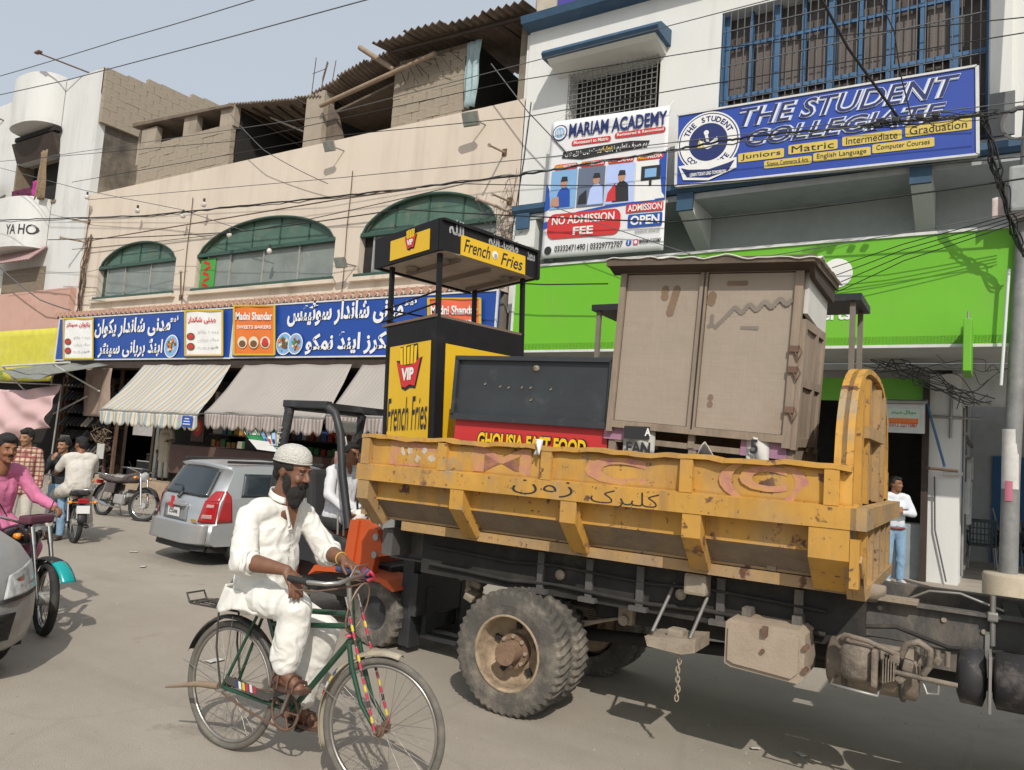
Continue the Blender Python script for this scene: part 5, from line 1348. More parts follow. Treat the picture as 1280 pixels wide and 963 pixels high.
q = G(FRAME); q.box((1.48, .3, .9), (.05, .3, .06)); q.box((1.76, .3, .9), (.05, .3, .06)); q.build('box_bracket', TRK)
q = G(DUST); q.prism([(.93, .70), (1.24, .735), (1.24, .66), (1.16, .635), (.95, .645)], 'y', -.02, .26); q.box((1.09, .1, .73), (.1, .1, .05), bev=.015); q.build('step_tray', TRK)
for x in (.97, 1.2):
    q = G(STEEL); q.cyl((x, .0, .73), (x + .03, .30, 1.0), .012, 6); q.build('tray_stay', TRK)
q = G(DUST); q.box((1.17, .2, 1.02), (.14, .12, .13), bev=.02); q.build('bracket', TRK)
lk = None
p = tp(849, 815, .02)
for k in range(11):
    if lk is None:
        q = G(DUST); q.tube([(.011 * math.cos(t), 0, .021 * math.sin(t)) for t in [2 * PI * i / 10 for i in range(10)]], .0045, 5, closed=True); o = q.build('chain_link', TRK); lk = o.data
    else: o = bpy.data.objects.new('chain_link', lk); COL.objects.link(o); o.parent = TRK
    o.matrix_basis = TR(p.x + .004 * math.sin(k), .02, .64 - .0265 * k, rz=(PI / 2 if k % 2 else 0) + .3)
# air tank, purge unit, pipes
q = G(mat('dusty_tank', (.16, .13, .10), rough=.75, var=.25, dirt=(.30, .24, .18), damt=.5, dscale=3)); q.lathe([(0, 0), (.10, .005), (.13, .02), (.13, .44), (.10, .455), (0, .46)], 28, M=TR(1.92, .22, .715) @ Matrix.Rotation(PI / 2, 4, 'Y')); q.build('air_tank', TRK)
for x in (2.02, 2.3):
    q = G(FRAME); q.tube([(x, .22 + .137 * math.cos(t), .715 + .137 * math.sin(t)) for t in [i * 2 * PI / 20 for i in range(20)]], .012, 5, closed=True); q.build('tank_strap', TRK)
GRS = mat('greasy_dust', (.19, .155, .12), rough=.8, var=.35, scale=14, bump=.3, dirt=(.05, .042, .035), damt=.45, dscale=9)
q = G(GRS); q.lathe([(0, -.09), (.07, -.085), (.085, -.06), (.085, .06), (.07, .085), (0, .09)], 18, M=TR(2.10, .0, .775) @ Matrix.Diagonal((1, .8, 1, 1))); q.box((2.185, .0, .775), (.03, .17, .19), bev=.01); q.build('filter_box', TRK)
for k in range(5):
    q = G(GRS); q.box((2.225 + .012 * k, .0, .775), (.006, .15, .13 - .01 * k)); q.build('cooling_fin', TRK)
q = G(GRS)
for k, (x, y, z, s_) in enumerate(((2.27, -.02, .84, .05), (2.33, .02, .80, .05), (2.40, .0, .84, .045), (2.46, .02, .85, .035), (2.30, -.02, .74, .04), (2.02, .03, .875, .05))):
    q.box((x, y, z), (s_, s_, s_ * 1.2), rot=(0, .2 * k, .1), bev=.01)
for k in range(4): q.cyl((2.37 + .045 * k, .02, .83), (2.37 + .045 * k, .02, .90), .013, 8)
o = q.build('valve_block', TRK); o['kind'] = 'stuff'
for pts_, r_, m_ in (([(2.02, .0, .88), (2.05, -.04, .91), (2.15, -.05, .90), (2.27, -.04, .86)], .013, GRS), ([(2.22, -.03, .77), (2.35, -.04, .765), (2.55, -.02, .755)], .013, GRS), ([(2.30, -.02, .85), (2.33, -.05, .92), (2.38, -.06, .94), (2.43, -.05, .91), (2.43, -.04, .83), (2.40, -.03, .78)], .017, GRS), ([(2.40, -.02, .74), (2.42, -.03, .69), (2.47, -.03, .70), (2.47, -.02, .75)], .008, STEEL),
                     ([(1.98, .1, .66), (1.98, -.06, .65), (2.2, -.07, .64), (2.2, .1, .66)], .009, STEEL), ([(2.06, .33, .90), (2.25, .33, .93), (2.5, .36, .86), (2.8, .38, .88)], .012, GRIME)):
    q = G(m_); q.tube(pts_, r_, 8); q.build('air_pipe', TRK)
DRUM = mat('black_drum_paint', (.022, .021, .023), rough=.65, var=.3, scale=5, dirt=(.26, .215, .19), damt=.42, dscale=3.2)
for x0_, x1_ in ((2.54, 2.675), (2.695, 3.05)):
    q = G(DRUM); q.lathe([(0, 0), (.09, .004), (.138, .02), (.14, x1_ - x0_ - .02), (.09, x1_ - x0_ - .004), (0, x1_ - x0_)], 28, M=TR(x0_, .13, .785) @ Matrix.Rotation(PI / 2, 4, 'Y')); q.build('air_drum', TRK)
q = G(STEEL); q.box((2.685, .06, .79), (.012, .2, .27)); q.box((2.675, .28, .92), (.02, .1, .12)); q.build('drum_bracket', TRK)
for px_, py_ in ((1072, 747), (1060, 770), (1100, 760), (1180, 775), (1230, 790)):
    p = tp(px_, py_, .425); q = G(DUST); q.cyl((p.x, .42, p.z), (p.x, .44, p.z), .014, 8); q.build('rivet', TRK)
q = G(DUST); q.lathe([(0, 0), (.06, .0), (.1, .05), (.1, .09), (0, .1)], 16, M=TR(2.09, .4, 1.04)); q.box((2.2, .43, 1.065), (.3, .14, .02)); q.build('hinge_cap', TRK)
q = G(STEEL); q.tube([(2.28, .5, 1.06), (2.4, .48, 1.13), (2.55, .46, 1.14), (2.75, .45, 1.08)], .008, 6); q.cyl((2.70, .40, .9), (2.70, .40, 1.16), .014, 8); q.box((2.70, .4, 1.05), (.05, .05, .05), bev=.01); q.build('brake_line', TRK)
# ---- cab, just past the frame
CABM = mat('cab_green_paint', (.03, .10, .07), rough=.4, var=.1, dirt=(.2, .17, .13), damt=.3)
q = G(CABM); q.prism([(3.02, .75), (3.02, 2.1), (3.2, 2.32), (4.25, 2.32), (4.62, 1.55), (4.66, .75), (4.0, .75), (3.95, .95), (3.15, .95), (3.1, .75)], 'y', .02, 1.72); cab = q.build('cab', TRK)
q = G(GLASSD); q.prism([(3.35, 1.5), (3.35, 2.1), (4.2, 2.1), (4.42, 1.5)], 'y', .0, .015); q.build('side_window', cab)
q = G(GLASSD); q.prism([(4.33, 2.2), (4.63, 1.58), (4.645, 1.58), (4.345, 2.2)], 'y', .15, 1.6); q.build('windscreen', cab)
q = G(BLACK); q.box((4.72, .87, .66), (.16, 1.75, .22), bev=.03); q.build('bumper', cab)

# ================================================================ what stands in the bed
KBLK = mat('kiosk_black_paint', (.012, .011, .012), rough=.5, spec=.25, var=.2, dirt=(.06, .055, .05), damt=.2)
KYLW = mat('kiosk_yellow_vinyl', (.68, .42, .012), rough=.35, var=.05, scale=3)
KM = TM @ TR(-.928, .25, 1.21, rz=R(-12.8)) @ Matrix.Rotation(R(-3.7), 4, 'Y')
K = thing('fries_kiosk', 'tall black and yellow french fries kiosk with an open canopy on the truck bed', 'kiosk', M=KM)
W_, D_ = .65, 1.0
def face(side, g, parent, nm, kind=None):
    """artwork drawn in x (along), z, facing -y: 0 = short front face, 1 = long side"""
    if side: g.v = [(-y, x, z) for x, y, z in g.v]
    o = g.build(nm, parent)
    if kind: o['kind'] = kind
    return o
q = G(KBLK); q.box((-W_ / 2, D_ / 2, .78), (W_, D_, 1.55)); body = q.build('body', K)
q = G(mat('worktop_brown', (.16, .11, .08), rough=.7)); q.box((-W_ / 2 - .03, D_ / 2, 1.565), (W_ + .06, D_ + .02, .02)); q.build('worktop', K)
q = G(KYLW); q.box((-W_ / 2 - .0, -.006, .86), (W_ * .80, .006, 1.02)); q.build('front_panel', K)
q = G(KYLW); q.box((.006, D_ / 2 + .02, .78), (.006, D_ * .86, 1.14)); q.build('side_panel', K)
def fries(g, cx, cz, s, y=-.012, big=True):
    g.use(I_BLK); g.add([(cx + s * x, y, cz + s * z) for x, z in ((-.60, .28), (-.30, -.60), (-.12, -.68), (.1, -.60), (.36, -.64), (.64, .30), (.45, .22), (.40, .72), (-.44, .68), (-.40, .26))], [list(range(10))])
    g.use(I_YEL)
    for k in range(5): g.add([(cx + s * (-.34 + .16 * k + dx), y - .003 - .0004 * k, cz + s * z) for dx, z in ((-.05, .12), (.07, .12), (.03 + .015 * k, .66 + .03 * (k % 2)), (-.10 + .015 * k, .64 + .03 * (k % 2)))], [(0, 1, 2, 3)])
    g.use(I_RED); g.add([(cx + s * x, y - .006, cz + s * z) for x, z in ((-.56, .24), (-.30, .12), (0, .08), (.30, .12), (.58, .30), (.34, -.56), (.1, -.50), (-.1, -.58), (-.28, -.54))], [list(range(9))])
    g.use(I_WHT); text(g, 'VIP', (cx, y - .010, cz - s * .18), w=s * .58, h=s * .38, bold=.05)
g = G(I_BLK); fries(g, -W_ / 2, 1.17, .27); face(0, g, K, 'fries_logo')
g = G(I_BLK); text(g, 'French Fries', (-W_ / 2, -.014, .80), w=W_ * .78, h=.27, bold=.005, shear=.12); face(0, g, K, 'lettering')
g = G(I_BLK); fries(g, D_ * .62, 1.03, .24); face(1, g, K, 'fries_logo')
for (x, y) in ((-.015, .015), (-W_ + .015, .015), (-.015, D_ - .015), (-W_ + .015, D_ - .015)):
    q = G(KBLK); q.box((x, y, 1.82), (.03, .03, .56)); q.box((x, y, 1.2), (.034, .034, 2.3)); q.build('post', K)
for z in (1.66, 1.76):
    q = G(KBLK); q.cyl((-W_ - .04, .0, z - .05), (-W_ - .04, D_, z - .02), .008, 6); q.cyl((-W_ - .06, -.01, z - .06), (-.02, -.01, z), .008, 6); q.build('guard_rail', K)
# canopy: fascia boards, ceiling, lamps
ch = .26; z0_ = 2.07
q = G(KBLK)
q.box((-W_ / 2 - .04, -.05, z0_ + ch / 2 + .0), (W_ + .18, .03, ch))
q.build('front_fascia', K)
q = G(KBLK); q.loft([[(.045, -.06 + (D_ + .16) * t, z0_ + .02 * math.sin(PI * t)), (.075, -.06 + (D_ + .16) * t, z0_ + .02 * math.sin(PI * t)), (.075, -.06 + (D_ + .16) * t, z0_ + ch + .035 * math.sin(PI * t) - .03 * t), (.045, -.06 + (D_ + .16) * t, z0_ + ch + .035 * math.sin(PI * t) - .03 * t)] for t in [i / 12 for i in range(13)]], smooth=False)
q.build('side_fascia', K)
q = G(KBLK); q.box((-W_ - .13, D_ / 2, z0_ + ch / 2), (.03, D_ + .12, ch)); q.box((-W_ / 2, D_ + .07, z0_ + ch / 2), (W_ + .2, .03, ch)); q.box((-W_ / 2, D_ / 2, z0_ + ch - .01), (W_ + .2, D_ + .1, .02)); q.build('canopy_roof', K)
q = G(mat('dusty_ceiling', (.52, .44, .36), rough=.8, var=.2)); q.box((-W_ / 2, D_ / 2, z0_ + .01), (W_ + .14, D_ + .06, .015)); q.build('ceiling', K)
for y_ in (.2, .55, .9):
    q = G(mat('dusty_batten', (.22, .17, .13), rough=.8)); q.box((-W_ / 2, y_, z0_ - .01), (W_, .05, .025)); q.build('ceiling_batten', K)
for x_, y_ in ((-.5, .12), (-.12, .15), (-.1, .85)):
    q = G(DUST); q.lathe([(.05, 0), (.05, -.02), (.02, -.03), (0, -.03)], 14, M=TR(x_, y_, z0_)); q.build('lamp_holder', K)
q = G(KYLW); q.box((-W_ / 2 + .02, -.069, z0_ + ch * .42), (W_ * .78, .006, ch * .66)); q.build('fascia_panel', K)
q = G(KYLW); q.box((.079, D_ / 2 + .03, z0_ + ch * .34), (.006, D_ * .76, ch * .64)); q.build('fascia_panel', K)
g = G(I_BLK); fries(g, -W_ / 2 + .04, z0_ + ch * .58, .13, y=-.074); face(0, g, K, 'fries_logo')
g = G(I_BLK); text(g, 'French', (D_ * .33, -.084, z0_ + ch * .36), w=.30, h=.11, bold=.01, shear=.3); text(g, 'Fries', (D_ * .74, -.084, z0_ + ch * .32), w=.27, h=.11, bold=.01, shear=.3); face(1, g, K, 'lettering')
g = G(I_WHT); disc(g, (D_ * .535, -.085, z0_ + ch * .36), .035, n=12); g.use(I_GREY); disc(g, (D_ * .54, -.088, z0_ + ch * .33), .02, n=9)
text(g, urdu('ماشاءاللہ'), (D_ * .64, -.08, z0_ + ch * .85), w=.36, h=.115, bold=.04); text(g, urdu('اللہ'), (D_ * .1, -.08, z0_ + ch * .83), w=.16, h=.13, bold=.03); text(g, urdu('محمد'), (D_ * .985, -.08, z0_ + ch * .72), w=.1, h=.08, bold=.03); face(1, g, K, 'lettering')

# fast-food cart: black lid box over a red base
CM = TM @ TR(-.685, .05, 1.22) @ Matrix.Rotation(R(1.0), 4, 'Y')
Cc = thing('food_cart', 'black metal food cart with a red lettered base, between the kiosk and cabin', 'food cart', M=CM)
CB = mat('cart_black_metal', (.030, .035, .040), rough=.5, var=.3, scale=3, dirt=(.10, .10, .095), damt=.25, dscale=4)
q = G(CB); q.box((.62, .30, .97), (1.24, .5, .44)); q.build('body', Cc)
for (c_, d_) in (((.62, .035, 1.185), (1.27, .03, .03)), ((.62, .035, .755), (1.27, .03, .045)), ((.0, .035, .97), (.03, .03, .42)), ((1.24, .035, .97), (.03, .03, .42))):
    q = G(CB); q.box(c_, d_); q.build('edge_strip', Cc)
q = G(DUST)
for k, (x_, z_) in enumerate(((.25, 1.0), (.38, .985), (.45, .98), (.56, .985), (.63, .985), (.79, .98), (.64, .90), (.66, 1.12))):
    q.lathe([(0, 0), (.010 if k != 7 else .03, 0), (.008, .006)], 8, M=TR(x_, .048, z_) @ Matrix.Rotation(PI / 2, 4, 'X'))
o = q.build('rivet', Cc); o['kind'] = 'stuff'
q = G(mat('cart_red_paint', (.52, .03, .03), rough=.5, var=.08, dirt=(.3, .05, .04), damt=.2)); q.box((.62, .30, .38), (1.22, .48, .72)); q.build('red_base', Cc)
g = G(I_BLK); text(g, 'GHOUSIA FAST FOOD', (.66, .045, .595), w=.88, h=.13, bold=.09); g.use(I_YEL); text(g, 'GHOUSIA FAST FOOD', (.66, .040, .597), w=.86, h=.11, bold=.035); g.build('lettering', Cc)

# wooden cabin
WD = mat('weathered_timber', (.255, .20, .15), rough=.9, var=.25, scale=7, bump=.3, bscale=30, stretch=(1, 1, .25), dirt=(.15, .10, .075), damt=.35, dscale=4)
PLY = mat('dusty_plywood', (.315, .26, .205), rough=.88, var=.08, scale=2.5, bump=.12, bscale=18, dirt=(.25, .19, .14), damt=.25, dscale=1.5)
def _weave(m):
    nt = m.node_tree; N = nt.nodes; L = nt.links; b = N['Principled BSDF']; src = b.inputs['Base Color'].links[0].from_socket; tc = N['Texture Coordinate']
    for st in ((300, 300, 14), (10, 300, 260)):
        mp = N.new('ShaderNodeMapping'); mp.inputs['Scale'].default_value = st; L.new(tc.outputs['Object'], mp.inputs[0])
        n = N.new('ShaderNodeTexNoise'); n.inputs['Scale'].default_value = .35; n.inputs['Detail'].default_value = 3; L.new(mp.outputs[0], n.inputs['Vector'])
        mr = N.new('ShaderNodeMapRange'); mr.inputs[1].default_value = .3; mr.inputs[2].default_value = .7; mr.inputs[3].default_value = .96; mr.inputs[4].default_value = 1.03; L.new(n.outputs['Fac'], mr.inputs[0])
        v = N.new('ShaderNodeVectorMath'); v.operation = 'SCALE'; L.new(src, v.inputs[0]); L.new(mr.outputs[0], v.inputs['Scale']); src = v.outputs[0]
    L.new(src, b.inputs['Base Color'])
_weave(PLY)
HM = TM @ TR(.575, .07, 1.87, rz=R(0)) @ Matrix.Rotation(R(2.6), 4, 'Y')
Hb = thing('wooden_cabin', 'brown plywood cabin with two closed doors and a torn white roof sheet', 'cabin', M=HM)
cw, cd_, chh = 1.13, .68, 1.07
q = G(WD); q.box((cw / 2, cd_ / 2 + .02, .10 + chh / 2), (cw - .06, cd_ - .06, chh - .06)); q.build('carcass', Hb)
for x0_, x1_ in ((.04, .52), (.575, cw - .045)):
    q = G(PLY); q.box(((x0_ + x1_) / 2, .0, .60), (x1_ - x0_, .02, .95)); q.build('door', Hb)
for c_, d_ in (((.015, -.005, .6), (.04, .05, 1.1)), ((.548, -.012, .6), (.045, .035, 1.0)), ((cw - .02, -.005, .6), (.045, .05, 1.1)), ((cw / 2, -.008, .1), (cw - .05, .045, .045)), ((cw / 2, -.008, 1.095), (cw - .05, .045, .04))):
    q = G(WD); q.box(c_, d_); q.build('frame_rail', Hb)
q = G(BLACK); q.box((.555, -.028, .6), (.008, .012, .98)); q.build('door_gap', Hb)
q = G(WD)      # right side: frame and boards
for y_ in (.03, .40, cd_ - .03):
    q = G(WD); q.box((cw + .012, y_, .42), (.035, .06, .75)); q.build('side_post', Hb)
for z_ in (.10, .45, .79):
    q = G(WD); q.box((cw + .014, cd_ / 2, z_), (.03, cd_ - .02, .05), rot=(.04, 0, 0)); q.build('side_rail', Hb)
for k in range(6):
    q = G(WD); q.box((cw + .002 + .002 * (k % 2), .085 + .102 * k, .42), (.018, .096, .68)); q.build('side_plank', Hb)
q = G(mat('white_side_panel', (.55, .54, .50), rough=.8, var=.1)); q.prism([(.04, .84), (cd_ - .02, .80), (cd_ - .02, 1.10), (.04, 1.12)], 'x', cw + .0, cw + .025); q.build('white_panel', Hb)
for z_ in (.27, .5, .62):
    q = G(RUST); q.box((cw - .015, -.035, z_), (.05, .02, .035)); q.tube([(cw + .01, -.04, z_ + .02), (cw + .03, -.045, z_ - .02), (cw + .012, -.045, z_ - .06), (cw - .01, -.04, z_ - .02)], .006, 5, closed=True); q.build('hasp', Hb)
q = G(mat('roof_board', (.10, .075, .055), rough=.85, var=.25, dirt=(.2, .15, .11), damt=.3)); q.prism([(-.13, 1.105), (-.13, 1.145), (cd_ + .04, 1.16), (cd_ + .04, 1.12), (.0, 1.10)], 'x', -.07, cw + .075); q.build('roof', Hb)
q = G(DARKW); q.prism([(-.12, 1.104), (-.01, 1.104), (-.01, 1.07)], 'x', -.06, cw + .06); q.prism([(-.08, 1.104), (cd_, 1.12), (cd_, 1.03), (0, 1.04)], 'x', cw + .03, cw + .06); q.build('eave_board', Hb)
q = G(mat('torn_white_sheet', (.62, .60, .54), rough=.7, var=.12, scale=5, dirt=(.35, .30, .24), damt=.25, dscale=4))
q.grid(lambda u, v: (-.085 + (cw + .18) * u, -.14 + (cd_ + .2) * v, 1.155 + .02 * v + .024 * abs(noise.noise(Vector((u * 7, v * 4, 3)))) * 1.6 - (.035 if v < .08 else 0) * (.55 + .9 * noise.noise(Vector((u * 11, 0, 1)))) + .012 * math.sin(u * 5)), 50, 16, thick=.006)
q.build('roof_sheet', Hb)
MAUV = mat('mauve_painted_timber', (.36, .19, .27), rough=.85, var=.2, scale=6, dirt=(.24, .15, .13), damt=.3, dscale=4)
for (c_, d_, m_) in (((.08, .02, .045), (.22, .03, .09), MAUV), ((cw - .15, .02, .035), (.26, .03, .10), MAUV), ((cw / 2, .03, .005), (cw - .1, .04, .035), WD), ((.55, .02, .04), (.04, .03, .09), WD), ((cw / 2, cd_ - .03, .04), (cw, .04, .08), WD), ((cw - .01, .42, .02), (.05, .78, .12), WD), ((.02, .42, .02), (.05, .78, .12), WD)):
    q = G(m_); q.box(c_, d_); q.build('base_rail', Hb)
for x_ in (.03, .56, cw - .05):
    for y_ in (.04, cd_ - .06):
        q = G(WD); q.box((x_, y_, -.32), (.05, .05, .66)); q.build('leg', Hb)
STN = mat('dark_stain', (.19, .13, .085), rough=.9, var=.2); STG = mat('grey_spray', (.20, .17, .145), rough=.9, var=.2)
def soft_mark(nm, m, path, r):
    q = G(m)
    pts = [Vector(p_) for p_ in path]
    for i, p_ in enumerate(pts):
        q.add([(p_.x + r * (1 + .25 * noise.noise(Vector((i, j * .7, 0)))) * math.cos(2 * PI * j / 14), -.0115 - .00025 * i, p_.z + r * 1.15 * (1 + .25 * noise.noise(Vector((i, j * .7, 5)))) * math.sin(2 * PI * j / 14)) for j in range(14)], [list(range(14))])
    o = q.build(nm, Hb); o['kind'] = 'stuff'
soft_mark('stain', STN, [(.30, 0, .97), (.30, 0, .93)], .026); soft_mark('stain', STN, [(.375 - .006 * k, 0, .97 - .028 * k) for k in range(6)], .026)
soft_mark('stain', STN, [(.60, 0, .90), (.605, 0, .93)], .028); soft_mark('stain', STN, [(.70 + .02 * k, 0, 1.01) for k in range(6)], .014); soft_mark('stain', STN, [(.65, 0, .31), (.65, 0, .27)], .018)
soft_mark('spray_scrawl', STG, [(.64 + .011 * k, 0, .74 + .012 * k if k < 6 else .82 + .018 * math.sin(k * .8) + .0022 * k) for k in range(40)], .013)
soft_mark('spray_scrawl', STG, [(.60 + .01 * k, 0, .745 - .0 * k + .004 * k) for k in range(3)] + [(.615, 0, .76 + .012 * k) for k in range(5)], .012)
soft_mark('spray_scrawl', STG, [(.80 + .01 * k, 0, .74) for k in range(10)], .010)
# papers hung under the cabin
def paper(name, lab, px0, px1, py0, py1, y, m, extra=None):
    a, b = tp(px0, py1, y), tp(px1, py1, y); c, d = tp(px0, py0, y), tp(px1, py0, y)
    T = thing(name, lab, 'paper', M=TM @ Matrix.Translation(a)); O = Matrix.Translation(-a)
    q = G(m); q.grid(lambda u, v: tuple(a.lerp(b, u).lerp(c.lerp(d, u), v) + Vector((0, .02 * math.sin(6 * u + 2 * v), .008 * math.sin(9 * u)))), 8, 8, thick=.003); q.v = [tuple(O @ Vector(p_)) for p_ in q.v]; q.build('sheet', T)
    if extra:
        for s_, u, v, w_, h_, m_ in extra:
            q = G(m_)
            pa = a.lerp(b, u).lerp(c.lerp(d, u), v) - a; q.M = Matrix.Identity(4)
            if s_: text(q, s_, (pa.x, -.03, pa.z), w=w_, h=h_, bold=.03)
            else: q.box((pa.x, -.024, pa.z), (w_, .004, h_))
            q.build('print', T)
paper('torn_poster', 'torn black and white paper hanging from the left end of the cabin base', 778, 818, 533, 568, .055, mat('newsprint', (.42, .41, .38), rough=.9, var=.15), [(None, .5, .76, .17, .08, I_BLK), ('A', .85, .78, .04, .05, I_WHT), ('FAN', .55, .22, .16, .075, I_BLK)])
paper('torn_poster', 'torn white paper with a black number hanging near the middle of the cabin base', 932, 961, 546, 580, .055, mat('newsprint_pale', (.55, .54, .50), rough=.9, var=.12), [('5', .42, .62, .045, .085, I_BLK)])
T = thing('plastic_bag', 'white crumpled plastic bag peaking over the truck rim between two torn papers', 'bag', M=TM @ Matrix.Translation(tp(882, 578, .06)))
q = G(mat('white_plastic', (.60, .58, .54), rough=.5, var=.08)); q.grid(lambda u, v: (-.17 + .30 * u, .12 * v + .03 * math.sin(9 * u), -.06 + .17 * max(0, 1 - abs(u - .55) * 2.0) * (1 - .5 * v) + .018 * math.sin(14 * u + 5 * v)), 16, 8, thick=.004); q.build('sheet', T)

# bare angle-iron stall behind the cabin
FM = TM @ TR(-.09, 1.25, 1.22)
F = thing('street_stall', 'bare angle-iron stall frame with a flat black top, standing behind the cabin', 'stall', M=FM)
for x_ in (0, 1.95):
    for y_ in (0, .42):
        q = G(mat('angle_iron', (.18, .15, .125), rough=.7, var=.25)); q.box((x_, y_, .87), (.035, .035, 1.76)); q.build('post', F)
q = G(BLACK); q.box((.98, .21, 1.76), (2.06, .52, .05)); q.build('top', F)
q = G(mat('angle_iron', 0)); q.box((.98, -.02, .42), (1.95, .03, .04)); q.box((.98, .42, .42), (1.95, .03, .04)); q.build('rail', F)
q = G(GRIME); q.box((.98, .25, .2), (1.9, .4, .35)); q.build('crate', F)
# odds and ends lying in the bed
for (x_, y_, s_, lab) in ((1.55, 1.1, .28, 'dark wooden box in the shade behind the cabin'),):
    q = G(DARKW); q.box((0, 0, s_ / 2), (s_ * 1.4, s_, s_ * 1.3), bev=.01); o = q.build('crate'); o.matrix_world = TM @ TR(x_, y_ - .3, 1.215, rz=.2); tag(o, lab, 'crate')
# ================================================================ cars
SILV = mat('silver_car_paint', (.43, .45, .46), rough=.32, metal=.55, var=.03, coat=.25, dirt=(.30, .28, .25), damt=.25, dscale=1.5)
SILV2 = mat('dusty_silver_paint', (.33, .33, .325), rough=.4, metal=.45, var=.04, coat=.3, dirt=(.27, .24, .2), damt=.3, dscale=2)
TINT = mat('tinted_glass', (.02, .028, .034), rough=.06, var=.2, spec=.8)
REDL = mat('red_lens', (.33, .012, .015), rough=.15, var=.15, coat=.6)
CLRL = mat('clear_lens', (.50, .46, .44), rough=.12, var=.2, coat=.8)
CHRM = mat('chrome', (.55, .55, .55), rough=.18, metal=1., var=.1)
BLKP = mat('black_plastic', (.022, .022, .023), rough=.55, var=.2, dirt=(.10, .09, .08), damt=.25)
PLATE = mat('plate_white', (.62, .62, .60), rough=.5, var=.04)
def car_shell(prof_, hw, rear=.17, front=.3, belt=.86, roof=1.3, tumble=.17):
    """S(x, z, f): point of a car skin for a side-profile point and a cross position f in -1..1"""
    L0 = min(p[0] for p in prof_); L1 = max(p[0] for p in prof_); Hh = max(p[1] for p in prof_)
    def S(x, z, f, off=0.):
        a = abs(f)
        w = hw + off
        y = f * w * (1 - tumble * max(0, (z - belt) / (Hh - belt)) ** 1.15) * (1 - .05 * max(0, (.45 - z) / .3))
        c = max(0, a - .45) / .55
        u = (x - L0) / (L1 - L0)
        if u < .35: x = x + rear * c ** 2.4 * (1 - u / .35)
        if u > .65: x = x - front * c ** 2.0 * (u - .65) / .35
        if z > belt: z = z - .055 * a ** 2.2 * (z - belt) / (Hh - belt)
        return (x, y, z)
    return S
def build_car(T, prof_, hw, m, S, belt_i, fs=None):
    fs = fs or [-1, -.985, -.95, -.88, -.75, -.5, -.2, .2, .5, .75, .88, .95, .985, 1]
    q = G(m)
    q.loft([[S(x, z, f) for x, z in prof_] for f in fs], smooth=True, cap=False)
    for sgn in (-1, 1):
        lo, hi = belt_i
        low = prof_[:lo + 1] + prof_[hi:]; up = prof_[lo:hi + 1]
        for poly in (low, up):
            c = (sum(p[0] for p in poly) / len(poly), sum(p[1] for p in poly) / len(poly))
            vs = [S(x, z, sgn) for x, z in poly] + [S(c[0], c[1], sgn)]; n_ = len(poly)
            q.add(vs, [((i + 1) % n_, i, n_) if sgn > 0 else (i, (i + 1) % n_, n_) for i in range(n_)], False)
    return q.build('body', T)
def skin_patch(S, pts, m, name, T, off=.012, n_=8, face='side', sgn=-1):
    """patch bounded by 4 corners in (x, z, f), laid just proud of the skin"""
    q = G(m)
    def fn(u, v):
        a = [pts[0][k] * (1 - u) * (1 - v) + pts[1][k] * u * (1 - v) + pts[2][k] * u * v + pts[3][k] * (1 - u) * v for k in range(3)]
        if face == 'side': p = S(a[0], a[1], a[2], off); return p
        p = S(*a); return (p[0] - off, p[1], p[2]) if face == 'rear' else (p[0] + off, p[1], p[2])
    q.grid(fn, n_, n_, thick=.004 if face != 'side' else .004)
    return q.build(name, T)
def car_wheel(T, x, y, r, w, sgn):
    q = G(TYRED); q.lathe([(r * .62, -w / 2), (r * .9, -w / 2), (r, -w * .36), (r, w * .36), (r * .9, w / 2), (r * .62, w / 2)], 32, M=Matrix.Rotation(PI / 2, 4, 'X'))
    o = q.build('wheel', T); o.matrix_basis = TR(x, y, r)
    g_ = G(ALU); g_.lathe([(0, .02), (r * .2, .03), (r * .55, .0), (r * .62, -.02), (r * .64, .02)], 24, M=Matrix.Rotation(PI / 2 * (1 if sgn < 0 else -1), 4, 'X') @ Matrix.Translation((0, 0, w * .42)))
    for k in range(5):
        t = 2 * PI * k / 5; g_.box((r * .36 * math.cos(t), sgn * (w * .5), r * .36 * math.sin(t)), (r * .5, .02, r * .16), rot=(0, -t, 0))
    g_.build('rim', o)
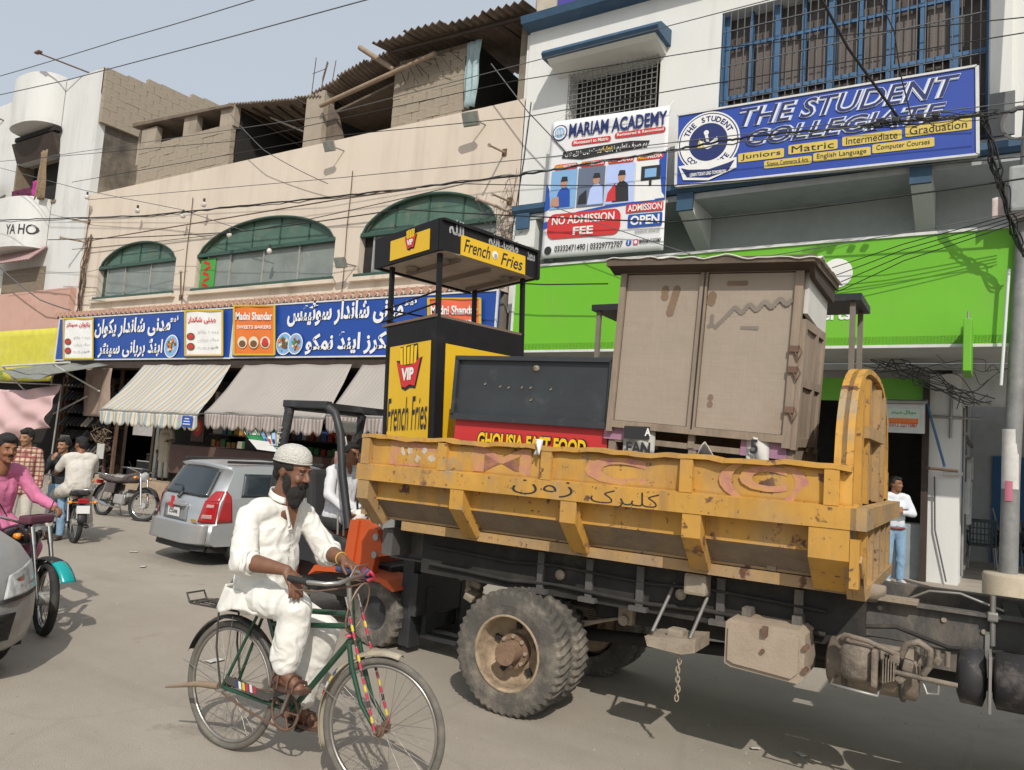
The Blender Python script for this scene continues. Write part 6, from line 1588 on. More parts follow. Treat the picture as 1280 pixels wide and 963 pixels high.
# ---- silver people carrier seen from behind
VM = Matrix.Translation((-9.13, 6.22, 0)) @ Matrix.Rotation(R(82), 4, 'Z')
V = thing('people_carrier', 'silver people carrier seen from behind, beside the shop awnings', 'car', M=VM)
vp = [(.06, .27), (-.02, .31), (-.035, .40), (-.01, .53), (.055, .55), (.06, .70), (.09, .84), (.12, .87), (.33, 1.27), (.27, 1.315), (.36, 1.335), (.7, 1.355), (1.3, 1.36), (1.9, 1.33), (2.55, .97), (2.7, .93), (3.35, .80), (3.5, .66), (3.52, .35), (3.4, .22)]
VS = car_shell(vp, .735, rear=.20, belt=.86)
build_car(V, vp, .735, SILV, VS, (7, 14))
skin_patch(VS, [(.125, .895, -.80), (.125, .895, .80), (.315, 1.255, .80), (.315, 1.255, -.80)], TINT, 'rear_window', V, off=.014, face='rear', n_=14)
for s_ in (-1, 1):
    for (xa, xb, xc, xd, nm) in ((.42, 1.15, 1.13, .50, 'side_window'), (1.21, 1.85, 1.80, 1.19, 'side_window'), (1.91, 2.45, 2.05, 1.86, 'side_window')):
        skin_patch(VS, [(xa, .90, s_), (xb, .90, s_), (xc, 1.24, s_), (xd, 1.24, s_)], TINT, nm, V, off=.006)
    lamp = skin_patch(VS, [(.056, .57, s_ * .74), (.056, .57, s_ * .997), (.09, .84, s_ * .997), (.09, .84, s_ * .80)], REDL, 'tail_light', V, off=.022, face='rear', n_=10)
    skin_patch(VS, [(.088, .835, s_ * .80), (.088, .835, s_ * .997), (.18, .99, s_ * .997), (.17, .98, s_ * .88)], REDL, 'upper_lens', lamp, off=.022, face='rear', n_=8)
    l2 = skin_patch(VS, [(.04, .57, s_), (.30, .58, s_), (.25, .92, s_), (.17, 1.0, s_)], REDL, 'tail_light', V, off=.012)
    skin_patch(VS, [(.057, .62, s_ * .80), (.057, .62, s_ * .95), (.06, .67, s_ * .95), (.06, .67, s_ * .81)], mat('pale_pink_lens', (.42, .25, .23), rough=.15, coat=.6), 'reversing_lens', lamp, off=.026, face='rear', n_=6)
    skin_patch(VS, [(.076, .76, s_ * .84), (.076, .76, s_ * .95), (.084, .80, s_ * .95), (.084, .80, s_ * .85)], mat('pale_pink_lens', 0), 'indicator_lens', lamp, off=.026, face='rear', n_=6)
skin_patch(VS, [(-.03, .30, -.97), (-.03, .30, .97), (.0, .545, .97), (.0, .545, -.97)], SILV2, 'bumper', V, off=.03, face='rear', n_=16)
skin_patch(VS, [(.058, .558, -.42), (.058, .558, .42), (.07, .76, .42), (.07, .76, -.42)], mat('plate_recess', (.26, .27, .28), rough=.45, metal=.4), 'plate_recess', V, off=.010, face='rear')
q = G(SILV); q.box((.03, .0, .765), (.05, .52, .045), bev=.012); q.build('handle_trim', V)
pl = G(PLATE); pl.box((.035, 0.02, .655), (.012, .30, .115)); plo = pl.build('number_plate', V)
g = G(I_BLK)
q = G(I_BLK); text(q, 'CU-898', (0, 0, 0), w=.23, h=.05, bold=.02); g.add([(.026, .02 + -x, .655 + z) for x, y, z in q.v], [f[::1] for f in q.f]); g.build('lettering', plo)
q = G(mat('red_ribbon', (.45, .03, .03), rough=.8)); q.box((.01, 0.03, .79), (.02, .06, .13), rot=(.15, 0, 0)); q.box((.0, .05, .74), (.02, .12, .03), rot=(.3, 0, 0)); q.build('ribbon', V)
q = G(BLKP); q.tube([(.10, .0, .86), (.12, .02, .95), (.165, .08, .985), (.16, .30, .985)], .014, 6); q.cyl((.07, 0, .84), (.12, 0, .9), .03, 8); q.build('wiper', V)
for y_ in (.57, -.57): q = G(BLKP); q.box((1.15, y_, 1.345), (1.5, .04, .035), bev=.01); q.build('roof_rail', V)
q = G(BLKP); skin_patch(VS, [(.0, .2, -.9), (.0, .2, .9), (.03, .30, .9), (.03, .30, -.9)], BLKP, 'underside_valance', V, off=-.03, face='rear')
q = G(ink('sticker_gold', (.42, .22, .04))); q.box((.045, -.50, .585), (.008, .13, .035)); q.build('sticker', V)
q = G(CHRM); q.box((.06, .58, .62), (.008, .05, .03)); q.build('badge', V)
for x, y, s_ in ((.72, .63, 1), (.72, -.63, -1), (2.85, .63, 1), (2.85, -.63, -1)): car_wheel(V, x, y, .275, .18, s_)
q = G(DARK); q.box((1.8, 0, .3), (3.2, 1.3, .22)); q.build('floor_pan', V)
# ---- silver car at the picture edge: only its front corner shows
EM = Matrix.Translation((-5.40, 2.16, 0)) @ Matrix.Rotation(R(3), 4, 'Z')
E_ = thing('silver_car', 'silver hatchback at the picture edge with its clear headlight showing', 'car', M=EM)
ep = [(-3.35, .25), (-3.38, .55), (-3.3, .86), (-3.25, .9), (-2.9, 1.3), (-2.2, 1.38), (-1.6, 1.33), (-.95, .95), (-.80, .92), (-.35, .84), (-.12, .74), (-.03, .62), (.0, .52), (.02, .38), (-.01, .24), (-.10, .19)]
ES = car_shell(ep, .74, rear=.2, front=.26, belt=.9)
build_car(E_, ep, .74, SILV2, ES, (3, 8))
for s_ in (-1, 1):
    hl = skin_patch(ES, [(-.02, .555, s_ * .54), (-.03, .58, s_ * .985), (-.14, .76, s_ * .985), (-.08, .70, s_ * .62)], mat('headlight_lens', (.42, .43, .42), rough=.08, var=.5, scale=16, coat=1.), 'headlight', E_, off=.018, face='front', n_=10)
    skin_patch(ES, [(-.42, .66, s_), (-.10, .57, s_), (-.14, .72, s_), (-.40, .78, s_)], mat('headlight_lens', 0), 'headlight', E_, off=.014)
    skin_patch(ES, [(-.015, .535, s_ * .50), (-.03, .55, s_ * 1.0), (-.03, .575, s_ * 1.0), (-.02, .56, s_ * .50)], BLKP, 'headlight_seal', hl, off=.022, face='front', n_=6)
    skin_patch(ES, [(-.05, .60, s_ * .68), (-.06, .61, s_ * .80), (-.09, .69, s_ * .80), (-.08, .67, s_ * .68)], CHRM, 'lamp_bowl', hl, off=.024, face='front', n_=6)
    for (xa, xb, xc, xd) in ((-2.95, -2.1, -2.1, -2.75), (-2.04, -1.15, -1.5, -2.04)):
        skin_patch(ES, [(xa, .93, s_), (xb, .93, s_), (xc, 1.27, s_), (xd, 1.27, s_)], TINT, 'side_window', E_, off=.006)
skin_patch(ES, [(-1.0, .97, -.85), (-1.0, .97, .85), (-1.56, 1.31, .80), (-1.56, 1.31, -.80)], TINT, 'windscreen', E_, off=.02, face='front', n_=10)
skin_patch(ES, [(.02, .30, -.62), (.02, .30, .62), (.015, .47, .66), (.015, .47, -.66)], BLKP, 'lower_grille', E_, off=.012, face='front', n_=8)
skin_patch(ES, [(-.01, .575, -.42), (-.01, .575, .42), (-.03, .63, .42), (-.03, .63, -.42)], BLKP, 'upper_grille', E_, off=.014, face='front', n_=6)
for k in range(4): skin_patch(ES, [(.02, .32 + .04 * k, -.6), (.02, .32 + .04 * k, .6), (.02, .332 + .04 * k, .6), (.02, .332 + .04 * k, -.6)], BLKP, 'grille_bar', E_, off=.026, face='front', n_=6)
for x, y, s_ in ((-.62, .62, 1), (-.62, -.62, -1), (-2.8, .62, 1), (-2.8, -.62, -1)): car_wheel(E_, x, y, .27, .18, s_)
q = G(DARK); q.box((-1.7, 0, .3), (3.0, 1.3, .2)); q.build('floor_pan', E_)

# ================================================================ motorcycles
Gm = G
def moto(label, M, tank, fender, seatm, group='motorcycles in the street', lean=0., steer=0., box=False, hdx=0., hrot=0.):
    T = thing('motorcycle', label, 'motorcycle', M=M @ Matrix.Rotation(lean, 4, 'X'), group=group)
    r = .285; wb = 1.16; HX = TR(hdx, 0, 0) @ TR(.94, 0, 0) @ Matrix.Rotation(hrot, 4, 'Z') @ TR(-.94, 0, 0)
    def G(m): q_ = Gm(m); q_.M = HX if hbar[0] else Matrix.Identity(4); return q_
    hbar = [0]
    def wheel(x, fr):
        q = G(TYRED); q.tube([(r * .93 * math.cos(t), 0, r * .93 * math.sin(t)) for t in [2 * PI * k / 36 for k in range(36)]], .036, 8, closed=True)
        o = q.build('wheel', T); o.matrix_basis = TR(x, 0, r) @ (Matrix.Rotation(steer, 4, 'Z') if fr else Matrix.Identity(4))
        q = G(CHRM); q.tube([(r * .80 * math.cos(t), 0, r * .80 * math.sin(t)) for t in [2 * PI * k / 32 for k in range(32)]], .014, 6, closed=True); q.build('rim', o)
        q = G(STEEL)
        for k in range(18):
            t = 2 * PI * k / 18; t2 = t + (.5 if k % 2 else -.5)
            q.cyl((.05 * math.cos(t2), .03 * (-1) ** k, .05 * math.sin(t2)), (r * .79 * math.cos(t), 0, r * .79 * math.sin(t)), .0028, 4)
        s_ = q.build('spoke', o); s_['kind'] = 'stuff'
        q = G(ALU); q.cyl((0, -.06, 0), (0, .06, 0), .055, 14); q.build('hub', o)
        return o
    wheel(0, 0); wheel(wb, 1)
    def fend(m, x, a0, a1, rr=.335, w=.06, nm='fender'):
        q = G(m); q.grid(lambda u, v: (x + rr * math.cos(a0 + (a1 - a0) * u) * (1 - .05 * (2 * v - 1) ** 2), w * (2 * v - 1), r + rr * math.sin(a0 + (a1 - a0) * u) * (1 - .05 * (2 * v - 1) ** 2)), 14, 4, thick=.004); return q.build(nm, T)
    fend(fender, wb, R(30), R(68), rr=.34, w=.062, nm='front_fender'); fend(BLKP, wb, R(70), R(165), nm='front_fender'); fend(BLKP, 0, R(25), R(175), nm='rear_fender')
    q = G(CHRM)
    for s_ in (-1, 1): q.cyl((wb, s_ * .07, r), (wb - .14, s_ * .07, r + .42), .018, 8); q.cyl((wb - .14, s_ * .07, r + .42), (wb - .19, s_ * .07, r + .56), .022, 8)
    q.build('fork', T)
    q = G(tank); q.loft([ell((x, 0, z), w, h, 'x', 14, pw=2.4) for x, z, w, h in ((.45, .70, .05, .03), (.50, .72, .09, .07), (.62, .74, .115, .09), (.78, .765, .12, .10), (.88, .775, .10, .085), (.93, .775, .05, .04))]); q.build('tank', T)
    q = G(seatm); q.loft([ell((x, 0, z), w, h, 'x', 12, pw=2.8) for x, z, w, h in ((-.22, .72, .07, .02), (-.18, .72, .11, .045), (.1, .69, .125, .045), (.35, .68, .12, .05), (.50, .70, .09, .04))]); q.build('seat', T)
    q = G(tank); q.box((.22, .105, .53), (.28, .02, .18), bev=.008); q.box((.22, -.105, .53), (.28, .02, .18), bev=.008); q.build('side_panel', T)
    q = G(BLKP); q.tube([(.95, 0, .80), (.86, 0, .45), (.62, 0, .25), (.3, 0, .26), (.18, 0, .6), (-.18, 0, .68)], .02, 8); q.tube([(.92, 0, .72), (.4, 0, .64), (.1, 0, .62)], .02, 8); q.tube([(.3, .06, .29), (0, .09, r)], .018, 6); q.tube([(.3, -.06, .29), (0, -.09, r)], .018, 6); q.build('frame', T)
    q = G(ALU); q.box((.52, 0, .34), (.26, .22, .18), bev=.03); q.box((.66, 0, .44), (.14, .15, .16), rot=(0, -.5, 0), bev=.02); eng = q.build('engine', T)
    for k in range(5):
        q = G(STEEL); q.box((.63 + .018 * k, 0, .40 + .026 * k), (.15, .17, .006), rot=(0, -.5, 0)); q.build('fin', eng)
    q = G(CHRM); q.tube([(.70, -.1, .42), (.74, -.11, .3), (.6, -.12, .19), (.3, -.13, .20)], .018, 8); q.tube([(.3, -.13, .20), (.2, -.13, .22), (-.25, -.14, .28)], [.022, .038, .034], 10); q.build('exhaust', T)
    q = G(CHRM)
    for s_ in (-1, 1): q.cyl((0, s_ * .1, r + .02), (.10, s_ * .1, .63), .02, 8)
    q.build('shock_absorber', T)
    hbar[0] = 1
    q = G(CHRM); q.tube([(.82, -.33, .92), (.90, -.28, .93), (.94, -.10, .87), (.94, .10, .87), (.90, .28, .93), (.82, .33, .92)], .012, 8); hb = q.build('handlebar', T)
    q = G(BLKP); q.cyl((.80, -.36, .92), (.88, -.28, .93), .018, 8); q.cyl((.80, .36, .92), (.88, .28, .93), .018, 8); q.build('grip', hb)
    q = G(CHRM); q.lathe([(0, -.06), (.06, -.05), (.085, 0), (.09, .03)], 20, M=TR(.98, 0, .80) @ Matrix.Rotation(PI / 2, 4, 'Y')); hl_ = q.build('headlight', T)
    q = G(mat('headlight_lens', 0)); q.lathe([(.088, .03), (.06, .045), (0, .05)], 20, M=TR(.98, 0, .80) @ Matrix.Rotation(PI / 2, 4, 'Y')); q.build('lens', hl_)
    q = G(BLKP); q.box((.97, 0, .90), (.08, .17, .07), bev=.02); q.build('instrument', T)
    for x, z, nm in ((.96, .77, 'indicator'), (-.26, .60, 'indicator')):
        hbar[0] = x > 0
        for s_ in (-1, 1):
            q = G(mat('amber_lens', (.75, .25, .02), rough=.2, coat=.5)); q.lathe([(0, -.03), (.025, -.02), (.028, .02), (0, .03)], 12, M=TR(x, s_ * .16, z) @ Matrix.Rotation(PI / 2, 4, 'Y') ); q.cyl((x, s_ * .05, z), (x, s_ * .14, z), .006, 6); q.build(nm, T)
    hbar[0] = 0
    q = G(REDL); q.box((-.27, 0, .62), (.05, .14, .07), bev=.015); q.build('tail_light', T)
    q = G(PLATE); q.box((-.31, 0, .50), (.008, .17, .11), rot=(0, .2, 0)); q.build('number_plate', T)
    q = G(CHRM); q.tube([(-.30, -.1, .78), (-.30, .1, .78), (-.1, .11, .76), (.05, .11, .73)], .01, 6); q.tube([(-.3, -.1, .78), (-.1, -.11, .76), (.05, -.11, .73)], .01, 6); q.build('grab_rail', T)
    q = G(BLKP); q.cyl((.35, -.2, .25), (.35, .2, .25), .014, 8); q.cyl((.3, -.16, .25), (.42, -.24, .33), .01, 6); q.build('footrest', T)
    hbar[0] = 1; q = G(BLKP)
    for s_ in (-1, 1): q.cyl((.90, s_ * .22, .93), (.88, s_ * .30, 1.05), .005, 5)
    q.build('mirror_stem', T)
    if box:
        q = G(mat('dusty_maroon_pad', (.10, .03, .05), rough=.8)); q.box((.98, 0, .90), (.12, .26, .07), bev=.02); q.build('pad', T)
    hbar[0] = 0
    if True:
        q = G(STEEL); q.cyl((.32, .1, .24), (.28, .22 if lean else .14, .02 if lean else .2), .01, 6); q.build('side_stand', T)
    return T
TEAL = mat('teal_fender', (.0, .30, .30), rough=.3, var=.08, coat=.4)
MBLK = mat('motorcycle_black', (.02, .018, .02), rough=.25, var=.15, coat=.5, dirt=(.12, .1, .08), damt=.15)
MRED = mat('motorcycle_red', (.25, .015, .015), rough=.3, var=.15, coat=.4, dirt=(.14, .1, .08), damt=.25)
SEATB = mat('brown_seat_cover', (.085, .065, .06), rough=.75, var=.25); SEATK = mat('black_seat_cover', (.025, .023, .024), rough=.6, var=.2)
moto('motorcycle with a bright teal front mudguard, ridden by the man in pink', TR(-7.72, 3.33, 0, rz=R(4)), MBLK, TEAL, SEATK, steer=R(-18), box=True, hdx=-.10, hrot=R(18))
moto('black motorcycle standing with the man in pale clothes on its seat', TR(-11.22, 6.12, 0, rz=R(166)), MBLK, MBLK, SEATK)
moto('dusty motorcycle with a brown seat parked by the shop steps', TR(-14.35, 8.3, 0, rz=R(4)), SEATB, MBLK, SEATB, lean=R(-7), steer=R(25))

# ================================================================ forklift behind the truck's tail
ORNG = mat('forklift_orange', (.50, .085, .018), rough=.6, var=.1, scale=3, dirt=(.28, .09, .04), damt=.2)
FBLK = mat('forklift_black', (.028, .029, .032), rough=.5, var=.25, dirt=(.12, .11, .095), damt=.3, dscale=3)
FM_ = TR(-6.3, 5.1, 0, rz=R(-1))
FL = thing('forklift', 'orange and black forklift nosing up behind the yellow truck', 'forklift', M=FM_)
def fk_wheel(x, y, r, w):
    q = lug_tyre(r, w, TYRE, lugs=22, bead=.5, deep=.014); o = q.build('wheel', FL); o.matrix_basis = TR(x, y, r)
    q = G(FBLK); q.lathe([(r * .52, .02), (r * .4, .05), (r * .2, .02), (0, .02)], 20, M=Matrix.Rotation(-PI / 2, 4, 'X')); q.build('rim', o)
fk_wheel(1.80, .0, .285, .26); fk_wheel(1.80, .95, .285, .26); fk_wheel(.55, .05, .22, .2); fk_wheel(.55, .95, .22, .2)
q = G(FBLK); q.box((1.05, .6, .48), (1.5, .8, .36), bev=.04); q.build('chassis', FL)
q = G(FBLK); q.prism([(.5, .60), (1.5, .60), (1.5, .82), (1.1, .86), (.8, .98), (.5, .98)], 'y', .05, .17); q.prism([(1.0, .60), (1.55, .60), (1.55, .80), (1.02, .93)], 'y', .0, .06); q.build('side_beam', FL)
q = G(ORNG); q.prism([(.12, .35), (.12, .95), (.3, 1.0), (.62, .92), (.62, .35)], 'y', .05, 1.15); q.build('counterweight', FL)
q = G(ORNG); q.prism([(1.02, .50), (1.10, .60), (1.58, .63), (1.98, .59), (2.08, .52), (2.05, .505), (1.9, .56), (1.5, .585), (1.12, .55)], 'y', -.05, .3); q.build('wheel_arch', FL)
q = G(ORNG); q.prism([(1.45, .60), (1.53, 1.06), (1.66, 1.06), (1.80, .99), (1.86, .88), (1.95, .86), (1.99, .80), (1.80, .76), (1.77, .60)], 'y', -.02, .05); q.prism([(1.44, .60), (1.50, 1.05), (1.60, 1.05), (1.56, .60)], 'y', -.05, -.02); pl_ = q.build('mast_bracket', FL)
q = G(ORNG); q.box((1.55, .5, .72), (.06, .9, .28)); q.build('dash_panel', FL)
for z_ in (.78, .93):
    q = G(ALU); q.cyl((1.80, -.04, z_ - .0), (1.80, -.02, z_), .03, 10); q.build('pivot_bolt', pl_)
for y_ in (.12, .80):
    q = G(FBLK); q.box((2.10, y_, .98), (.10, .10, 1.84)); q.box((2.17, y_, .98), (.03, .14, 1.84)); q.build('mast_upright', FL)
for z_ in (.22, .95, 1.5):
    q = G(ORNG if z_ == .95 else FBLK); q.box((2.12, .46, z_), (.08, .75, .12)); q.build('mast_crosspiece', FL)
q = G(FBLK); q.cyl((2.05, .38, .15), (2.05, .38, 1.6), .035, 10); q.cyl((2.05, .55, .15), (2.05, .55, 1.6), .035, 10); q.build('lift_ram', FL)
q = G(FBLK); q.box((2.22, .46, .5), (.05, .85, .35)); q.build('fork_carriage', FL)
for y_ in (.22, .7):
    q = G(FBLK); q.box((2.6, y_, .15), (.8, .1, .04)); q.box((2.23, y_, .35), (.045, .1, .4)); q.build('fork', FL)
# overhead guard
def bar(pts, m=FBLK, r=.04, nm='guard_post'):
    q = G(m); q.tube(pts, r, 6); return q.build(nm, FL)
for y_ in (.08, 1.08):
    bar([(.27, y_, .95), (.36, y_, 1.6), (.42, y_, 2.02)], r=.05, nm='rear_post')
    bar([(1.36, y_, .95), (1.22, y_, 1.42), (1.15, y_, 1.80), (1.06, y_, 1.98), (.92, y_, 2.06)], r=.038, nm='front_post')
    q = G(FBLK); q.box((.66, y_, 2.06), (.62, .07, .07), bev=.01); q.build('roof_rail', FL)
for k in range(5):
    q = G(FBLK); q.box((.44 + .12 * k, .58, 2.065), (.045, 1.0, .03)); q.build('roof_bar', FL)
q = G(FBLK); q.box((.40, .58, 2.04), (.07, 1.05, .08)); q.box((.95, .58, 2.05), (.05, 1.05, .06)); q.build('roof_beam', FL)
for k in range(5):
    q = G(EDGE); q.box((.355 + .006 * k, .02, 1.62 + .05 * k), (.06, .012, .012)); q.build('vent_slot', FL)
q = G(STEEL); q.box((1.08, .2, 1.86), (.10, .22, .12), bev=.02); q.tube([(1.08, .2, 1.8), (1.14, .18, 1.7), (1.08, .16, 1.66), (1.02, .18, 1.72), (1.06, .2, 1.8)], .012, 6); q.build('work_lamp', FL)
q = G(mat('seat_black', (.03, .03, .03), rough=.7)); q.box((.72, .58, .92), (.42, .5, .12), bev=.04); q.box((.50, .58, 1.18), (.10, .46, .5), rot=(0, -.12, 0), bev=.05); q.build('seat', FL)
q = G(FBLK); q.tube([(1.12 + .04 * math.sin(t), .58 + .17 * math.cos(t), 1.18 + .16 * math.sin(t)) for t in [2 * PI * k / 20 for k in range(20)]], .012, 6, closed=True); q.cyl((1.3, .58, .8), (1.12, .58, 1.18), .02, 8); q.build('steering_wheel', FL)
q = G(ALU); q.cyl((1.05, .25, .85), (1.05, .23, 1.05), .01, 6); q.cyl((1.13, .25, .85), (1.13, .23, 1.05), .01, 6); q.build('lever', FL)
# ================================================================ people
SKIN = mat('brown_skin', (.235, .105, .055), rough=.55, var=.10, scale=14, spec=.4)
SKIN2 = mat('light_brown_skin', (.30, .15, .085), rough=.6, var=.08, scale=14)
SKIND = mat('sunburnt_skin', (.165, .075, .042), rough=.5, var=.16, scale=22, bump=.12, bscale=240, dirt=(.11, .048, .03), damt=.25, dscale=16)
HAIR = mat('black_hair', (.012, .010, .009), rough=.75, var=.3, scale=60, bump=.5, bscale=220)
COTN = mat('white_cotton', (.70, .685, .635), rough=.92, var=.04, scale=3, bump=.15, bscale=45)
def wrinkle(m, st=.55, sc_=9., dist=.03):
    """fine cloth creases as relief"""
    nt = m.node_tree; N = nt.nodes; L = nt.links; b = N['Principled BSDF']; tc = N['Texture Coordinate']
    nz = N.new('ShaderNodeTexNoise'); nz.inputs['Scale'].default_value = sc_ * .35; L.new(tc.outputs['Object'], nz.inputs['Vector'])
    mv = N.new('ShaderNodeMix'); mv.data_type = 'VECTOR'; mv.inputs[0].default_value = .25; L.new(tc.outputs['Object'], mv.inputs[4]); L.new(nz.outputs['Color'], mv.inputs[5])
    n = N.new('ShaderNodeTexNoise'); n.inputs['Scale'].default_value = sc_; n.inputs['Detail'].default_value = 5; n.inputs['Distortion'].default_value = 1.2
    try: n.noise_type = 'RIDGED_MULTIFRACTAL'
    except Exception: pass
    L.new(mv.outputs[1], n.inputs['Vector'])
    bp = N.new('ShaderNodeBump'); bp.inputs['Strength'].default_value = st; bp.inputs['Distance'].default_value = dist
    L.new(n.outputs['Fac'], bp.inputs['Height'])
    if b.inputs['Normal'].links: L.new(b.inputs['Normal'].links[0].from_socket, bp.inputs['Normal'])
    L.new(bp.outputs[0], b.inputs['Normal'])
    return m
wrinkle(COTN)
WHT_E = mat('eye_white', (.26, .22, .20), rough=.4); PUP = mat('eye_dark', (.015, .01, .01), rough=.2)
def fr(M, p): return M @ Vector(p)
def head_prims(H, s=1., ears=True):
    """head in frame H (x ahead, y left, z up), origin between the ears"""
    f = lambda p: H @ Vector([c * s for c in p])
    rot = H.to_euler()
    r3 = (rot.x, rot.y, rot.z)
    def e(c, r): return ('e', f(c), tuple(k * s for k in r), r3)
    P_ = [e((-.012, 0, .035), (.098, .076, .090)), e((.030, 0, -.01), (.066, .062, .085)), e((.048, 0, -.075), (.040, .046, .032)), e((.02, .0, -.06), (.055, .056, .035)),
          ('c', f((.092, 0, .018)), f((.113, 0, -.018)), .009 * s, .0125 * s), e((.103, .011, -.024), (.011, .009, .008)), e((.103, -.011, -.024), (.011, .009, .008)),
          e((.080, .026, .036), (.018, .022, .010)), e((.080, -.026, .036), (.018, .022, .010)), e((.070, .036, -.022), (.022, .020, .020)), e((.070, -.036, -.022), (.022, .020, .020)),
          e((.088, 0, -.052), (.012, .022, .006)), e((.086, 0, -.064), (.012, .019, .007)), e((.078, 0, -.094), (.018, .02, .016)),
          ('c', f((-.015, 0, -.04)), f((-.03, 0, -.17)), .050 * s, .056 * s)]
    if ears: P_ += [e((-.008, .074, .0), (.017, .009, .030)), e((-.008, -.074, .0), (.017, .009, .030))]
    return P_
def head_extras(T, H, s=1., hair='short', beard=None, cap=False, brow=True, moustache=False):
    f = lambda p: H @ Vector([c * s for c in p])
    r3 = tuple(H.to_euler())
    def e(c, r): return ('e', f(c), tuple(k * s for k in r), r3)
    for y in (.030, -.030):
        g = G(WHT_E); g.M = H @ Matrix.Scale(s, 4); g.lathe([(0, -.010), (.008, -.007), (.011, 0), (.008, .007), (0, .010)], 10, M=TR(.0825, y, .012) @ Matrix.Diagonal((.6, 1.0, .40, 1)))
        eo = g.build('eye', T)
        g = G(PUP); g.M = H @ Matrix.Scale(s, 4); g.lathe([(0, -.006), (.005, -.003), (.006, 0), (.005, .003), (0, .006)], 10, M=TR(.0885, y, .012) @ Matrix.Diagonal((.8, 1., .8, 1))); g.build('pupil', eo)
        if brow:
            g = G(HAIR); g.M = H @ Matrix.Scale(s, 4); g.tube([(.092, y * .45, .030), (.094, y, .037), (.082, y * 1.6, .032)], [.003, .0048, .003], 6); g.build('eyebrow', T)
    if hair:
        if hair == 'capped': pr = [e((-.045, 0, .030), (.078, .081, .055)), e((-.075, 0, -.02), (.035, .06, .05)), e((.0, .064, .035), (.05, .018, .03)), e((.0, -.064, .035), (.05, .018, .03))]
        else:
            k = {'short': 0, 'full': .010, 'quiff': .014}[hair]
            pr = [e((-.026, 0, .058 + k * .5), (.096 + k * .3, .081 + k * .4, .079 + k)), e((-.062, 0, .005), (.052, .074, .065)), e((.052, 0, .098 + k * .4), (.035 + k, .058, .026 + k * .7)), e((.005, .069, .04), (.026, .014, .03)), e((.005, -.069, .04), (.026, .014, .03))]
        fuse(pr, 'hair', HAIR, voxel=.008 * s, smooth=2, parent=T, folds=.004, fscale=40)
    if beard:
        b_ = beard
        pr = [e((.055, 0, -.10), (.050, .054, .055 * b_)), e((.065, 0, -.135), (.038, .042, .055 * b_)), e((.022, .052, -.05), (.026, .018, .050)), e((.022, -.052, -.05), (.026, .018, .050)), e((.0, .066, -.01), (.012, .008, .03)), e((.0, -.066, -.01), (.012, .008, .03)),
              e((.092, .022, -.052), (.012, .016, .014)), e((.092, -.022, -.052), (.012, .016, .014)), e((.099, 0, -.043), (.010, .022, .0075))]
        fuse(pr, 'beard', HAIR, voxel=.006 * s, smooth=2, parent=T, folds=.005, fscale=36)
    elif moustache:
        fuse([e((.098, .012, -.042), (.010, .016, .007)), e((.098, -.012, -.042), (.010, .016, .007))], 'moustache', HAIR, voxel=.005 * s, smooth=2, parent=T)
def hand_prims(W, d, n, s=1., thumb=1, curl=.5, spread=.09, grip=0.):
    """palm from the wrist W along d, palm faces n; thumb leaves from the side thumb*(d x n)"""
    d = Vector(d).normalized(); n = Vector(n); n = (n - d * n.dot(d)).normalized(); b = d.cross(n) * thumb
    W = Vector(W); P_ = []
    for k in (-1.2, -.4, .4, 1.2):
        P_.append(('c', W + d * .012 * s + b * k * .014 * s, W + d * .078 * s + b * k * .0185 * s, .0145 * s, .0125 * s))
    L_ = (.080, .092, .086, .068)
    for i in range(4):
        k = 1.2 - .8 * i
        base = W + d * .078 * s + b * k * .0195 * s
        dirv = (d + b * spread * k).normalized(); c = curl * (.85 + .12 * i); p = base
        for j, frac in enumerate((.46, .30, .24)):
            a = c * (.75 if j == 0 else 1.0) + grip * (j + 1) * .2
            ax = dirv.cross(n).normalized()
            dirv = (Matrix.Rotation(a, 3, ax) @ dirv) if j or True else dirv
            n = (Matrix.Rotation(a, 3, ax) @ n) if False else n
            q_ = p + dirv * L_[i] * frac * s
            P_.append(('c', p, q_, (.0095, .0085, .0078)[j] * s, (.0085, .0078, .0065)[j] * s)); p = q_
    tb = W + d * .022 * s + b * .022 * s; t1 = tb + (d * .6 + b * .75 + n * .25).normalized() * .036 * s; t2 = t1 + (d * .85 + b * .25 + n * .4).normalized() * .032 * s; t3 = t2 + (d * .9 + n * .35).normalized() * .024 * s
    P_ += [('c', tb, t1, .0145 * s, .011 * s), ('c', t1, t2, .0105 * s, .0095 * s), ('c', t2, t3, .0095 * s, .0075 * s)]
    return P_
def limb(a, b, r0, r1, bulge=0., bd=None):
    """forearm, calf ...: two capsules so the muscle swells below the joint"""
    a, b = Vector(a), Vector(b); m_ = a.lerp(b, .32); mm = r0 * (1 + bulge)
    return [('c', a, m_, r0, mm), ('c', m_, b, mm, r1)]
def foot_prims(ank, toe, s=1.):
    ank, toe = Vector(ank), Vector(toe); d = toe - ank; d.z = d.z * .5; d.normalize()
    heel = ank - d * .035 * s; heel.z -= .045 * s
    sd = d.cross(Vector((0, 0, 1))).normalized()
    P_ = [('c', ank, heel, .036 * s, .030 * s), ('c', ank, toe - d * .05 * s, .036 * s, .028 * s), ('c', heel, toe - d * .04 * s, .026 * s, .030 * s)]
    for k in range(5): P_.append(('c', toe - d * .045 * s + sd * (.013 * k - .026) * s, toe + sd * (.016 * k - .032) * s - d * (.004 * k * s), .0125 * s, (.0125 if k == 0 else .0095) * s))
    return P_
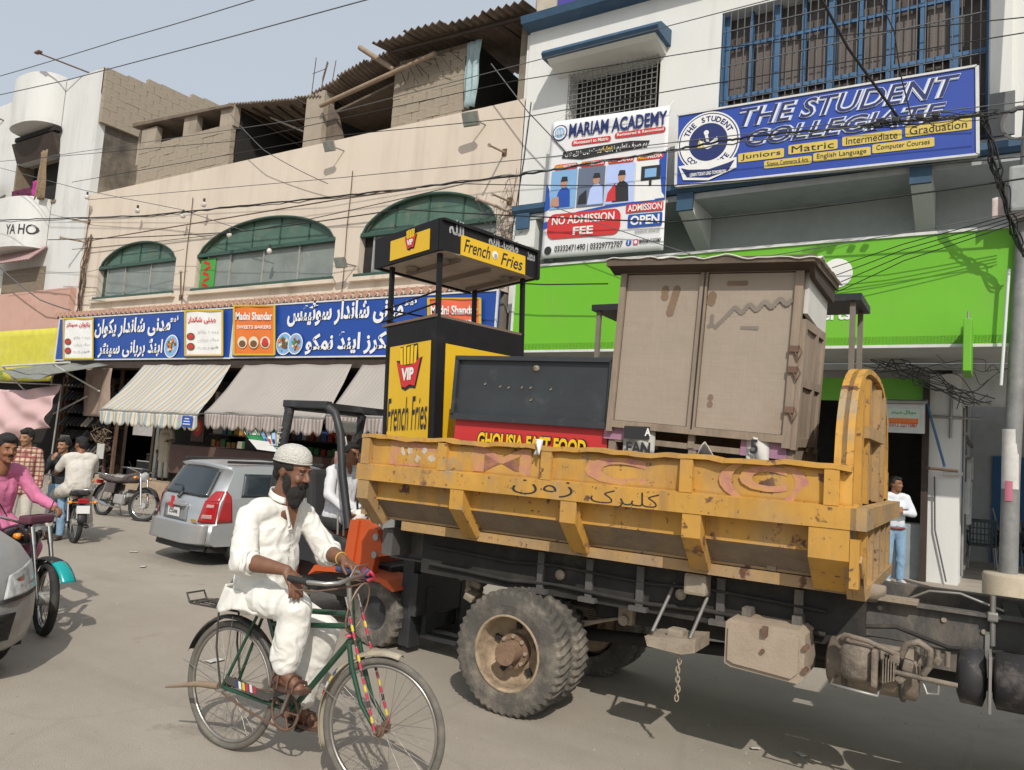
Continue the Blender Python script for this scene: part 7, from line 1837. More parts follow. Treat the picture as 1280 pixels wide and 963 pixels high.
def sandal(T, ank, toe, m, s=1.):
    ank, toe = Vector(ank), Vector(toe); d = toe - ank; d.z = (toe.z - ank.z + .075 * s); d.normalize(); up = Vector((0, 0, 1)); sd = d.cross(up).normalized(); up = sd.cross(d).normalized()
    heel = ank - d * .06 * s - Vector((0, 0, .080 * s)); L_ = ((toe - heel).dot(d)) + .018 * s
    g = G(m); ring = []
    for i in range(17):
        t = i / 16; w = (.030 + .017 * math.sin(min(1, t * 1.15) * PI * .75)) * s * (1 if t < .93 else .75); ring.append((t, w))
    top = [heel + d * L_ * t + sd * w for t, w in ring] + [heel + d * L_ * t - sd * w for t, w in ring[::-1]]
    g.loft([[tuple(p + up * .0) for p in top], [tuple(p + up * .018 * s) for p in top]], smooth=False)
    o = g.build('sandal', T)
    g = G(m)
    for t, h in ((.78, .052), (.60, .075), (.30, .10), (.10, .08)):
        c = heel + d * L_ * t; w = .047 * s
        g.tube([c + sd * w + up * .01, c + sd * w * .86 + up * h * .7 * s, c + up * h * s, c - sd * w * .86 + up * h * .7 * s, c - sd * w + up * .01], .009 * s, 6, flat=.5)
    g.build('strap', o)
def mid(a, b, t=.5): return Vector(a).lerp(Vector(b), t)

def figure(label, M, J, skin=SKIN2, shirt=None, trousers=None, hair='short', beard=None, moustache=False, hs=1., s=1., tunic=False, sleeve='long', shoes=None, voxel=.012, tw=(.17, .115), fold=.006, curl=.5, cap=False, tuck=False, belt=None, tv=.014):
    """a clothed person; J = joints in the figure's frame (x ahead): hip, chest, neck, head, head rotation, sL eL wL sR eR wR, hL kL aL tL, hR kR aR tR"""
    T = thing('person', label, 'person', M=M)
    V_ = {k: (Vector(v) if not isinstance(v, (int, float)) and len(v) == 3 and not k.startswith('rot') else v) for k, v in J.items()}
    H = Matrix.Translation(V_['head']) @ Matrix.Rotation(J['rot'][0], 4, 'Z') @ Matrix.Rotation(J['rot'][1], 4, 'Y')
    P_ = head_prims(H, hs)
    P_.append(('c', V_['neck'] + Vector((0, 0, .05)) * s, V_['neck'] - Vector((0, 0, .04)) * s, .054 * s, .07 * s))
    for a in 'LR':
        if 'e' + a not in V_: continue
        P_ += limb(V_['s' + a], V_['e' + a], .046 * s, .038 * s) + limb(V_['e' + a], V_['w' + a], .036 * s, .025 * s, .12)
        hd = J.get('hd' + a, None); dv = Vector(hd) if hd else (V_['w' + a] - V_['e' + a])
        nv = Vector(J.get('hn' + a, (0, -1 if a == 'L' else 1, 0)))
        P_ += hand_prims(V_['w' + a], dv, nv, s * .95, thumb=(1 if a == 'R' else -1) * J.get('th' + a, 1), curl=J.get('curl' + a, curl))
    P_.append(('c', V_['hip'], V_['chest'], tw[1] * .72 * s, tw[1] * .72 * s)); P_.append(('c', V_['sL'], V_['sR'], .05 * s, .05 * s)); P_.append(('c', V_['chest'], V_['neck'], .06 * s, .05 * s))
    for a in 'LR':
        if 'k' + a not in V_: continue
        P_ += limb(V_['h' + a], V_['k' + a], .075 * s, .05 * s) + limb(V_['k' + a], V_['a' + a], .046 * s, .031 * s, .12)
        if shoes is None: P_ += foot_prims(V_['a' + a], V_['t' + a], s)
    fuse(P_, 'body', skin, voxel=voxel, smooth=3, parent=T)
    head_extras(T, H, hs, hair, beard, moustache=moustache)
    if shoes is not None:
        for a in 'LR':
            if 'k' + a not in V_: continue
            an, to = V_['a' + a], V_['t' + a]
            fuse([('c', an + Vector((0, 0, .0)), an - Vector((0, 0, .05)) * s, .042 * s, .042 * s), ('c', an - Vector((0, 0, .045)) * s, mid(an, to, .8) - Vector((0, 0, .0)), .04 * s, .042 * s), ('c', mid(an, to, .6), to, .042 * s, .036 * s)], 'shoe', shoes, voxel=.01, smooth=3, parent=T)
    # shirt
    w, dp = tw
    hip, ch, nk = V_['hip'], V_['chest'], V_['neck']
    sd = (V_['sL'] - V_['sR']).normalized()
    SP = [('c', hip + Vector((0, 0, .02)), ch, dp * 1.0 * s, dp * 1.05 * s)]
    for k in (-1, -.5, .5, 1):
        SP.append(('c', hip + sd * k * (w - dp) * 1.0 * s + Vector((0, 0, .03)), ch + sd * k * (w - dp) * 1.05 * s, dp * .98 * s, dp * 1.0 * s))
    SP += [('c', V_['sL'], V_['sR'], .062 * s, .062 * s), ('c', V_['sL'].lerp(nk, .3), V_['sR'].lerp(nk, .3), .07 * s, .07 * s), ('c', V_['sL'], ch + sd * .07, .065 * s, .085 * s), ('c', V_['sR'], ch - sd * .07, .065 * s, .085 * s), ('c', nk - Vector((0, 0, .03)), ch, .065 * s, .10 * s)]
    for a in 'LR':
        if 'e' + a not in V_: continue
        if sleeve == 'long': SP += [('c', V_['s' + a], V_['e' + a], .064 * s, .054 * s), ('c', V_['e' + a], V_['e' + a].lerp(V_['w' + a], .93), .053 * s, .040 * s)]
        elif sleeve == 'rolled': SP += [('c', V_['s' + a], V_['e' + a], .066 * s, .066 * s), ('c', V_['e' + a], V_['e' + a].lerp(V_['w' + a], .12), .066 * s, .060 * s)]
        else: SP += [('c', V_['s' + a], V_['s' + a].lerp(V_['e' + a], .78), .064 * s, .062 * s)]
    if tunic:
        for a in 'LR':
            if 'k' + a in V_:
                kk_ = V_['h' + a].lerp(V_['k' + a], tunic)
                SP += [('c', V_['h' + a], kk_, .115 * s, .105 * s)]
        SP += [('c', hip, hip.lerp(mid(V_['kL'], V_['kR']), tunic) if 'kL' in V_ else hip, .13 * s, .11 * s)]
    fuse(SP, 'shirt', shirt, voxel=tv, smooth=4, parent=T, folds=fold, fscale=11)
    if belt:
        g = G(belt); g.tube([hip + Vector((math.cos(t) * dp * 1.12 * s, math.sin(t) * w * 1.02 * s, -.03)) for t in [2 * PI * k / 24 for k in range(24)]], .02, 6, closed=True, flat=1); g.build('belt', T)
    if trousers is not None and 'kL' in V_:
        TP = [('c', hip - Vector((0, 0, .0)), hip - Vector((0, 0, .07)), dp * 1.02 * s, dp * 1.0 * s), ('c', V_['hL'], V_['hR'], .10 * s, .10 * s)]
        for a in 'LR':
            k0, k1, k2 = J.get('leg', (.098, .074, .060))
            TP += [('c', V_['h' + a], V_['k' + a], k0 * s, k1 * s), ('c', V_['k' + a], V_['k' + a].lerp(V_['a' + a], .94), k1 * s, k2 * s)]
        fuse(TP, 'trousers', trousers, voxel=tv, smooth=4, parent=T, folds=fold, fscale=10, seed=4)
    return T
# ================================================================ the bicycle
BM = TR(-3.60, 2.93, 0, rz=R(3.5))
BG_ = mat('dark_green_enamel', (.012, .055, .030), rough=.35, var=.2, coat=.3, dirt=(.14, .12, .09), damt=.2, dscale=5)
BTY = mat('bicycle_tyre', (.12, .11, .095), rough=.9, var=.2, scale=20, dirt=(.22, .19, .15), damt=.4)
BCH = mat('dull_chrome', (.42, .40, .37), rough=.35, metal=.9, var=.2, dirt=(.2, .13, .08), damt=.25, dscale=14)
BKE = thing('bicycle', 'old dark green roadster bicycle with a rear carrier, ridden by the bearded man', 'bicycle', M=BM)
rB = .345; WB = 1.07
def bwheel(x, st, nm='wheel'):
    q = G(BTY); n = 72; pts = [((rB - .018) * math.cos(2 * PI * k / n), 0, (rB - .018) * math.sin(2 * PI * k / n)) for k in range(n)]
    q.tube(pts, .0185, 10, closed=True); o = q.build(nm, BKE); o.matrix_basis = TR(x, 0, rB, rz=st)
    q = G(BCH); q.tube([((rB - .043) * math.cos(2 * PI * k / 60), 0, (rB - .043) * math.sin(2 * PI * k / 60)) for k in range(60)], .012, 6, closed=True, flat=.8); q.build('rim', o)
    for k in range(32):
        t = 2 * PI * k / 32; t2 = t + (.9 if k % 4 < 2 else -.9)
        q = G(BCH); q.cyl((.022 * math.cos(t2), .03 * (1 if k % 2 else -1), .022 * math.sin(t2)), ((rB - .05) * math.cos(t), 0, (rB - .05) * math.sin(t)), .0014, 4); q.build('spoke', o)
    q = G(RUST); q.cyl((0, -.045, 0), (0, .045, 0), .018, 12); q.cyl((0, -.032, 0), (0, -.028, 0), .03, 14); q.cyl((0, .028, 0), (0, .032, 0), .03, 14); q.cyl((0, -.075, 0), (0, .075, 0), .007, 8); q.build('hub', o)
    return o
bwheel(0, 0); ST = R(6.5); FWX = Matrix.Translation((WB, 0, 0)) @ Matrix.Rotation(ST, 4, 'Z')
bwheel(WB, ST)
BBx, BBz = .475, .315
def bt(pts, r, m=BG_, nm='frame_tube', n=10): q = G(m); q.tube(pts, r, n); return q.build(nm, BKE)
HT, HB = (.800, 0, .945), (.838, 0, .730)
SC_ = (.205, 0, .80)
bt([HT, HB], .019, nm='head_tube'); bt([(.815, 0, .86), (SC_[0] + .03, 0, .80)], .0145); bt([(.826, 0, .80), (SC_[0] + .06, 0, .72)], .0145); bt([(.836, 0, .745), (BBx, 0, BBz)], .016)
bt([(SC_[0] - .015, 0, .86), (BBx, 0, BBz)], .0155)
for s_ in (-1, 1):
    bt([(.0, s_ * .055, rB), (SC_[0] - .01, s_ * .02, .79)], .009, nm='seat_stay'); bt([(.0, s_ * .06, rB), (.25, s_ * .04, .325), (BBx, s_ * .03, BBz)], .011, nm='chain_stay')
bt([(BBx, -.04, BBz), (BBx, .04, BBz)], .022, nm='bottom_bracket')
# fork, decorated stays
def ff(p): return tuple(FWX @ Vector(p))
q = G(BG_)
for s_ in (-1, 1): q.tube([ff((-.205, s_ * .045, .735)), ff((-.17, s_ * .05, .62)), ff((-.10, s_ * .052, .46)), ff((.0, s_ * .055, rB))], [.013, .013, .011, .008], 8)
q.tube([ff((-.205, -.045, .735)), ff((-.205, .045, .735))], .014, 8); q.build('fork', BKE)
WRAP = [mat('wrap_' + n_, c_, rough=.6) for n_, c_ in (('crimson', (.40, .03, .06)), ('yellow', (.60, .42, .05)), ('dark', (.06, .03, .03)))]
for s_ in (-1, 1):
    a, b = Vector(ff((.0, s_ * .068, rB))), Vector(ff((-.24, s_ * .055, .96)))
    rod = G(BCH); rod.cyl(a, b, .005, 6); ro = rod.build('brake_rod', BKE)
    for k in range(16):
        q = G(WRAP[(0, 1, 0, 2)[k % 4]]); q.cyl(a.lerp(b, k / 18 + .02), a.lerp(b, (k + .8) / 18 + .02), .0075, 7); q.build('coloured_wrap', ro)
# handlebar with rod brake
GRIP = mat('worn_blue_grip', (.03, .05, .12), rough=.7, var=.4)
HBc = Vector((.775, 0, 1.035))
def hb_(p):
    v = Vector((p[0], p[1] * .76, p[2])); return tuple(Matrix.Translation(HBc) @ Matrix.Rotation(ST, 4, 'Z') @ v)
bar_ = [hb_(p) for p in ((-.20, -.27, .0), (-.09, -.275, -.005), (.0, -.255, -.004), (.045, -.20, .0), (.055, -.10, .01), (.05, 0, .012), (.055, .10, .01), (.045, .20, .0), (.0, .255, -.004), (-.09, .275, -.005), (-.20, .27, 0))]
hbo = bt(bar_, .0115, BCH, 'handlebar'); bt([hb_((0.05, 0, .012)), hb_((.0, 0, .0)), tuple(Vector(HT) + Vector((0, 0, -.02)))], .0125, BCH, 'stem')
for s_ in (-1, 1):
    q = G(GRIP if s_ > 0 else BLKP); q.tube([hb_((-.10, s_ * .275, -.005)), hb_((-.215, s_ * .27, 0))], .0165, 10); q.build('grip', hbo)
bt([hb_((-.20, -.265, -.055)), hb_((-.05, -.262, -.045)), hb_((.03, -.20, -.03)), hb_((.05, 0, -.03)), hb_((.03, .20, -.03)), hb_((-.05, .262, -.045)), hb_((-.20, .265, -.05))], .005, RUST, 'brake_lever', 6)
bt([hb_((.03, .22, .0)), hb_((.06, .1, .07)), hb_((.05, -.02, .07)), hb_((.03, -.08, -.02))], .0035, BCH, 'cable_loop', 6)
lp = [ff((-.20 + .03 * math.sin(t), .0 + .085 * math.cos(t), .905 + .125 * math.sin(t))) for t in [2 * PI * k / 28 for k in range(28)]]
q = G(mat('brass_wire', (.28, .19, .13), rough=.5, metal=.5)); q.tube(lp, .0045, 6, closed=True); q.build('wire_ring', BKE)
q = G(BCH); q.cyl(ff((-.22, -.02, .82)), ff((-.245, -.02, 1.0)), .014, 8); q.build('lamp_bracket', BKE)
q = G(mat('pink_flower', (.6, .10, .16), rough=.8)); q.lathe([(0, -.012), (.022, 0), (0, .012)], 8, M=Matrix.Translation((.835, -.03, .76))); q.build('ornament', BKE)
for k in range(5):
    q = G([GRIP, WRAP[0], mat('rag_grey', (.12, .12, .15), rough=.9)][k % 3]); p = Vector(hb_((.0 + .02 * k, .16 - .02 * k, .02))); q.tube([p, p + Vector((.02, -.01, .02)), p + Vector((.03, .02, -.01)), p + Vector((0, 0, -.03))], .011, 6); q.build('cloth_wrap', BKE)
# fenders
FN = mat('fender_cream', (.36, .32, .24), rough=.6, var=.2, dirt=(.2, .14, .09), damt=.4, dscale=8); FND = mat('fender_dark', (.03, .03, .028), rough=.5, var=.3, dirt=(.2, .17, .13), damt=.4, dscale=6)
def bf(T0, m, a0, a1, nm, rr=.375, w=.028):
    q = G(m); q.grid(lambda u, v: tuple(T0 @ Vector((rr * math.cos(a0 + (a1 - a0) * u) * (1 - .05 * (2 * v - 1) ** 2), w * (2 * v - 1), rB + rr * math.sin(a0 + (a1 - a0) * u) * (1 - .05 * (2 * v - 1) ** 2)))), 26, 4, thick=.002); return q.build(nm, BKE)
bf(FWX, FN, R(78), R(205), 'front_fender'); bf(Matrix.Identity(4), FND, R(8), R(160), 'rear_fender', rr=.378, w=.03)
for k, c_ in enumerate((GRIP, WRAP[1], mat('wrap_white', (.6, .6, .6)), WRAP[0])):
    bf(FWX, c_, R(140 + 6 * k), R(144 + 6 * k), 'paint_band', rr=.379, w=.0285)
for T0, x_, z_ in ((FWX, -.37, .50), (Matrix.Identity(4), -.37, .42), (Matrix.Identity(4), .0, .72)):
    q = G(BCH)
    for s_ in (-1, 1): q.cyl(T0 @ Vector((0, s_ * .06, rB)), T0 @ Vector((x_, s_ * .03, z_)), .0025, 5)
    q.build('fender_stay', BKE)
# chain set, cranks, pedals
q = G(RUST); q.tube([(BBx + .092 * math.cos(t), -.055, BBz + .092 * math.sin(t)) for t in [2 * PI * k / 36 for k in range(36)]], .007, 6, closed=True)
for k in range(5): q.cyl((BBx, -.055, BBz), (BBx + .09 * math.cos(2 * PI * k / 5), -.055, BBz + .09 * math.sin(2 * PI * k / 5)), .007, 5)
q.lathe([(0, -.004), (.035, -.004), (.035, .004), (0, .004)], 16, M=TR(BBx, -.055, BBz) @ Matrix.Rotation(PI / 2, 4, 'X')); q.build('chain_wheel', BKE)
q = G(RUST); q.tube([(BBx, -.055, BBz + .095), (.2, -.055, .375 + .0), (.0, -.055, rB + .035)], .006, 5); q.tube([(BBx, -.055, BBz - .095), (.2, -.055, .26), (.0, -.055, rB - .035)], .006, 5); q.build('chain', BKE)
CG = mat('chain_guard_band', (.06, .055, .05), rough=.6, var=.3)
q = G(CG); q.prism([(.04, .415), (.34, .38), (.47, .43), (.47, .40), (.33, .345), (.04, .375)], 'y', -.073, -.066); cg = q.build('chain_guard', BKE)
for k, c_ in enumerate((GRIP, mat('wrap_white', 0), WRAP[1], WRAP[0], mat('wrap_white', 0), WRAP[0])):
    x_ = .11 + .028 * k; q = G(c_); q.prism([(x_, .405 - .0 * k), (x_ + .018, .403), (x_ + .028, .366), (x_ + .01, .368)], 'y', -.076, -.0735); q.build('paint_band', cg)
cr = Vector((.06, 0, .145))
q = G(BCH); q.cyl((BBx, -.08, BBz), (BBx + cr.x, -.085, BBz + cr.z), .009, 8); q.cyl((BBx, .07, BBz), (BBx - cr.x, .08, BBz - cr.z), .009, 8); q.build('crank', BKE)
for s_, cc in ((-1, 1), (1, -1)):
    c = Vector((BBx, 0, BBz)) + cr * cc; q = G(BLKP); q.box((c.x, s_ * .13, c.z), (.085, .085, .02), bev=.005); q.build('pedal', BKE)
# saddle, carrier, stand, feather-duster sticks
q = G(mat('black_saddle', (.02, .018, .017), rough=.6)); q.loft([ell((x, 0, z), w, h, 'x', 12) for x, z, w, h in ((-.02, .845, .03, .02), (.0, .85, .095, .035), (.08, .85, .09, .035), (.18, .852, .045, .028), (.28, .85, .02, .02))]); q.build('saddle', BKE)
CAR = mat('carrier_black', (.04, .036, .032), rough=.6, var=.3, dirt=(.2, .16, .12), damt=.3)
q = G(CAR); q.tube([(.10, -.07, .765), (-.30, -.075, .755), (-.335, -.06, .755), (-.335, .06, .755), (-.30, .075, .755), (.10, .07, .765)], .006, 6)
for y_ in (-.035, 0, .035): q.cyl((.10, y_, .765), (-.33, y_, .755), .004, 5)
for x_ in (-.25, -.12, .02): q.box((x_, 0, .765), (.03, .15, .006))
q.tube([(-.33, -.06, .755), (-.36, -.06, .80), (-.36, .06, .80), (-.33, .06, .755)], .006, 6); q.build('carrier', BKE)
for s_ in (-1, 1): bt([(0, s_ * .07, rB), (-.06, s_ * .072, .55), (-.07, s_ * .072, .755)], .006, CAR, 'carrier_stay', 6)
q = G(CAR); q.box((-.05, 0, .78), (.24, .10, .018), bev=.006); q.box((.0, 0, .80), (.1, .07, .04), bev=.01); q.build('carrier_clip', BKE)
q = G(mat('stick_brown', (.22, .16, .11), rough=.9, var=.3)); q.tube([(.0, -.085, rB + .01), (-.12, -.12, rB + .005), (-.32, -.17, rB - .04)], [.02, .017, .007], 7); q.build('stand_leg', BKE)
q = G(WIREG); q.tube([(-.02, -.06, .80), (.0, -.08, .86), (.03, -.06, .93)], .02, 8); q.build('pump', BKE)

# ================================================================ its rider
RJ = dict(hip=(.09, 0, .90), chest=(.18, 0, 1.18), neck=(.255, 0, 1.385), head=(.32, .0, 1.55), rot=(R(6), R(12)),
          sL=(.25, .18, 1.31), eL=(.39, .26, 1.10), wL=(.56, .205, 1.085), hdL=(.9, .0, -.35), hnL=(-.35, 0, -1), curlL=.75,
          sR=(.20, -.175, 1.30), eR=(.275, -.255, 1.085), wR=(.545, -.205, 1.065), hdR=(.62, -.05, -.62), hnR=(-.5, .2, -.6), curlR=.38, thL=1, thR=1,
          hL=(.13, .09, .87), kL=(.53, .13, .70), aL=(.40, .135, .27), tL=(.545, .145, .185),
          hR=(.145, -.08, .865), kR=(.565, -.135, .865), aR=(.53, -.14, .545), tR=(.68, -.15, .475))
T = thing('person', 'bearded man in white clothes and skullcap riding the bicycle in sandals', 'person', M=BM)
V_ = {k: Vector(v) for k, v in RJ.items() if k[:3] not in ('rot', 'cur') and k[:2] not in ('th',)}
H = Matrix.Translation(V_['head']) @ Matrix.Rotation(RJ['rot'][0], 4, 'Z') @ Matrix.Rotation(RJ['rot'][1], 4, 'Y')
P_ = head_prims(H, 1.02) + [('c', V_['neck'] + Vector((.02, 0, .07)), V_['neck'] - Vector((-.02, 0, .06)), .054, .055)]
for a in 'LR':
    P_ += limb(V_['s' + a], V_['e' + a], .050, .042) + limb(V_['e' + a], V_['w' + a], .041, .027, .14)
    P_ += hand_prims(V_['w' + a], RJ['hd' + a], RJ['hn' + a], 1.02, thumb=(1 if a == 'R' else -1), curl=RJ['curl' + a], spread=.12)
    P_ += limb(V_['h' + a], V_['k' + a], .08, .052) + limb(V_['k' + a], V_['a' + a], .048, .033, .12) + foot_prims(V_['a' + a], V_['t' + a], 1.02)
P_ += [('c', V_['hip'] + Vector((.04, 0, .03)), V_['chest'], .085, .09), ('c', V_['sL'], V_['sR'], .045, .045), ('c', V_['chest'], V_['neck'], .08, .05)]
fuse(P_, 'body', SKIND, voxel=.0062, smooth=2, parent=T)
head_extras(T, H, 1.0, 'capped', beard=1.0)
# crocheted cap
g = G(mat('white_crochet_cap', (.66, .64, .58), rough=.9, var=.12, scale=90, bump=.9, bscale=160)); g.M = H @ Matrix.Scale(1.02, 4) @ Matrix.Rotation(R(-6), 4, 'Y')
g.loft([ell((-.012, 0, z), a, b, 'z', 32) for z, a, b in ((.050, .104, .086), (.052, .108, .090), (.075, .108, .090), (.10, .102, .085), (.122, .088, .073), (.140, .062, .052), (.150, .030, .025), (.152, .005, .004))], cap=False)
g.tube([(-.012 + .1085 * math.cos(t), .0905 * math.sin(t), .055) for t in [2 * PI * k / 40 for k in range(40)]], .004, 6, closed=True)
g.build('skullcap', T)
# tunic
sd = Vector((0, 1, 0)); hip, ch, nk = V_['hip'], V_['chest'], V_['neck']
SP = [('e', (.19, 0, 1.07), (.15, .185, .20)), ('e', (.19, 0, .95), (.14, .175, .12)), ('e', (.20, 0, 1.20), (.13, .185, .15)), ('c', V_['sL'], V_['sR'], .060, .060), ('c', V_['sL'].lerp(nk, .35), V_['sR'].lerp(nk, .35), .068, .068),
      ('c', V_['sL'], ch + sd * .09, .062, .09), ('c', V_['sR'], ch - sd * .09, .062, .09), ('c', nk - Vector((.0, 0, .035)), ch, .068, .11), ('e', (.12, 0, 1.20), (.10, .165, .14)), ('e', (.14, 0, .95), (.11, .15, .12))]
for a in 'LR':
    S_, E__, W__ = V_['s' + a], V_['e' + a], V_['w' + a]
    SP += [('c', S_, S_.lerp(E__, .6), .060, .062), ('c', S_.lerp(E__, .55), E__.lerp(W__, .02), .064, .066), ('c', E__ + Vector((-.01, 0, -.015)), E__.lerp(W__, .14), .060, .056)]
# skirt of the tunic over the saddle and thighs
SP += [('c', V_['hR'] + Vector((.0, .01, .0)), V_['hR'].lerp(V_['kR'], .42) + Vector((0, 0, .01)), .092, .092), ('c', V_['hL'] + Vector((.0, -.01, .0)), V_['hL'].lerp(V_['kL'], .45) + Vector((0, 0, .01)), .10, .095), ('e', (.12, 0, .86), (.10, .12, .08)), ('c', (.15, -.08, .87), (.19, -.11, .82), .07, .05)]
fuse(SP, 'tunic', COTN, voxel=.0085, smooth=4, parent=T, folds=.0075, fscale=12, seed=2)
g = G(COTN)
g.grid(lambda u, v: (.03 + .36 * u - .03 * v, -.135 - .035 * math.sin(PI * u) - .022 * v + .010 * math.sin(17 * u + 2 * v) * v, .905 - (.125 - .04 * u + .012 * math.sin(9 * u)) * v), 30, 8, thick=.004); g.build('tunic_tail', T)
g = G(COTN); g.grid(lambda u, v: (.05 - .055 * v - .01 * math.sin(12 * u) * v, -.15 + .27 * u, .92 - .135 * v + .01 * math.sin(10 * u) * v), 20, 8, thick=.004); g.build('tunic_tail', T)
for a in 'LR':   # rolled cuffs
    E__, W__ = V_['e' + a], V_['w' + a]; d = (W__ - E__).normalized(); c = E__.lerp(W__, .17); u_ = d.orthogonal().normalized(); w_ = d.cross(u_)
    g = G(COTN)
    for k in range(2): g.tube([c + d * (.016 * k - .012 + .006 * math.sin(3 * t + k)) + (u_ * math.cos(t) + w_ * math.sin(t)) * (.062 + .004 * math.sin(5 * t)) for t in [2 * PI * j / 26 for j in range(26)]], .010, 6, closed=True)
    g.build('cuff', T)
# collar band, open placket, buttons
g = G(COTN)
cpts = []
for j in range(25):
    t = R(28) + R(304) * j / 24
    cpts.append(nk + Vector((.005 + .075 * math.cos(t), .078 * math.sin(t), .018 - .028 * math.cos(t))))
g.grid(lambda u, v: tuple(cpts[min(24, int(u * 24 + .5))] + Vector((.0, 0, .034 * v - .004)) + Vector((cpts[min(24, int(u * 24 + .5))] - nk).xy.to_3d()) * (-.12 * v)), 24, 3, thick=.005); g.build('collar', T)
fx = lambda z: .0
g = G(SKIND); vv = [(.336, .042, 1.365), (.336, -.042, 1.365), (.350, 0, 1.235)]
g.add([(x + .012, y, z) for x, y, z in vv] , [(0, 1, 2)]); bpy_o = g.build('neck_skin', T)
for s_ in (-1, 1):
    g = G(COTN); g.tube([(.336, s_ * .042, 1.362), (.344, s_ * .024, 1.30), (.342, s_ * .005, 1.238)], [.010, .010, .009], 7, flat=.6); g.build('lapel', T)
for k in range(4):
    g = G(mat('button_pale', (.4, .36, .28), rough=.4)); g.lathe([(0, -.003), (.006, 0), (0, .003)], 8, M=Matrix.Translation((.347 + .001 * k, -.004, 1.225 - .045 * k)) @ Matrix.Rotation(PI / 2, 4, 'Y')); g.build('button', T)
g = G(COTN); g.box((.288, -.105, 1.19), (.012, .075, .09), rot=(0, .05, -.42), bev=.004); g.build('breast_pocket', T)
# trousers
TP = [('e', (.14, 0, .865), (.10, .13, .07))]
for a, sw in (('R', 1), ('L', 1)):
    Hh, K, A_ = V_['h' + a], V_['k' + a], V_['a' + a]
    TP += [('c', Hh.lerp(K, .15), K, .085, .082), ('c', K, K.lerp(A_, .5), .080, .078), ('c', K.lerp(A_, .45), K.lerp(A_, .86), .078, .066)]
TP += [('c', V_['kR'] + Vector((-.02, 0, -.03)), V_['kR'].lerp(V_['aR'], .75) + Vector((-.03, 0, 0)), .070, .066), ('c', V_['kL'] + Vector((-.02, 0, -.03)), V_['kL'].lerp(V_['aL'], .6) + Vector((-.03, 0, 0)), .08, .075)]
fuse(TP, 'trousers', COTN, voxel=.0085, smooth=4, parent=T, folds=.008, fscale=12, seed=7)
SAN = mat('brown_sandal', (.075, .040, .028), rough=.6, var=.2)
sandal(T, V_['aL'], V_['tL'], SAN, 1.04); sandal(T, V_['aR'], V_['tR'], SAN, 1.04)
g = G(mat('yellow_bracelet', (.5, .35, .08), rough=.6)); W__ = V_['wL']; d = (V_['wL'] - V_['eL']).normalized(); u_ = d.orthogonal().normalized(); w_ = d.cross(u_)
g.tube([W__ - d * .03 + (u_ * math.cos(t) + w_ * math.sin(t)) * .033 for t in [2 * PI * j / 18 for j in range(18)]], .004, 5, closed=True); g.build('bracelet', T)
# ================================================================ the other people
PINK = mat('pink_kurta', (.56, .17, .30), rough=.9, var=.06, scale=4, bump=.15, bscale=45)
PLD = mat('plaid_shirt', (.50, .38, .27), rough=.9, var=.04)
def plaid(m, cols):
    nt = m.node_tree; N = nt.nodes; L = nt.links; b = N['Principled BSDF']; src = b.inputs['Base Color'].links[0].from_socket
    tc = N['Texture Coordinate']; sp = N.new('ShaderNodeSeparateXYZ'); L.new(tc.outputs['Object'], sp.inputs[0])
    for axis, sc_, w, c, f_ in cols:
        a = N.new('ShaderNodeMath'); a.operation = 'MULTIPLY'; a.inputs[1].default_value = sc_; L.new(sp.outputs[axis], a.inputs[0])
        f = N.new('ShaderNodeMath'); f.operation = 'FRACT'; L.new(a.outputs[0], f.inputs[0])
        l = N.new('ShaderNodeMath'); l.operation = 'LESS_THAN'; l.inputs[1].default_value = w; L.new(f.outputs[0], l.inputs[0])
        k = N.new('ShaderNodeMath'); k.operation = 'MULTIPLY'; k.inputs[1].default_value = f_; L.new(l.outputs[0], k.inputs[0])
        mx = N.new('ShaderNodeMix'); mx.data_type = 'RGBA'; L.new(k.outputs[0], mx.inputs[0]); L.new(src, mx.inputs[6]); mx.inputs[7].default_value = (*c, 1); src = mx.outputs[2]
    L.new(src, b.inputs['Base Color'])
plaid(PLD, [(2, 16, .34, (.22, .04, .045), .75), (0, 16, .34, (.22, .04, .045), .7), (1, 16, .34, (.22, .04, .045), .7), (2, 16, .1, (.03, .02, .03), .8)])
JEAN = mat('light_blue_jeans', (.20, .32, .45), rough=.9, var=.15, scale=6); JEAND = mat('blue_jeans', (.10, .17, .26), rough=.9, var=.15, scale=6)
BLKS = mat('black_shirt', (.02, .024, .03), rough=.85, var=.2); BEI = mat('beige_kameez', (.42, .37, .29), rough=.9, var=.06, bump=.1, bscale=40); OFFW = mat('grey_white_tee', (.55, .52, .47), rough=.9, var=.05, bump=.1, bscale=40)
KHK = mat('pale_trousers', (.47, .44, .38), rough=.9, var=.06); SHOEW = mat('pale_shoe', (.50, .48, .46), rough=.6, var=.15); SHOEB = mat('brown_shoe', (.06, .04, .03), rough=.6); WSH = mat('white_shirt', (.62, .66, .70), rough=.9, var=.04, bump=.1, bscale=40)
for m_ in (PINK, BEI, OFFW, KHK, WSH, JEAN, BLKS, PLD): wrinkle(m_, .45, 8.)
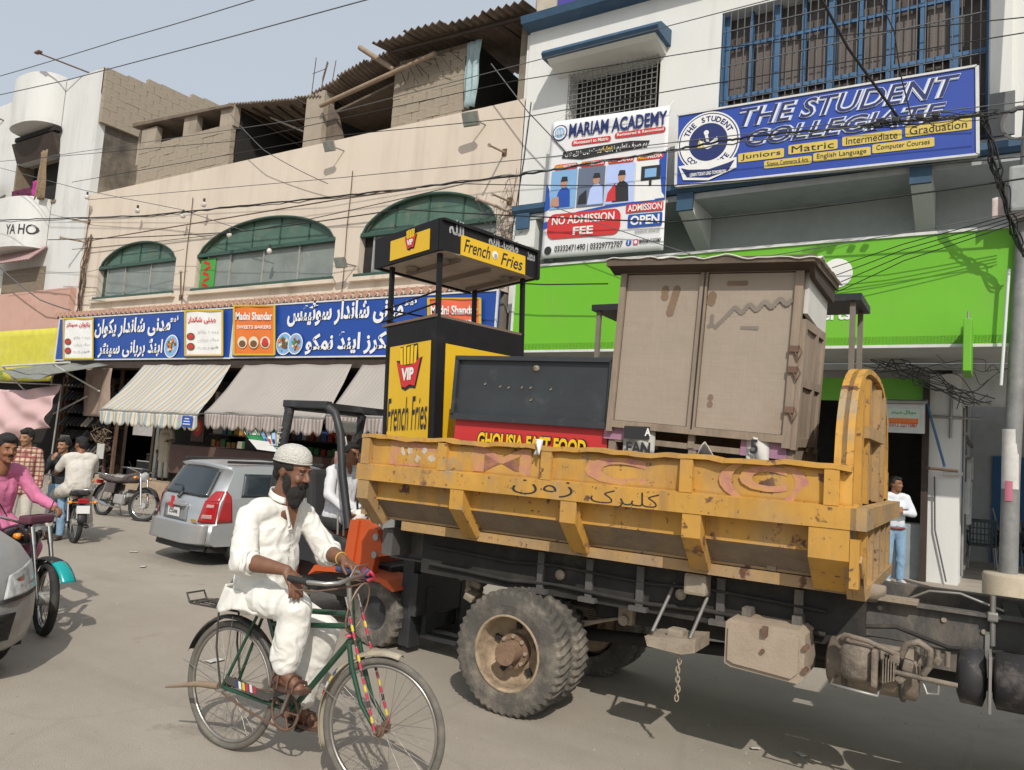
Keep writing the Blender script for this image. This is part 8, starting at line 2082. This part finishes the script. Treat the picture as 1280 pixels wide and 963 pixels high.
def stand(hh=1.5, sp=.07, arms=None, tx=.1):
    k = hh / 1.70
    J = dict(hip=(0, 0, .93 * k), chest=(.01, 0, 1.22 * k), neck=(0, 0, 1.43 * k), head=(.02, 0, 1.59 * k), rot=(0, 0), sL=(0, .175 * k, 1.38 * k), sR=(0, -.175 * k, 1.38 * k), eL=(.0, .23 * k, 1.10 * k), eR=(.0, -.23 * k, 1.10 * k), wL=(.06, .24 * k, .86 * k), wR=(.06, -.24 * k, .86 * k),
             hL=(0, .09 * k, .90 * k), hR=(0, -.09 * k, .90 * k), kL=(.02, .10 * k, .49 * k), kR=(.02, -.10 * k, .49 * k), aL=(0, .10 * k, .08 * k), aR=(0, -.10 * k, .08 * k), tL=(.15 * k, .12 * k, .03 * k), tR=(.15 * k, -.12 * k, .03 * k))
    J.update(arms or {}); return J, k
# man in pink on the teal-guarded motorcycle
MJ = dict(hip=(.12, 0, .83), chest=(.18, 0, 1.10), neck=(.24, 0, 1.30), head=(.30, 0, 1.45), rot=(R(-8), R(4)), sL=(.22, .18, 1.25), sR=(.22, -.18, 1.25), eL=(.34, .29, 1.03), eR=(.46, -.28, 1.05), wL=(.58, .31, .97), wR=(.74, -.33, .985), hdL=(.8, .1, -.3), hdR=(.8, -.1, -.3), hnL=(0, 0, -1), hnR=(0, 0, -1), curlL=.9, curlR=.9,
          hL=(.15, .1, .80), hR=(.15, -.1, .80), kL=(.52, .20, .62), kR=(.52, -.20, .62), aL=(.38, .19, .30), aR=(.38, -.19, .30), tL=(.52, .2, .25), tR=(.52, -.2, .25))
figure('man in a pink shirt riding the motorcycle at the picture edge', TR(-7.68, 3.33, 0, rz=R(4)), MJ, SKIN, PINK, mat('pink_trousers', (.50, .16, .27), rough=.9), hair='full', moustache=True, tunic=.5, shoes=SHOEB, voxel=.0085, tv=.010, fold=.007, s=.98, tw=(.19, .125))
g = G(mat('pink_thread', (.65, .4, .5), rough=.8))
# plaid shirt man, boy in black
J, k = stand(1.56, arms=dict(rot=(R(-38), R(8))))
figure('young man in a red and cream plaid shirt standing before the pink sheet', TR(-11.42, 5.42, 0, rz=R(-25)), J, SKIN2, PLD, KHK, hair='quiff', s=k, hs=.94, shoes=SHOEB, voxel=.010, tuck=False, tunic=.22, tw=(.16, .11))
J, k = stand(1.46, arms=dict(rot=(R(-10), R(5)), eR=(.10, -.2, .97), wR=(.18, -.04, 1.16), hdR=(.1, .4, .8), hnR=(-1, 0, 0)))
figure('boy in a black shirt and blue jeans with his hand at his mouth', TR(-11.62, 6.05, 0, rz=R(-60)), J, SKIN2, BLKS, JEAN, hair='full', s=k, hs=.92, voxel=.010, sleeve='long', tw=(.145, .10), shoes=SHOEB)
J, k = stand(1.50, arms=dict(rot=(R(-20), 0)))
figure('dark haired man in a grey shirt half hidden behind the man in pink', TR(-12.3, 5.15, 0, rz=R(-20)), J, SKIN2, mat('grey_shirt', (.16, .16, .17), rough=.9), JEAND, hair='short', s=k, hs=.94, shoes=SHOEB, voxel=.013)
# man seated on the black motorcycle, back to us
SJ = dict(hip=(.02, 0, .80), chest=(.05, 0, 1.06), neck=(.09, 0, 1.26), head=(.13, 0, 1.395), rot=(R(18), R(6)), sL=(.07, .18, 1.21), sR=(.07, -.18, 1.21), eL=(.22, .25, 1.0), eR=(.22, -.25, 1.0), wL=(.42, .20, .90), wR=(.42, -.2, .90),
          hL=(.05, .1, .77), hR=(.05, -.1, .77), kL=(.44, .24, .62), kR=(.44, -.24, .62), aL=(.28, .26, .20), aR=(.28, -.26, .25), tL=(.42, .27, .1), tR=(.42, -.27, .17))
figure('man in a pale tee shirt and trousers sitting on a motorcycle, back turned', TR(-11.26, 6.13, 0, rz=R(166)), SJ, SKIN, OFFW, KHK, hair='short', s=.95, hs=.95, sleeve='short', shoes=SHOEB, voxel=.010, tunic=.3, tw=(.19, .13), fold=.008)
# shopkeeper in the shade
J, k = stand(1.52, arms=dict(rot=(R(-10), R(6)), eL=(.08, .27, 1.02), wL=(.28, .30, 1.0)))
figure('shopkeeper in a beige kameez standing in the shade of the shop door', TR(-17.75, 11.75, .40, rz=R(-75)), J, SKIN, BEI, KHK, hair='short', s=k, shoes=SHOEB, voxel=.014, tv=.016, tunic=.75, tw=(.19, .125))
# forklift driver
DJ = dict(hip=(.70, .58, 1.03), chest=(.72, .58, 1.28), neck=(.76, .58, 1.47), head=(.80, .58, 1.60), rot=(0, R(8)), sL=(.74, .76, 1.42), sR=(.74, .40, 1.42), eL=(.86, .84, 1.20), eR=(.84, .30, 1.20), wL=(1.05, .66, 1.20), wR=(1.02, .34, 1.08),
          hL=(.72, .68, .98), hR=(.72, .48, .98), kL=(1.10, .70, 1.02), kR=(1.10, .46, 1.02), aL=(1.15, .70, .70), aR=(1.15, .46, .70), tL=(1.28, .70, .66), tR=(1.28, .46, .66))
figure('driver in white clothes seated under the forklift guard, face in shadow', FM_, DJ, SKIN, mat('driver_white', (.62, .62, .64), rough=.9, bump=.1, bscale=40), COTN, hair='short', s=.93, hs=.93, voxel=.012, tunic=.6, shoes=SHOEB, fold=.008)
g = G(mat('faded_pink_screen', (.30, .17, .15), rough=.9, var=.4, scale=18)); 
g.grid(lambda u, v: (-6.6 + 1.1 * u, 6.55 + .04 * math.sin(9 * u), 1.05 + .55 * v), 12, 4, thick=.01)
tag(g.build('hanging_sheet'), 'dusty pinkish plastic sheet hanging behind the forklift driver', 'sheet')
# man in the doorway with folded arms
J, k = stand(1.54, arms=dict(rot=(R(35), 0), eL=(.05, .24, 1.03), wL=(.22, .02, 1.05), eR=(.05, -.24, 1.03), wR=(.21, -.04, 1.08), hdL=(.1, -1, .05), hdR=(.1, 1, .05), hnL=(-1, 0, 0), hnR=(-1, 0, 0)))
figure('man in a white shirt and light jeans leaning in the shop doorway', TR(-1.26, 12.62, .2, rz=R(-62)), J, SKIN, WSH, JEAN, hair='short', s=k, hs=.92, shoes=SHOEW, voxel=.012, belt=mat('red_brown_belt', (.18, .04, .03), rough=.5), tw=(.155, .11))

# ================================================================ street furniture at the right
T = thing('utility_pole', 'grey steel utility pole in a round concrete collar by the kerb', 'utility pole', loc=(.13, 11.55, .2))
g = G(mat('galvanised_pole', (.22, .22, .215), rough=.6, metal=.2, var=.25, scale=5, dirt=(.35, .33, .3), damt=.3, dscale=3)); g.tube([(0, 0, 0), (.02, 0, 1.7), (.10, 0, 4.0), (.16, 0, 5.6), (.30, 0, 9.2)], [.105, .10, .097, .092, .085], 20); g.build('shaft', T)
g = G(mat('concrete_collar', (.42, .36, .27), rough=.9, var=.15, bump=.3)); g.lathe([(.27, -.2), (.275, .42), (.26, .45), (.0, .46)], 28); g.build('collar', T)
g = G(mat('old_bill', (.55, .53, .5), rough=.9, var=.2)); g.lathe([(.106, 1.5), (.104, 2.25)], 14, arc=2.2, a0=-2.9, M=TR(.02, 0, 0)); g.build('pasted_bill', T)
g = G(mat('pink_bill', (.5, .16, .22), rough=.9)); g.lathe([(.110, 1.35), (.110, 1.6)], 8, arc=.8, a0=-2.2, M=TR(.02, 0, 0)); g.build('pasted_bill', T)
g = G(mat('white_tube', (.6, .62, .62), rough=.5)); g.cyl((-.10, -.1, 2.8), (-.03, -.1, 4.3), .02, 8); g.build('conduit', T)
g = G(mat('transformer_grey', (.30, .31, .31), rough=.5, var=.2)); g.box((.35, -.05, 5.3), (.8, .5, .6), bev=.04); g.cyl((.62, -.1, 4.95), (.62, -.1, 4.7), .08, 10); g.build('junction_box', T)
g = G(mat('rag_pinkwhite', (.55, .45, .43), rough=.9, var=.2)); g.grid(lambda u, v: (-.22 + .5 * u, -.18 + .05 * math.sin(7 * u), 4.95 + .28 * v * (1 - .4 * u) + .04 * math.sin(9 * u)), 10, 6, thick=.01); g.build('rag', T)
g = G(WIREG); g.tube([(-.35 + .10 * math.cos(t), -.1, 6.9 + .14 * math.sin(t)) for t in [2 * PI * k_ / 18 for k_ in range(18)]], .02, 5, closed=True); bpy.data.objects.remove(g.build('tmp'))
g = G(mat('coil_pale', (.12, .115, .11), rough=.7))
for j in range(3): g.tube([(.02 + .012 * j + .02 * math.cos(t), -.35 + .02 * j, 6.25 + (.16 + .012 * j) * math.sin(t)) if False else (.05 + (.17 + .012 * j) * math.cos(t), -.3, 6.15 + (.2 + .01 * j) * math.sin(t)) for t in [2 * PI * k_ / 24 for k_ in range(24)]], .008, 5, closed=True)
g.build('cable_coil', T)
# slim propping pole beside the doorway, broom
T = thing('awning_pole', 'thin dark pole leaning against the white column beside the doorway', 'pole', loc=(-.9, 13.2, .2))
g = G(BLUEF); g.cyl((-.02, -.15, 2.75), (.25, -.2, 1.75), .018, 8); g.build('rod', T); g = G(RUST); g.cyl((.02, -.2, 1.72), (.42, -.2, 1.70), .022, 8); g.build('crossbar', T)
T = thing('strip_lamp', 'short white tube lamp fixed low on the white column', 'lamp', loc=(-.55, 13.32, 1.85))
g = G(mat('paper_white', 0)); g.cyl((-.14, 0, 0), (.12, 0, .02), .03, 8); g.build('tube', T)
cable('drain_hose', [(-.80, 13.34, 1.8), (-.78, 13.34, 1.0), (-.62, 13.34, .25)], .012, WIREG, 'grey hose running down the face of the white column')
# plastic chair stack in the passage
def chair(lab, x, y, rz, m, tilt=0.):
    T = thing('plastic_chair', lab, 'chair', M=TR(x, y, .2, rz=rz) @ Matrix.Rotation(tilt, 4, 'Y'), group='chairs in the passage')
    for sx in (-1, 1):
        for sy in (-1, 1):
            g = G(STEEL if m is not FBLK else FBLK); g.cyl((sx * .19, sy * .19, .42), (sx * .23, sy * .23, 0), .016, 8); g.build('leg', T)
    g = G(m); g.box((0, 0, .43), (.44, .44, .035), bev=.012); g.build('seat', T)
    bk = thing_part = None
    g = G(m); g.box((-.21, -.2, .66), (.03, .035, .46), bev=.008); g.box((-.21, .2, .66), (.03, .035, .46), bev=.008); g.box((-.215, 0, .87), (.03, .44, .06), bev=.01); bk = g.build('backrest', T)
    for j in range(6):
        g = G(m); g.box((-.212, -.15 + .06 * j, .65), (.015, .02, .42)); g.build('slat', bk)
    for j in range(3):
        g = G(m); g.box((-.214, 0, .52 + .11 * j), (.015, .4, .02)); g.build('slat', bk)
    for s_ in (-1, 1):
        g = G(m); g.tube([(-.2, s_ * .22, .66), (.0, s_ * .24, .67), (.15, s_ * .23, .63), (.17, s_ * .21, .43)], .016, 8); g.build('armrest', T)
    return T
CHB = mat('dark_teal_plastic', (.02, .035, .04), rough=.5, var=.2)
chair('dark teal plastic chair with a latticed back standing in the passage', -.22, 16.6, R(95), CHB)
chair('black plastic chair tipped upside down on top of another in the passage', .25, 16.9, R(60), BLKP, tilt=R(168)).location.z = 1.35
chair('black plastic chair beneath an upturned one in the passage', .28, 17.0, R(110), BLKP)

# ================================================================ wall lamps, brackets, wires
def flood(lab, px_, py_, s_=.3):
    p = at(px_, py_, 11.9); T = thing('floodlight', lab, 'floodlight', loc=(p.x, 12.3, p.z), group='floodlights on the cream wall')
    g = G(STEEL); g.cyl((.12, 0, .0), (.05, -.3, .0), .015, 6); g.build('arm', T)
    g = G(mat('lamp_housing', (.25, .23, .20), rough=.5, var=.2)); g.box((0, -.36, 0), (s_, .06, s_ * .8), rot=(.5, 0, .1), bev=.01); h_ = g.build('housing', T)
    g = G(GLASSG); g.box((0, -.395, -.02), (s_ * .85, .01, s_ * .65), rot=(.5, 0, .1)); g.build('glass', h_)
flood('square floodlight on the cream parapet near the white building', 587, 148, .36)
flood('square floodlight on the cream parapet below the concrete pillar', 410, 182, .3)
flood('small floodlight on the cream wall between the middle and right arched windows', 424, 328, .3)
def bracket(lab, b, t_, r=.022, y0=12.3):
    B_ = at(*b, y0); T = thing('wall_bracket', lab, 'bracket', loc=tuple(B_), group='steel brackets on the facades')
    d = at(t_[0], t_[1], y0 - .6) - B_
    g = G(mat('bracket_paint', (.33, .26, .20), rough=.7, var=.2)); g.cyl((0, 0, 0), d, r, 8); g.cyl(d * .99, d * 1.04, r * 1.7, 8); g.build('arm', T)
    g = G(RUST); g.box((0, -.01, 0), (.1, .03, .14)); g.build('base', T)
bracket('short steel tube bracket high on the cream wall beside the white building', (631, 191), (612, 182))
bracket('rusty tube bracket above the fries kiosk, upper of a close pair', (637, 252), (616, 243))
bracket('long tube bracket above the fries kiosk, lower of a close pair', (640, 266), (597, 249), r=.03)
bracket('steel tube bracket at the left edge of the cream wall, upper one', (112, 278), (92, 275))
bracket('steel tube bracket at the left edge of the cream wall, lower one', (108, 303), (76, 297), r=.03)
bracket('steel tube bracket beside the small left arched window', (226, 372), (226, 340))
def lamp_bulb(lab, px_, py_):
    p = at(px_, py_, 12.0); T = thing('bulb', lab, 'bulb', loc=tuple(p), group='bulbs hanging from the wires')
    g = G(BLKP); g.cyl((0, 0, .02), (0, 0, .12), .03, 8); g.build('socket', T)
    g = G(mat('frosted_bulb', (.55, .53, .48), rough=.3)); g.lathe([(0, -.12), (.05, -.10), (.07, -.04), (.05, .0), (.025, .03)], 12); g.build('glass', T)
for lab, x_, y_ in (('bulb hanging over the left edge of the cream wall', 109, 245), ('bulb hanging from the wire above the left arched window', 172, 262), ('round lamp on the cream wall above the left arched window', 255, 254), ('bulb hanging from the wire left of the middle arch', 229, 268), ('bulb at the crown of the middle arched window', 287, 292), ('bulb hanging over the panes of the middle arched window', 337, 312)):
    lamp_bulb(lab, x_, y_)
# long lines: each named by where it runs
def line(lab, pts, r=.012, m=WIRE, sag=.0, kinks=0., n=14, dy=None):
    P3 = [at(x_, y_, Y_) for x_, y_, Y_ in pts]
    cable('cable', P3, r, m, lab, sag=sag, group='cables strung along the street', kinks=kinks, n=n)
line('upper thin cable crossing the open sky', [(-60, 112, 9.5), (150, 50, 9.3), (330, -4, 9)], .011, WIREG, sag=.03)
line('lower thin cable crossing the open sky above the white block', [(-60, 132, 9.0), (85, 100, 8.9), (275, 50, 8.7), (480, -6, 8.5)], .011, WIREG)
line('heavy twisted black bundle running the whole length of the facades', [(-40, 277, 10.6), (180, 270, 10.5), (420, 246, 10.5), (640, 221, 10.5), (840, 188, 10.5), (930, 172, 10.5), (1130, 152, 10.6), (1230, 145, 10.8), (1300, 134, 11)], .017, WIRE, kinks=.012, n=20)
line('second strand wound round the heavy black bundle', [(-40, 279, 10.62), (180, 271, 10.52), (420, 248, 10.52), (640, 219, 10.48), (840, 190, 10.48), (1130, 149, 10.55), (1240, 143, 10.7)], .011, WIREG, kinks=.02, n=24)
line('thin cable from the cream wall edge up to the white window bars', [(60, 196, 11), (400, 146, 11), (700, 68, 11), (1000, -10, 11)], .008, WIREG)
line('thin cable passing under the small barred window', [(0, 202, 11), (300, 176, 11), (640, 102, 11), (900, 60, 11), (1300, 20, 11)], .008, WIRE)
line('thin cable crossing the banner heading', [(90, 228, 11), (420, 170, 11), (660, 146, 11), (860, 110, 11), (1300, 38, 11)], .008, WIRE)
line('thin cable above the arched windows', [(110, 250, 11), (430, 222, 11), (690, 196, 11), (1000, 160, 11), (1300, 125, 11)], .008, WIREG)
line('cable dipping from the rooftop pillar to the cream wall', [(288, 143, 11.8), (330, 188, 11.9), (410, 230, 12.1)], .010, WIREG, sag=.15)
line('thin wire slanting down across the left cream wall', [(0, 210, 11.5), (105, 238, 11.6), (225, 262, 11.9), (340, 300, 12.0)], .009, WIREG)
line('rusty brown pipe line crossing above the arched windows', [(107, 302, 12.05), (240, 280, 12.0), (420, 250, 11.9), (520, 236, 11.9)], .016, RUST)
line('black cable crossing the middle arched window', [(60, 300, 11.3), (300, 290, 11.3), (500, 262, 11.3), (840, 278, 11.2), (1000, 262, 11.1), (1290, 222, 11)], .013, WIRE, sag=.03)
line('second black cable crossing the arches', [(90, 312, 11.4), (330, 286, 11.4), (580, 230, 11.4), (840, 232, 11.3), (1290, 195, 11.2)], .009, WIRE, sag=.04)
line('thin cable sagging across the green sign top', [(690, 258, 11.1), (900, 330, 11.1), (1290, 262, 11.1)], .007, WIREG, sag=.05)
line('black cable crossing the green sign level with the cabin roof', [(560, 350, 11.2), (680, 356, 11.2), (760, 355, 11.2)], .012, WIRE)
line('thin diagonal wire across the white corner of the college building', [(614, 80, 11.9), (660, 140, 11.9), (712, 195, 11.9)], .012, WIREG)
line('black wire hanging down the joint between cream and white walls', [(664, 128, 12.1), (655, 200, 12.1), (640, 290, 12.1)], .012, WIRE)
line('cable running down from the top of the barred window to the sign', [(1022, -10, 9), (1060, 60, 9.6), (1125, 150, 10.5)], .018, WIRE)
line('thin cable hanging from the barred window to the sign bundle', [(1095, -10, 10), (1118, 40, 10.2), (1125, 90, 10.4), (1140, 150, 10.6)], .009, WIRE)
line('thin wire slanting down to the white phone banner', [(0, 335, 11.6), (50, 375, 11.7), (88, 388, 11.9)], .02, WIREG, sag=.1)
line('pale thin wire across the left arched window', [(0, 344, 11.6), (110, 340, 11.8), (230, 312, 11.9)], .007, WIREG)
# tangles: nobody could count these strands
def tangle(name, lab, c0, c1, n, r, spread, seed, m=WIRE):
    rnd = random.Random(seed); g = G(m); a, b = Vector(c0), Vector(c1)
    for k in range(n):
        pts = []
        for i in range(6):
            t = i / 5 + rnd.uniform(-.06, .06); p = a.lerp(b, t); pts.append(p + Vector((rnd.gauss(0, spread), rnd.gauss(0, spread * .6), rnd.gauss(0, spread))))
        path = []
        for i in range(len(pts) - 1):
            for j in range(4):
                t = j / 4; p0 = pts[max(i - 1, 0)]; p1 = pts[i]; p2 = pts[i + 1]; p3 = pts[min(i + 2, len(pts) - 1)]
                path.append(.5 * ((2 * p1) + (p2 - p0) * t + (2 * p0 - 5 * p1 + 4 * p2 - p3) * t * t + (3 * p1 - p0 - 3 * p2 + p3) * t ** 3))
        g.tube(path, r, 4, cap=False)
    tag(g.build(name), lab, 'cables', kind='stuff')
tangle('wire_tangle', 'knot of black cable joints on the bundle in front of the college sign', at(1080, 160, 10.5), at(1255, 140, 10.7), 8, .006, .035, 1)
tangle('wire_tangle', 'sheaf of black wires dropping from the bundle to the pole', at(1232, 150, 10.8), at(1250, 235, 11.0), 8, .010, .03, 2)
tangle('wire_tangle', 'sheaf of black wires bending in to the pole top at the picture edge', at(1250, 230, 11.0), at(1280, 320, 11.3), 8, .010, .035, 8)
tangle('wire_tangle', 'loose thin wires scattered on the cream wall above the kiosk', at(600, 262, 12.1), at(650, 300, 12.15), 10, .005, .16, 3, WIREG)
tangle('wire_tangle', 'dry tangle of wire and twigs at the wall joint by the kiosk', at(640, 215, 12.15), at(630, 300, 12.15), 5, .005, .10, 4, RUST)
tangle('wire_tangle', 'loose wires under the canopy beside the small green sign', at(1170, 455, 12.6), at(1265, 470, 12.6), 3, .004, .08, 5)
tangle('wire_tangle', 'old cables clipped along the ceiling over the passage', at(1090, 450, 13.0), at(1230, 500, 13.0), 12, .008, .12, 6, WIREG)
tangle('wire_tangle', 'brown cables climbing the left edge of the cream wall', at(110, 300, 12.2), at(98, 392, 12.2), 10, .012, .07, 7, RUST)
for k in range(4):
    line(('top', 'second', 'third', 'lowest')[k] + ' of four black wires fanning over the green sign', [(1285, 262 + 4 * k, 11.2), (1130, 305 + 7 * k, 11.3), (1040, 335 + 11 * k, 11.5)], .007, WIRE, sag=.04)
for k, (x_, y_) in enumerate(((1096, 156), (1100, 152), (1120, 150), (1150, 146), (1170, 143))):
    p = at(x_, y_, 10.45); g = G(BLKP); g.box((p.x, p.y, p.z), (.08, .06, .06), rot=(0, .2, 0), bev=.01)
    tag(g.build('cable_joint'), ('first', 'second', 'third', 'fourth', 'fifth')[k] + ' from the left of the black clamps gripping the cable bundle', 'cable clamp', 'clamps on the cable bundle')
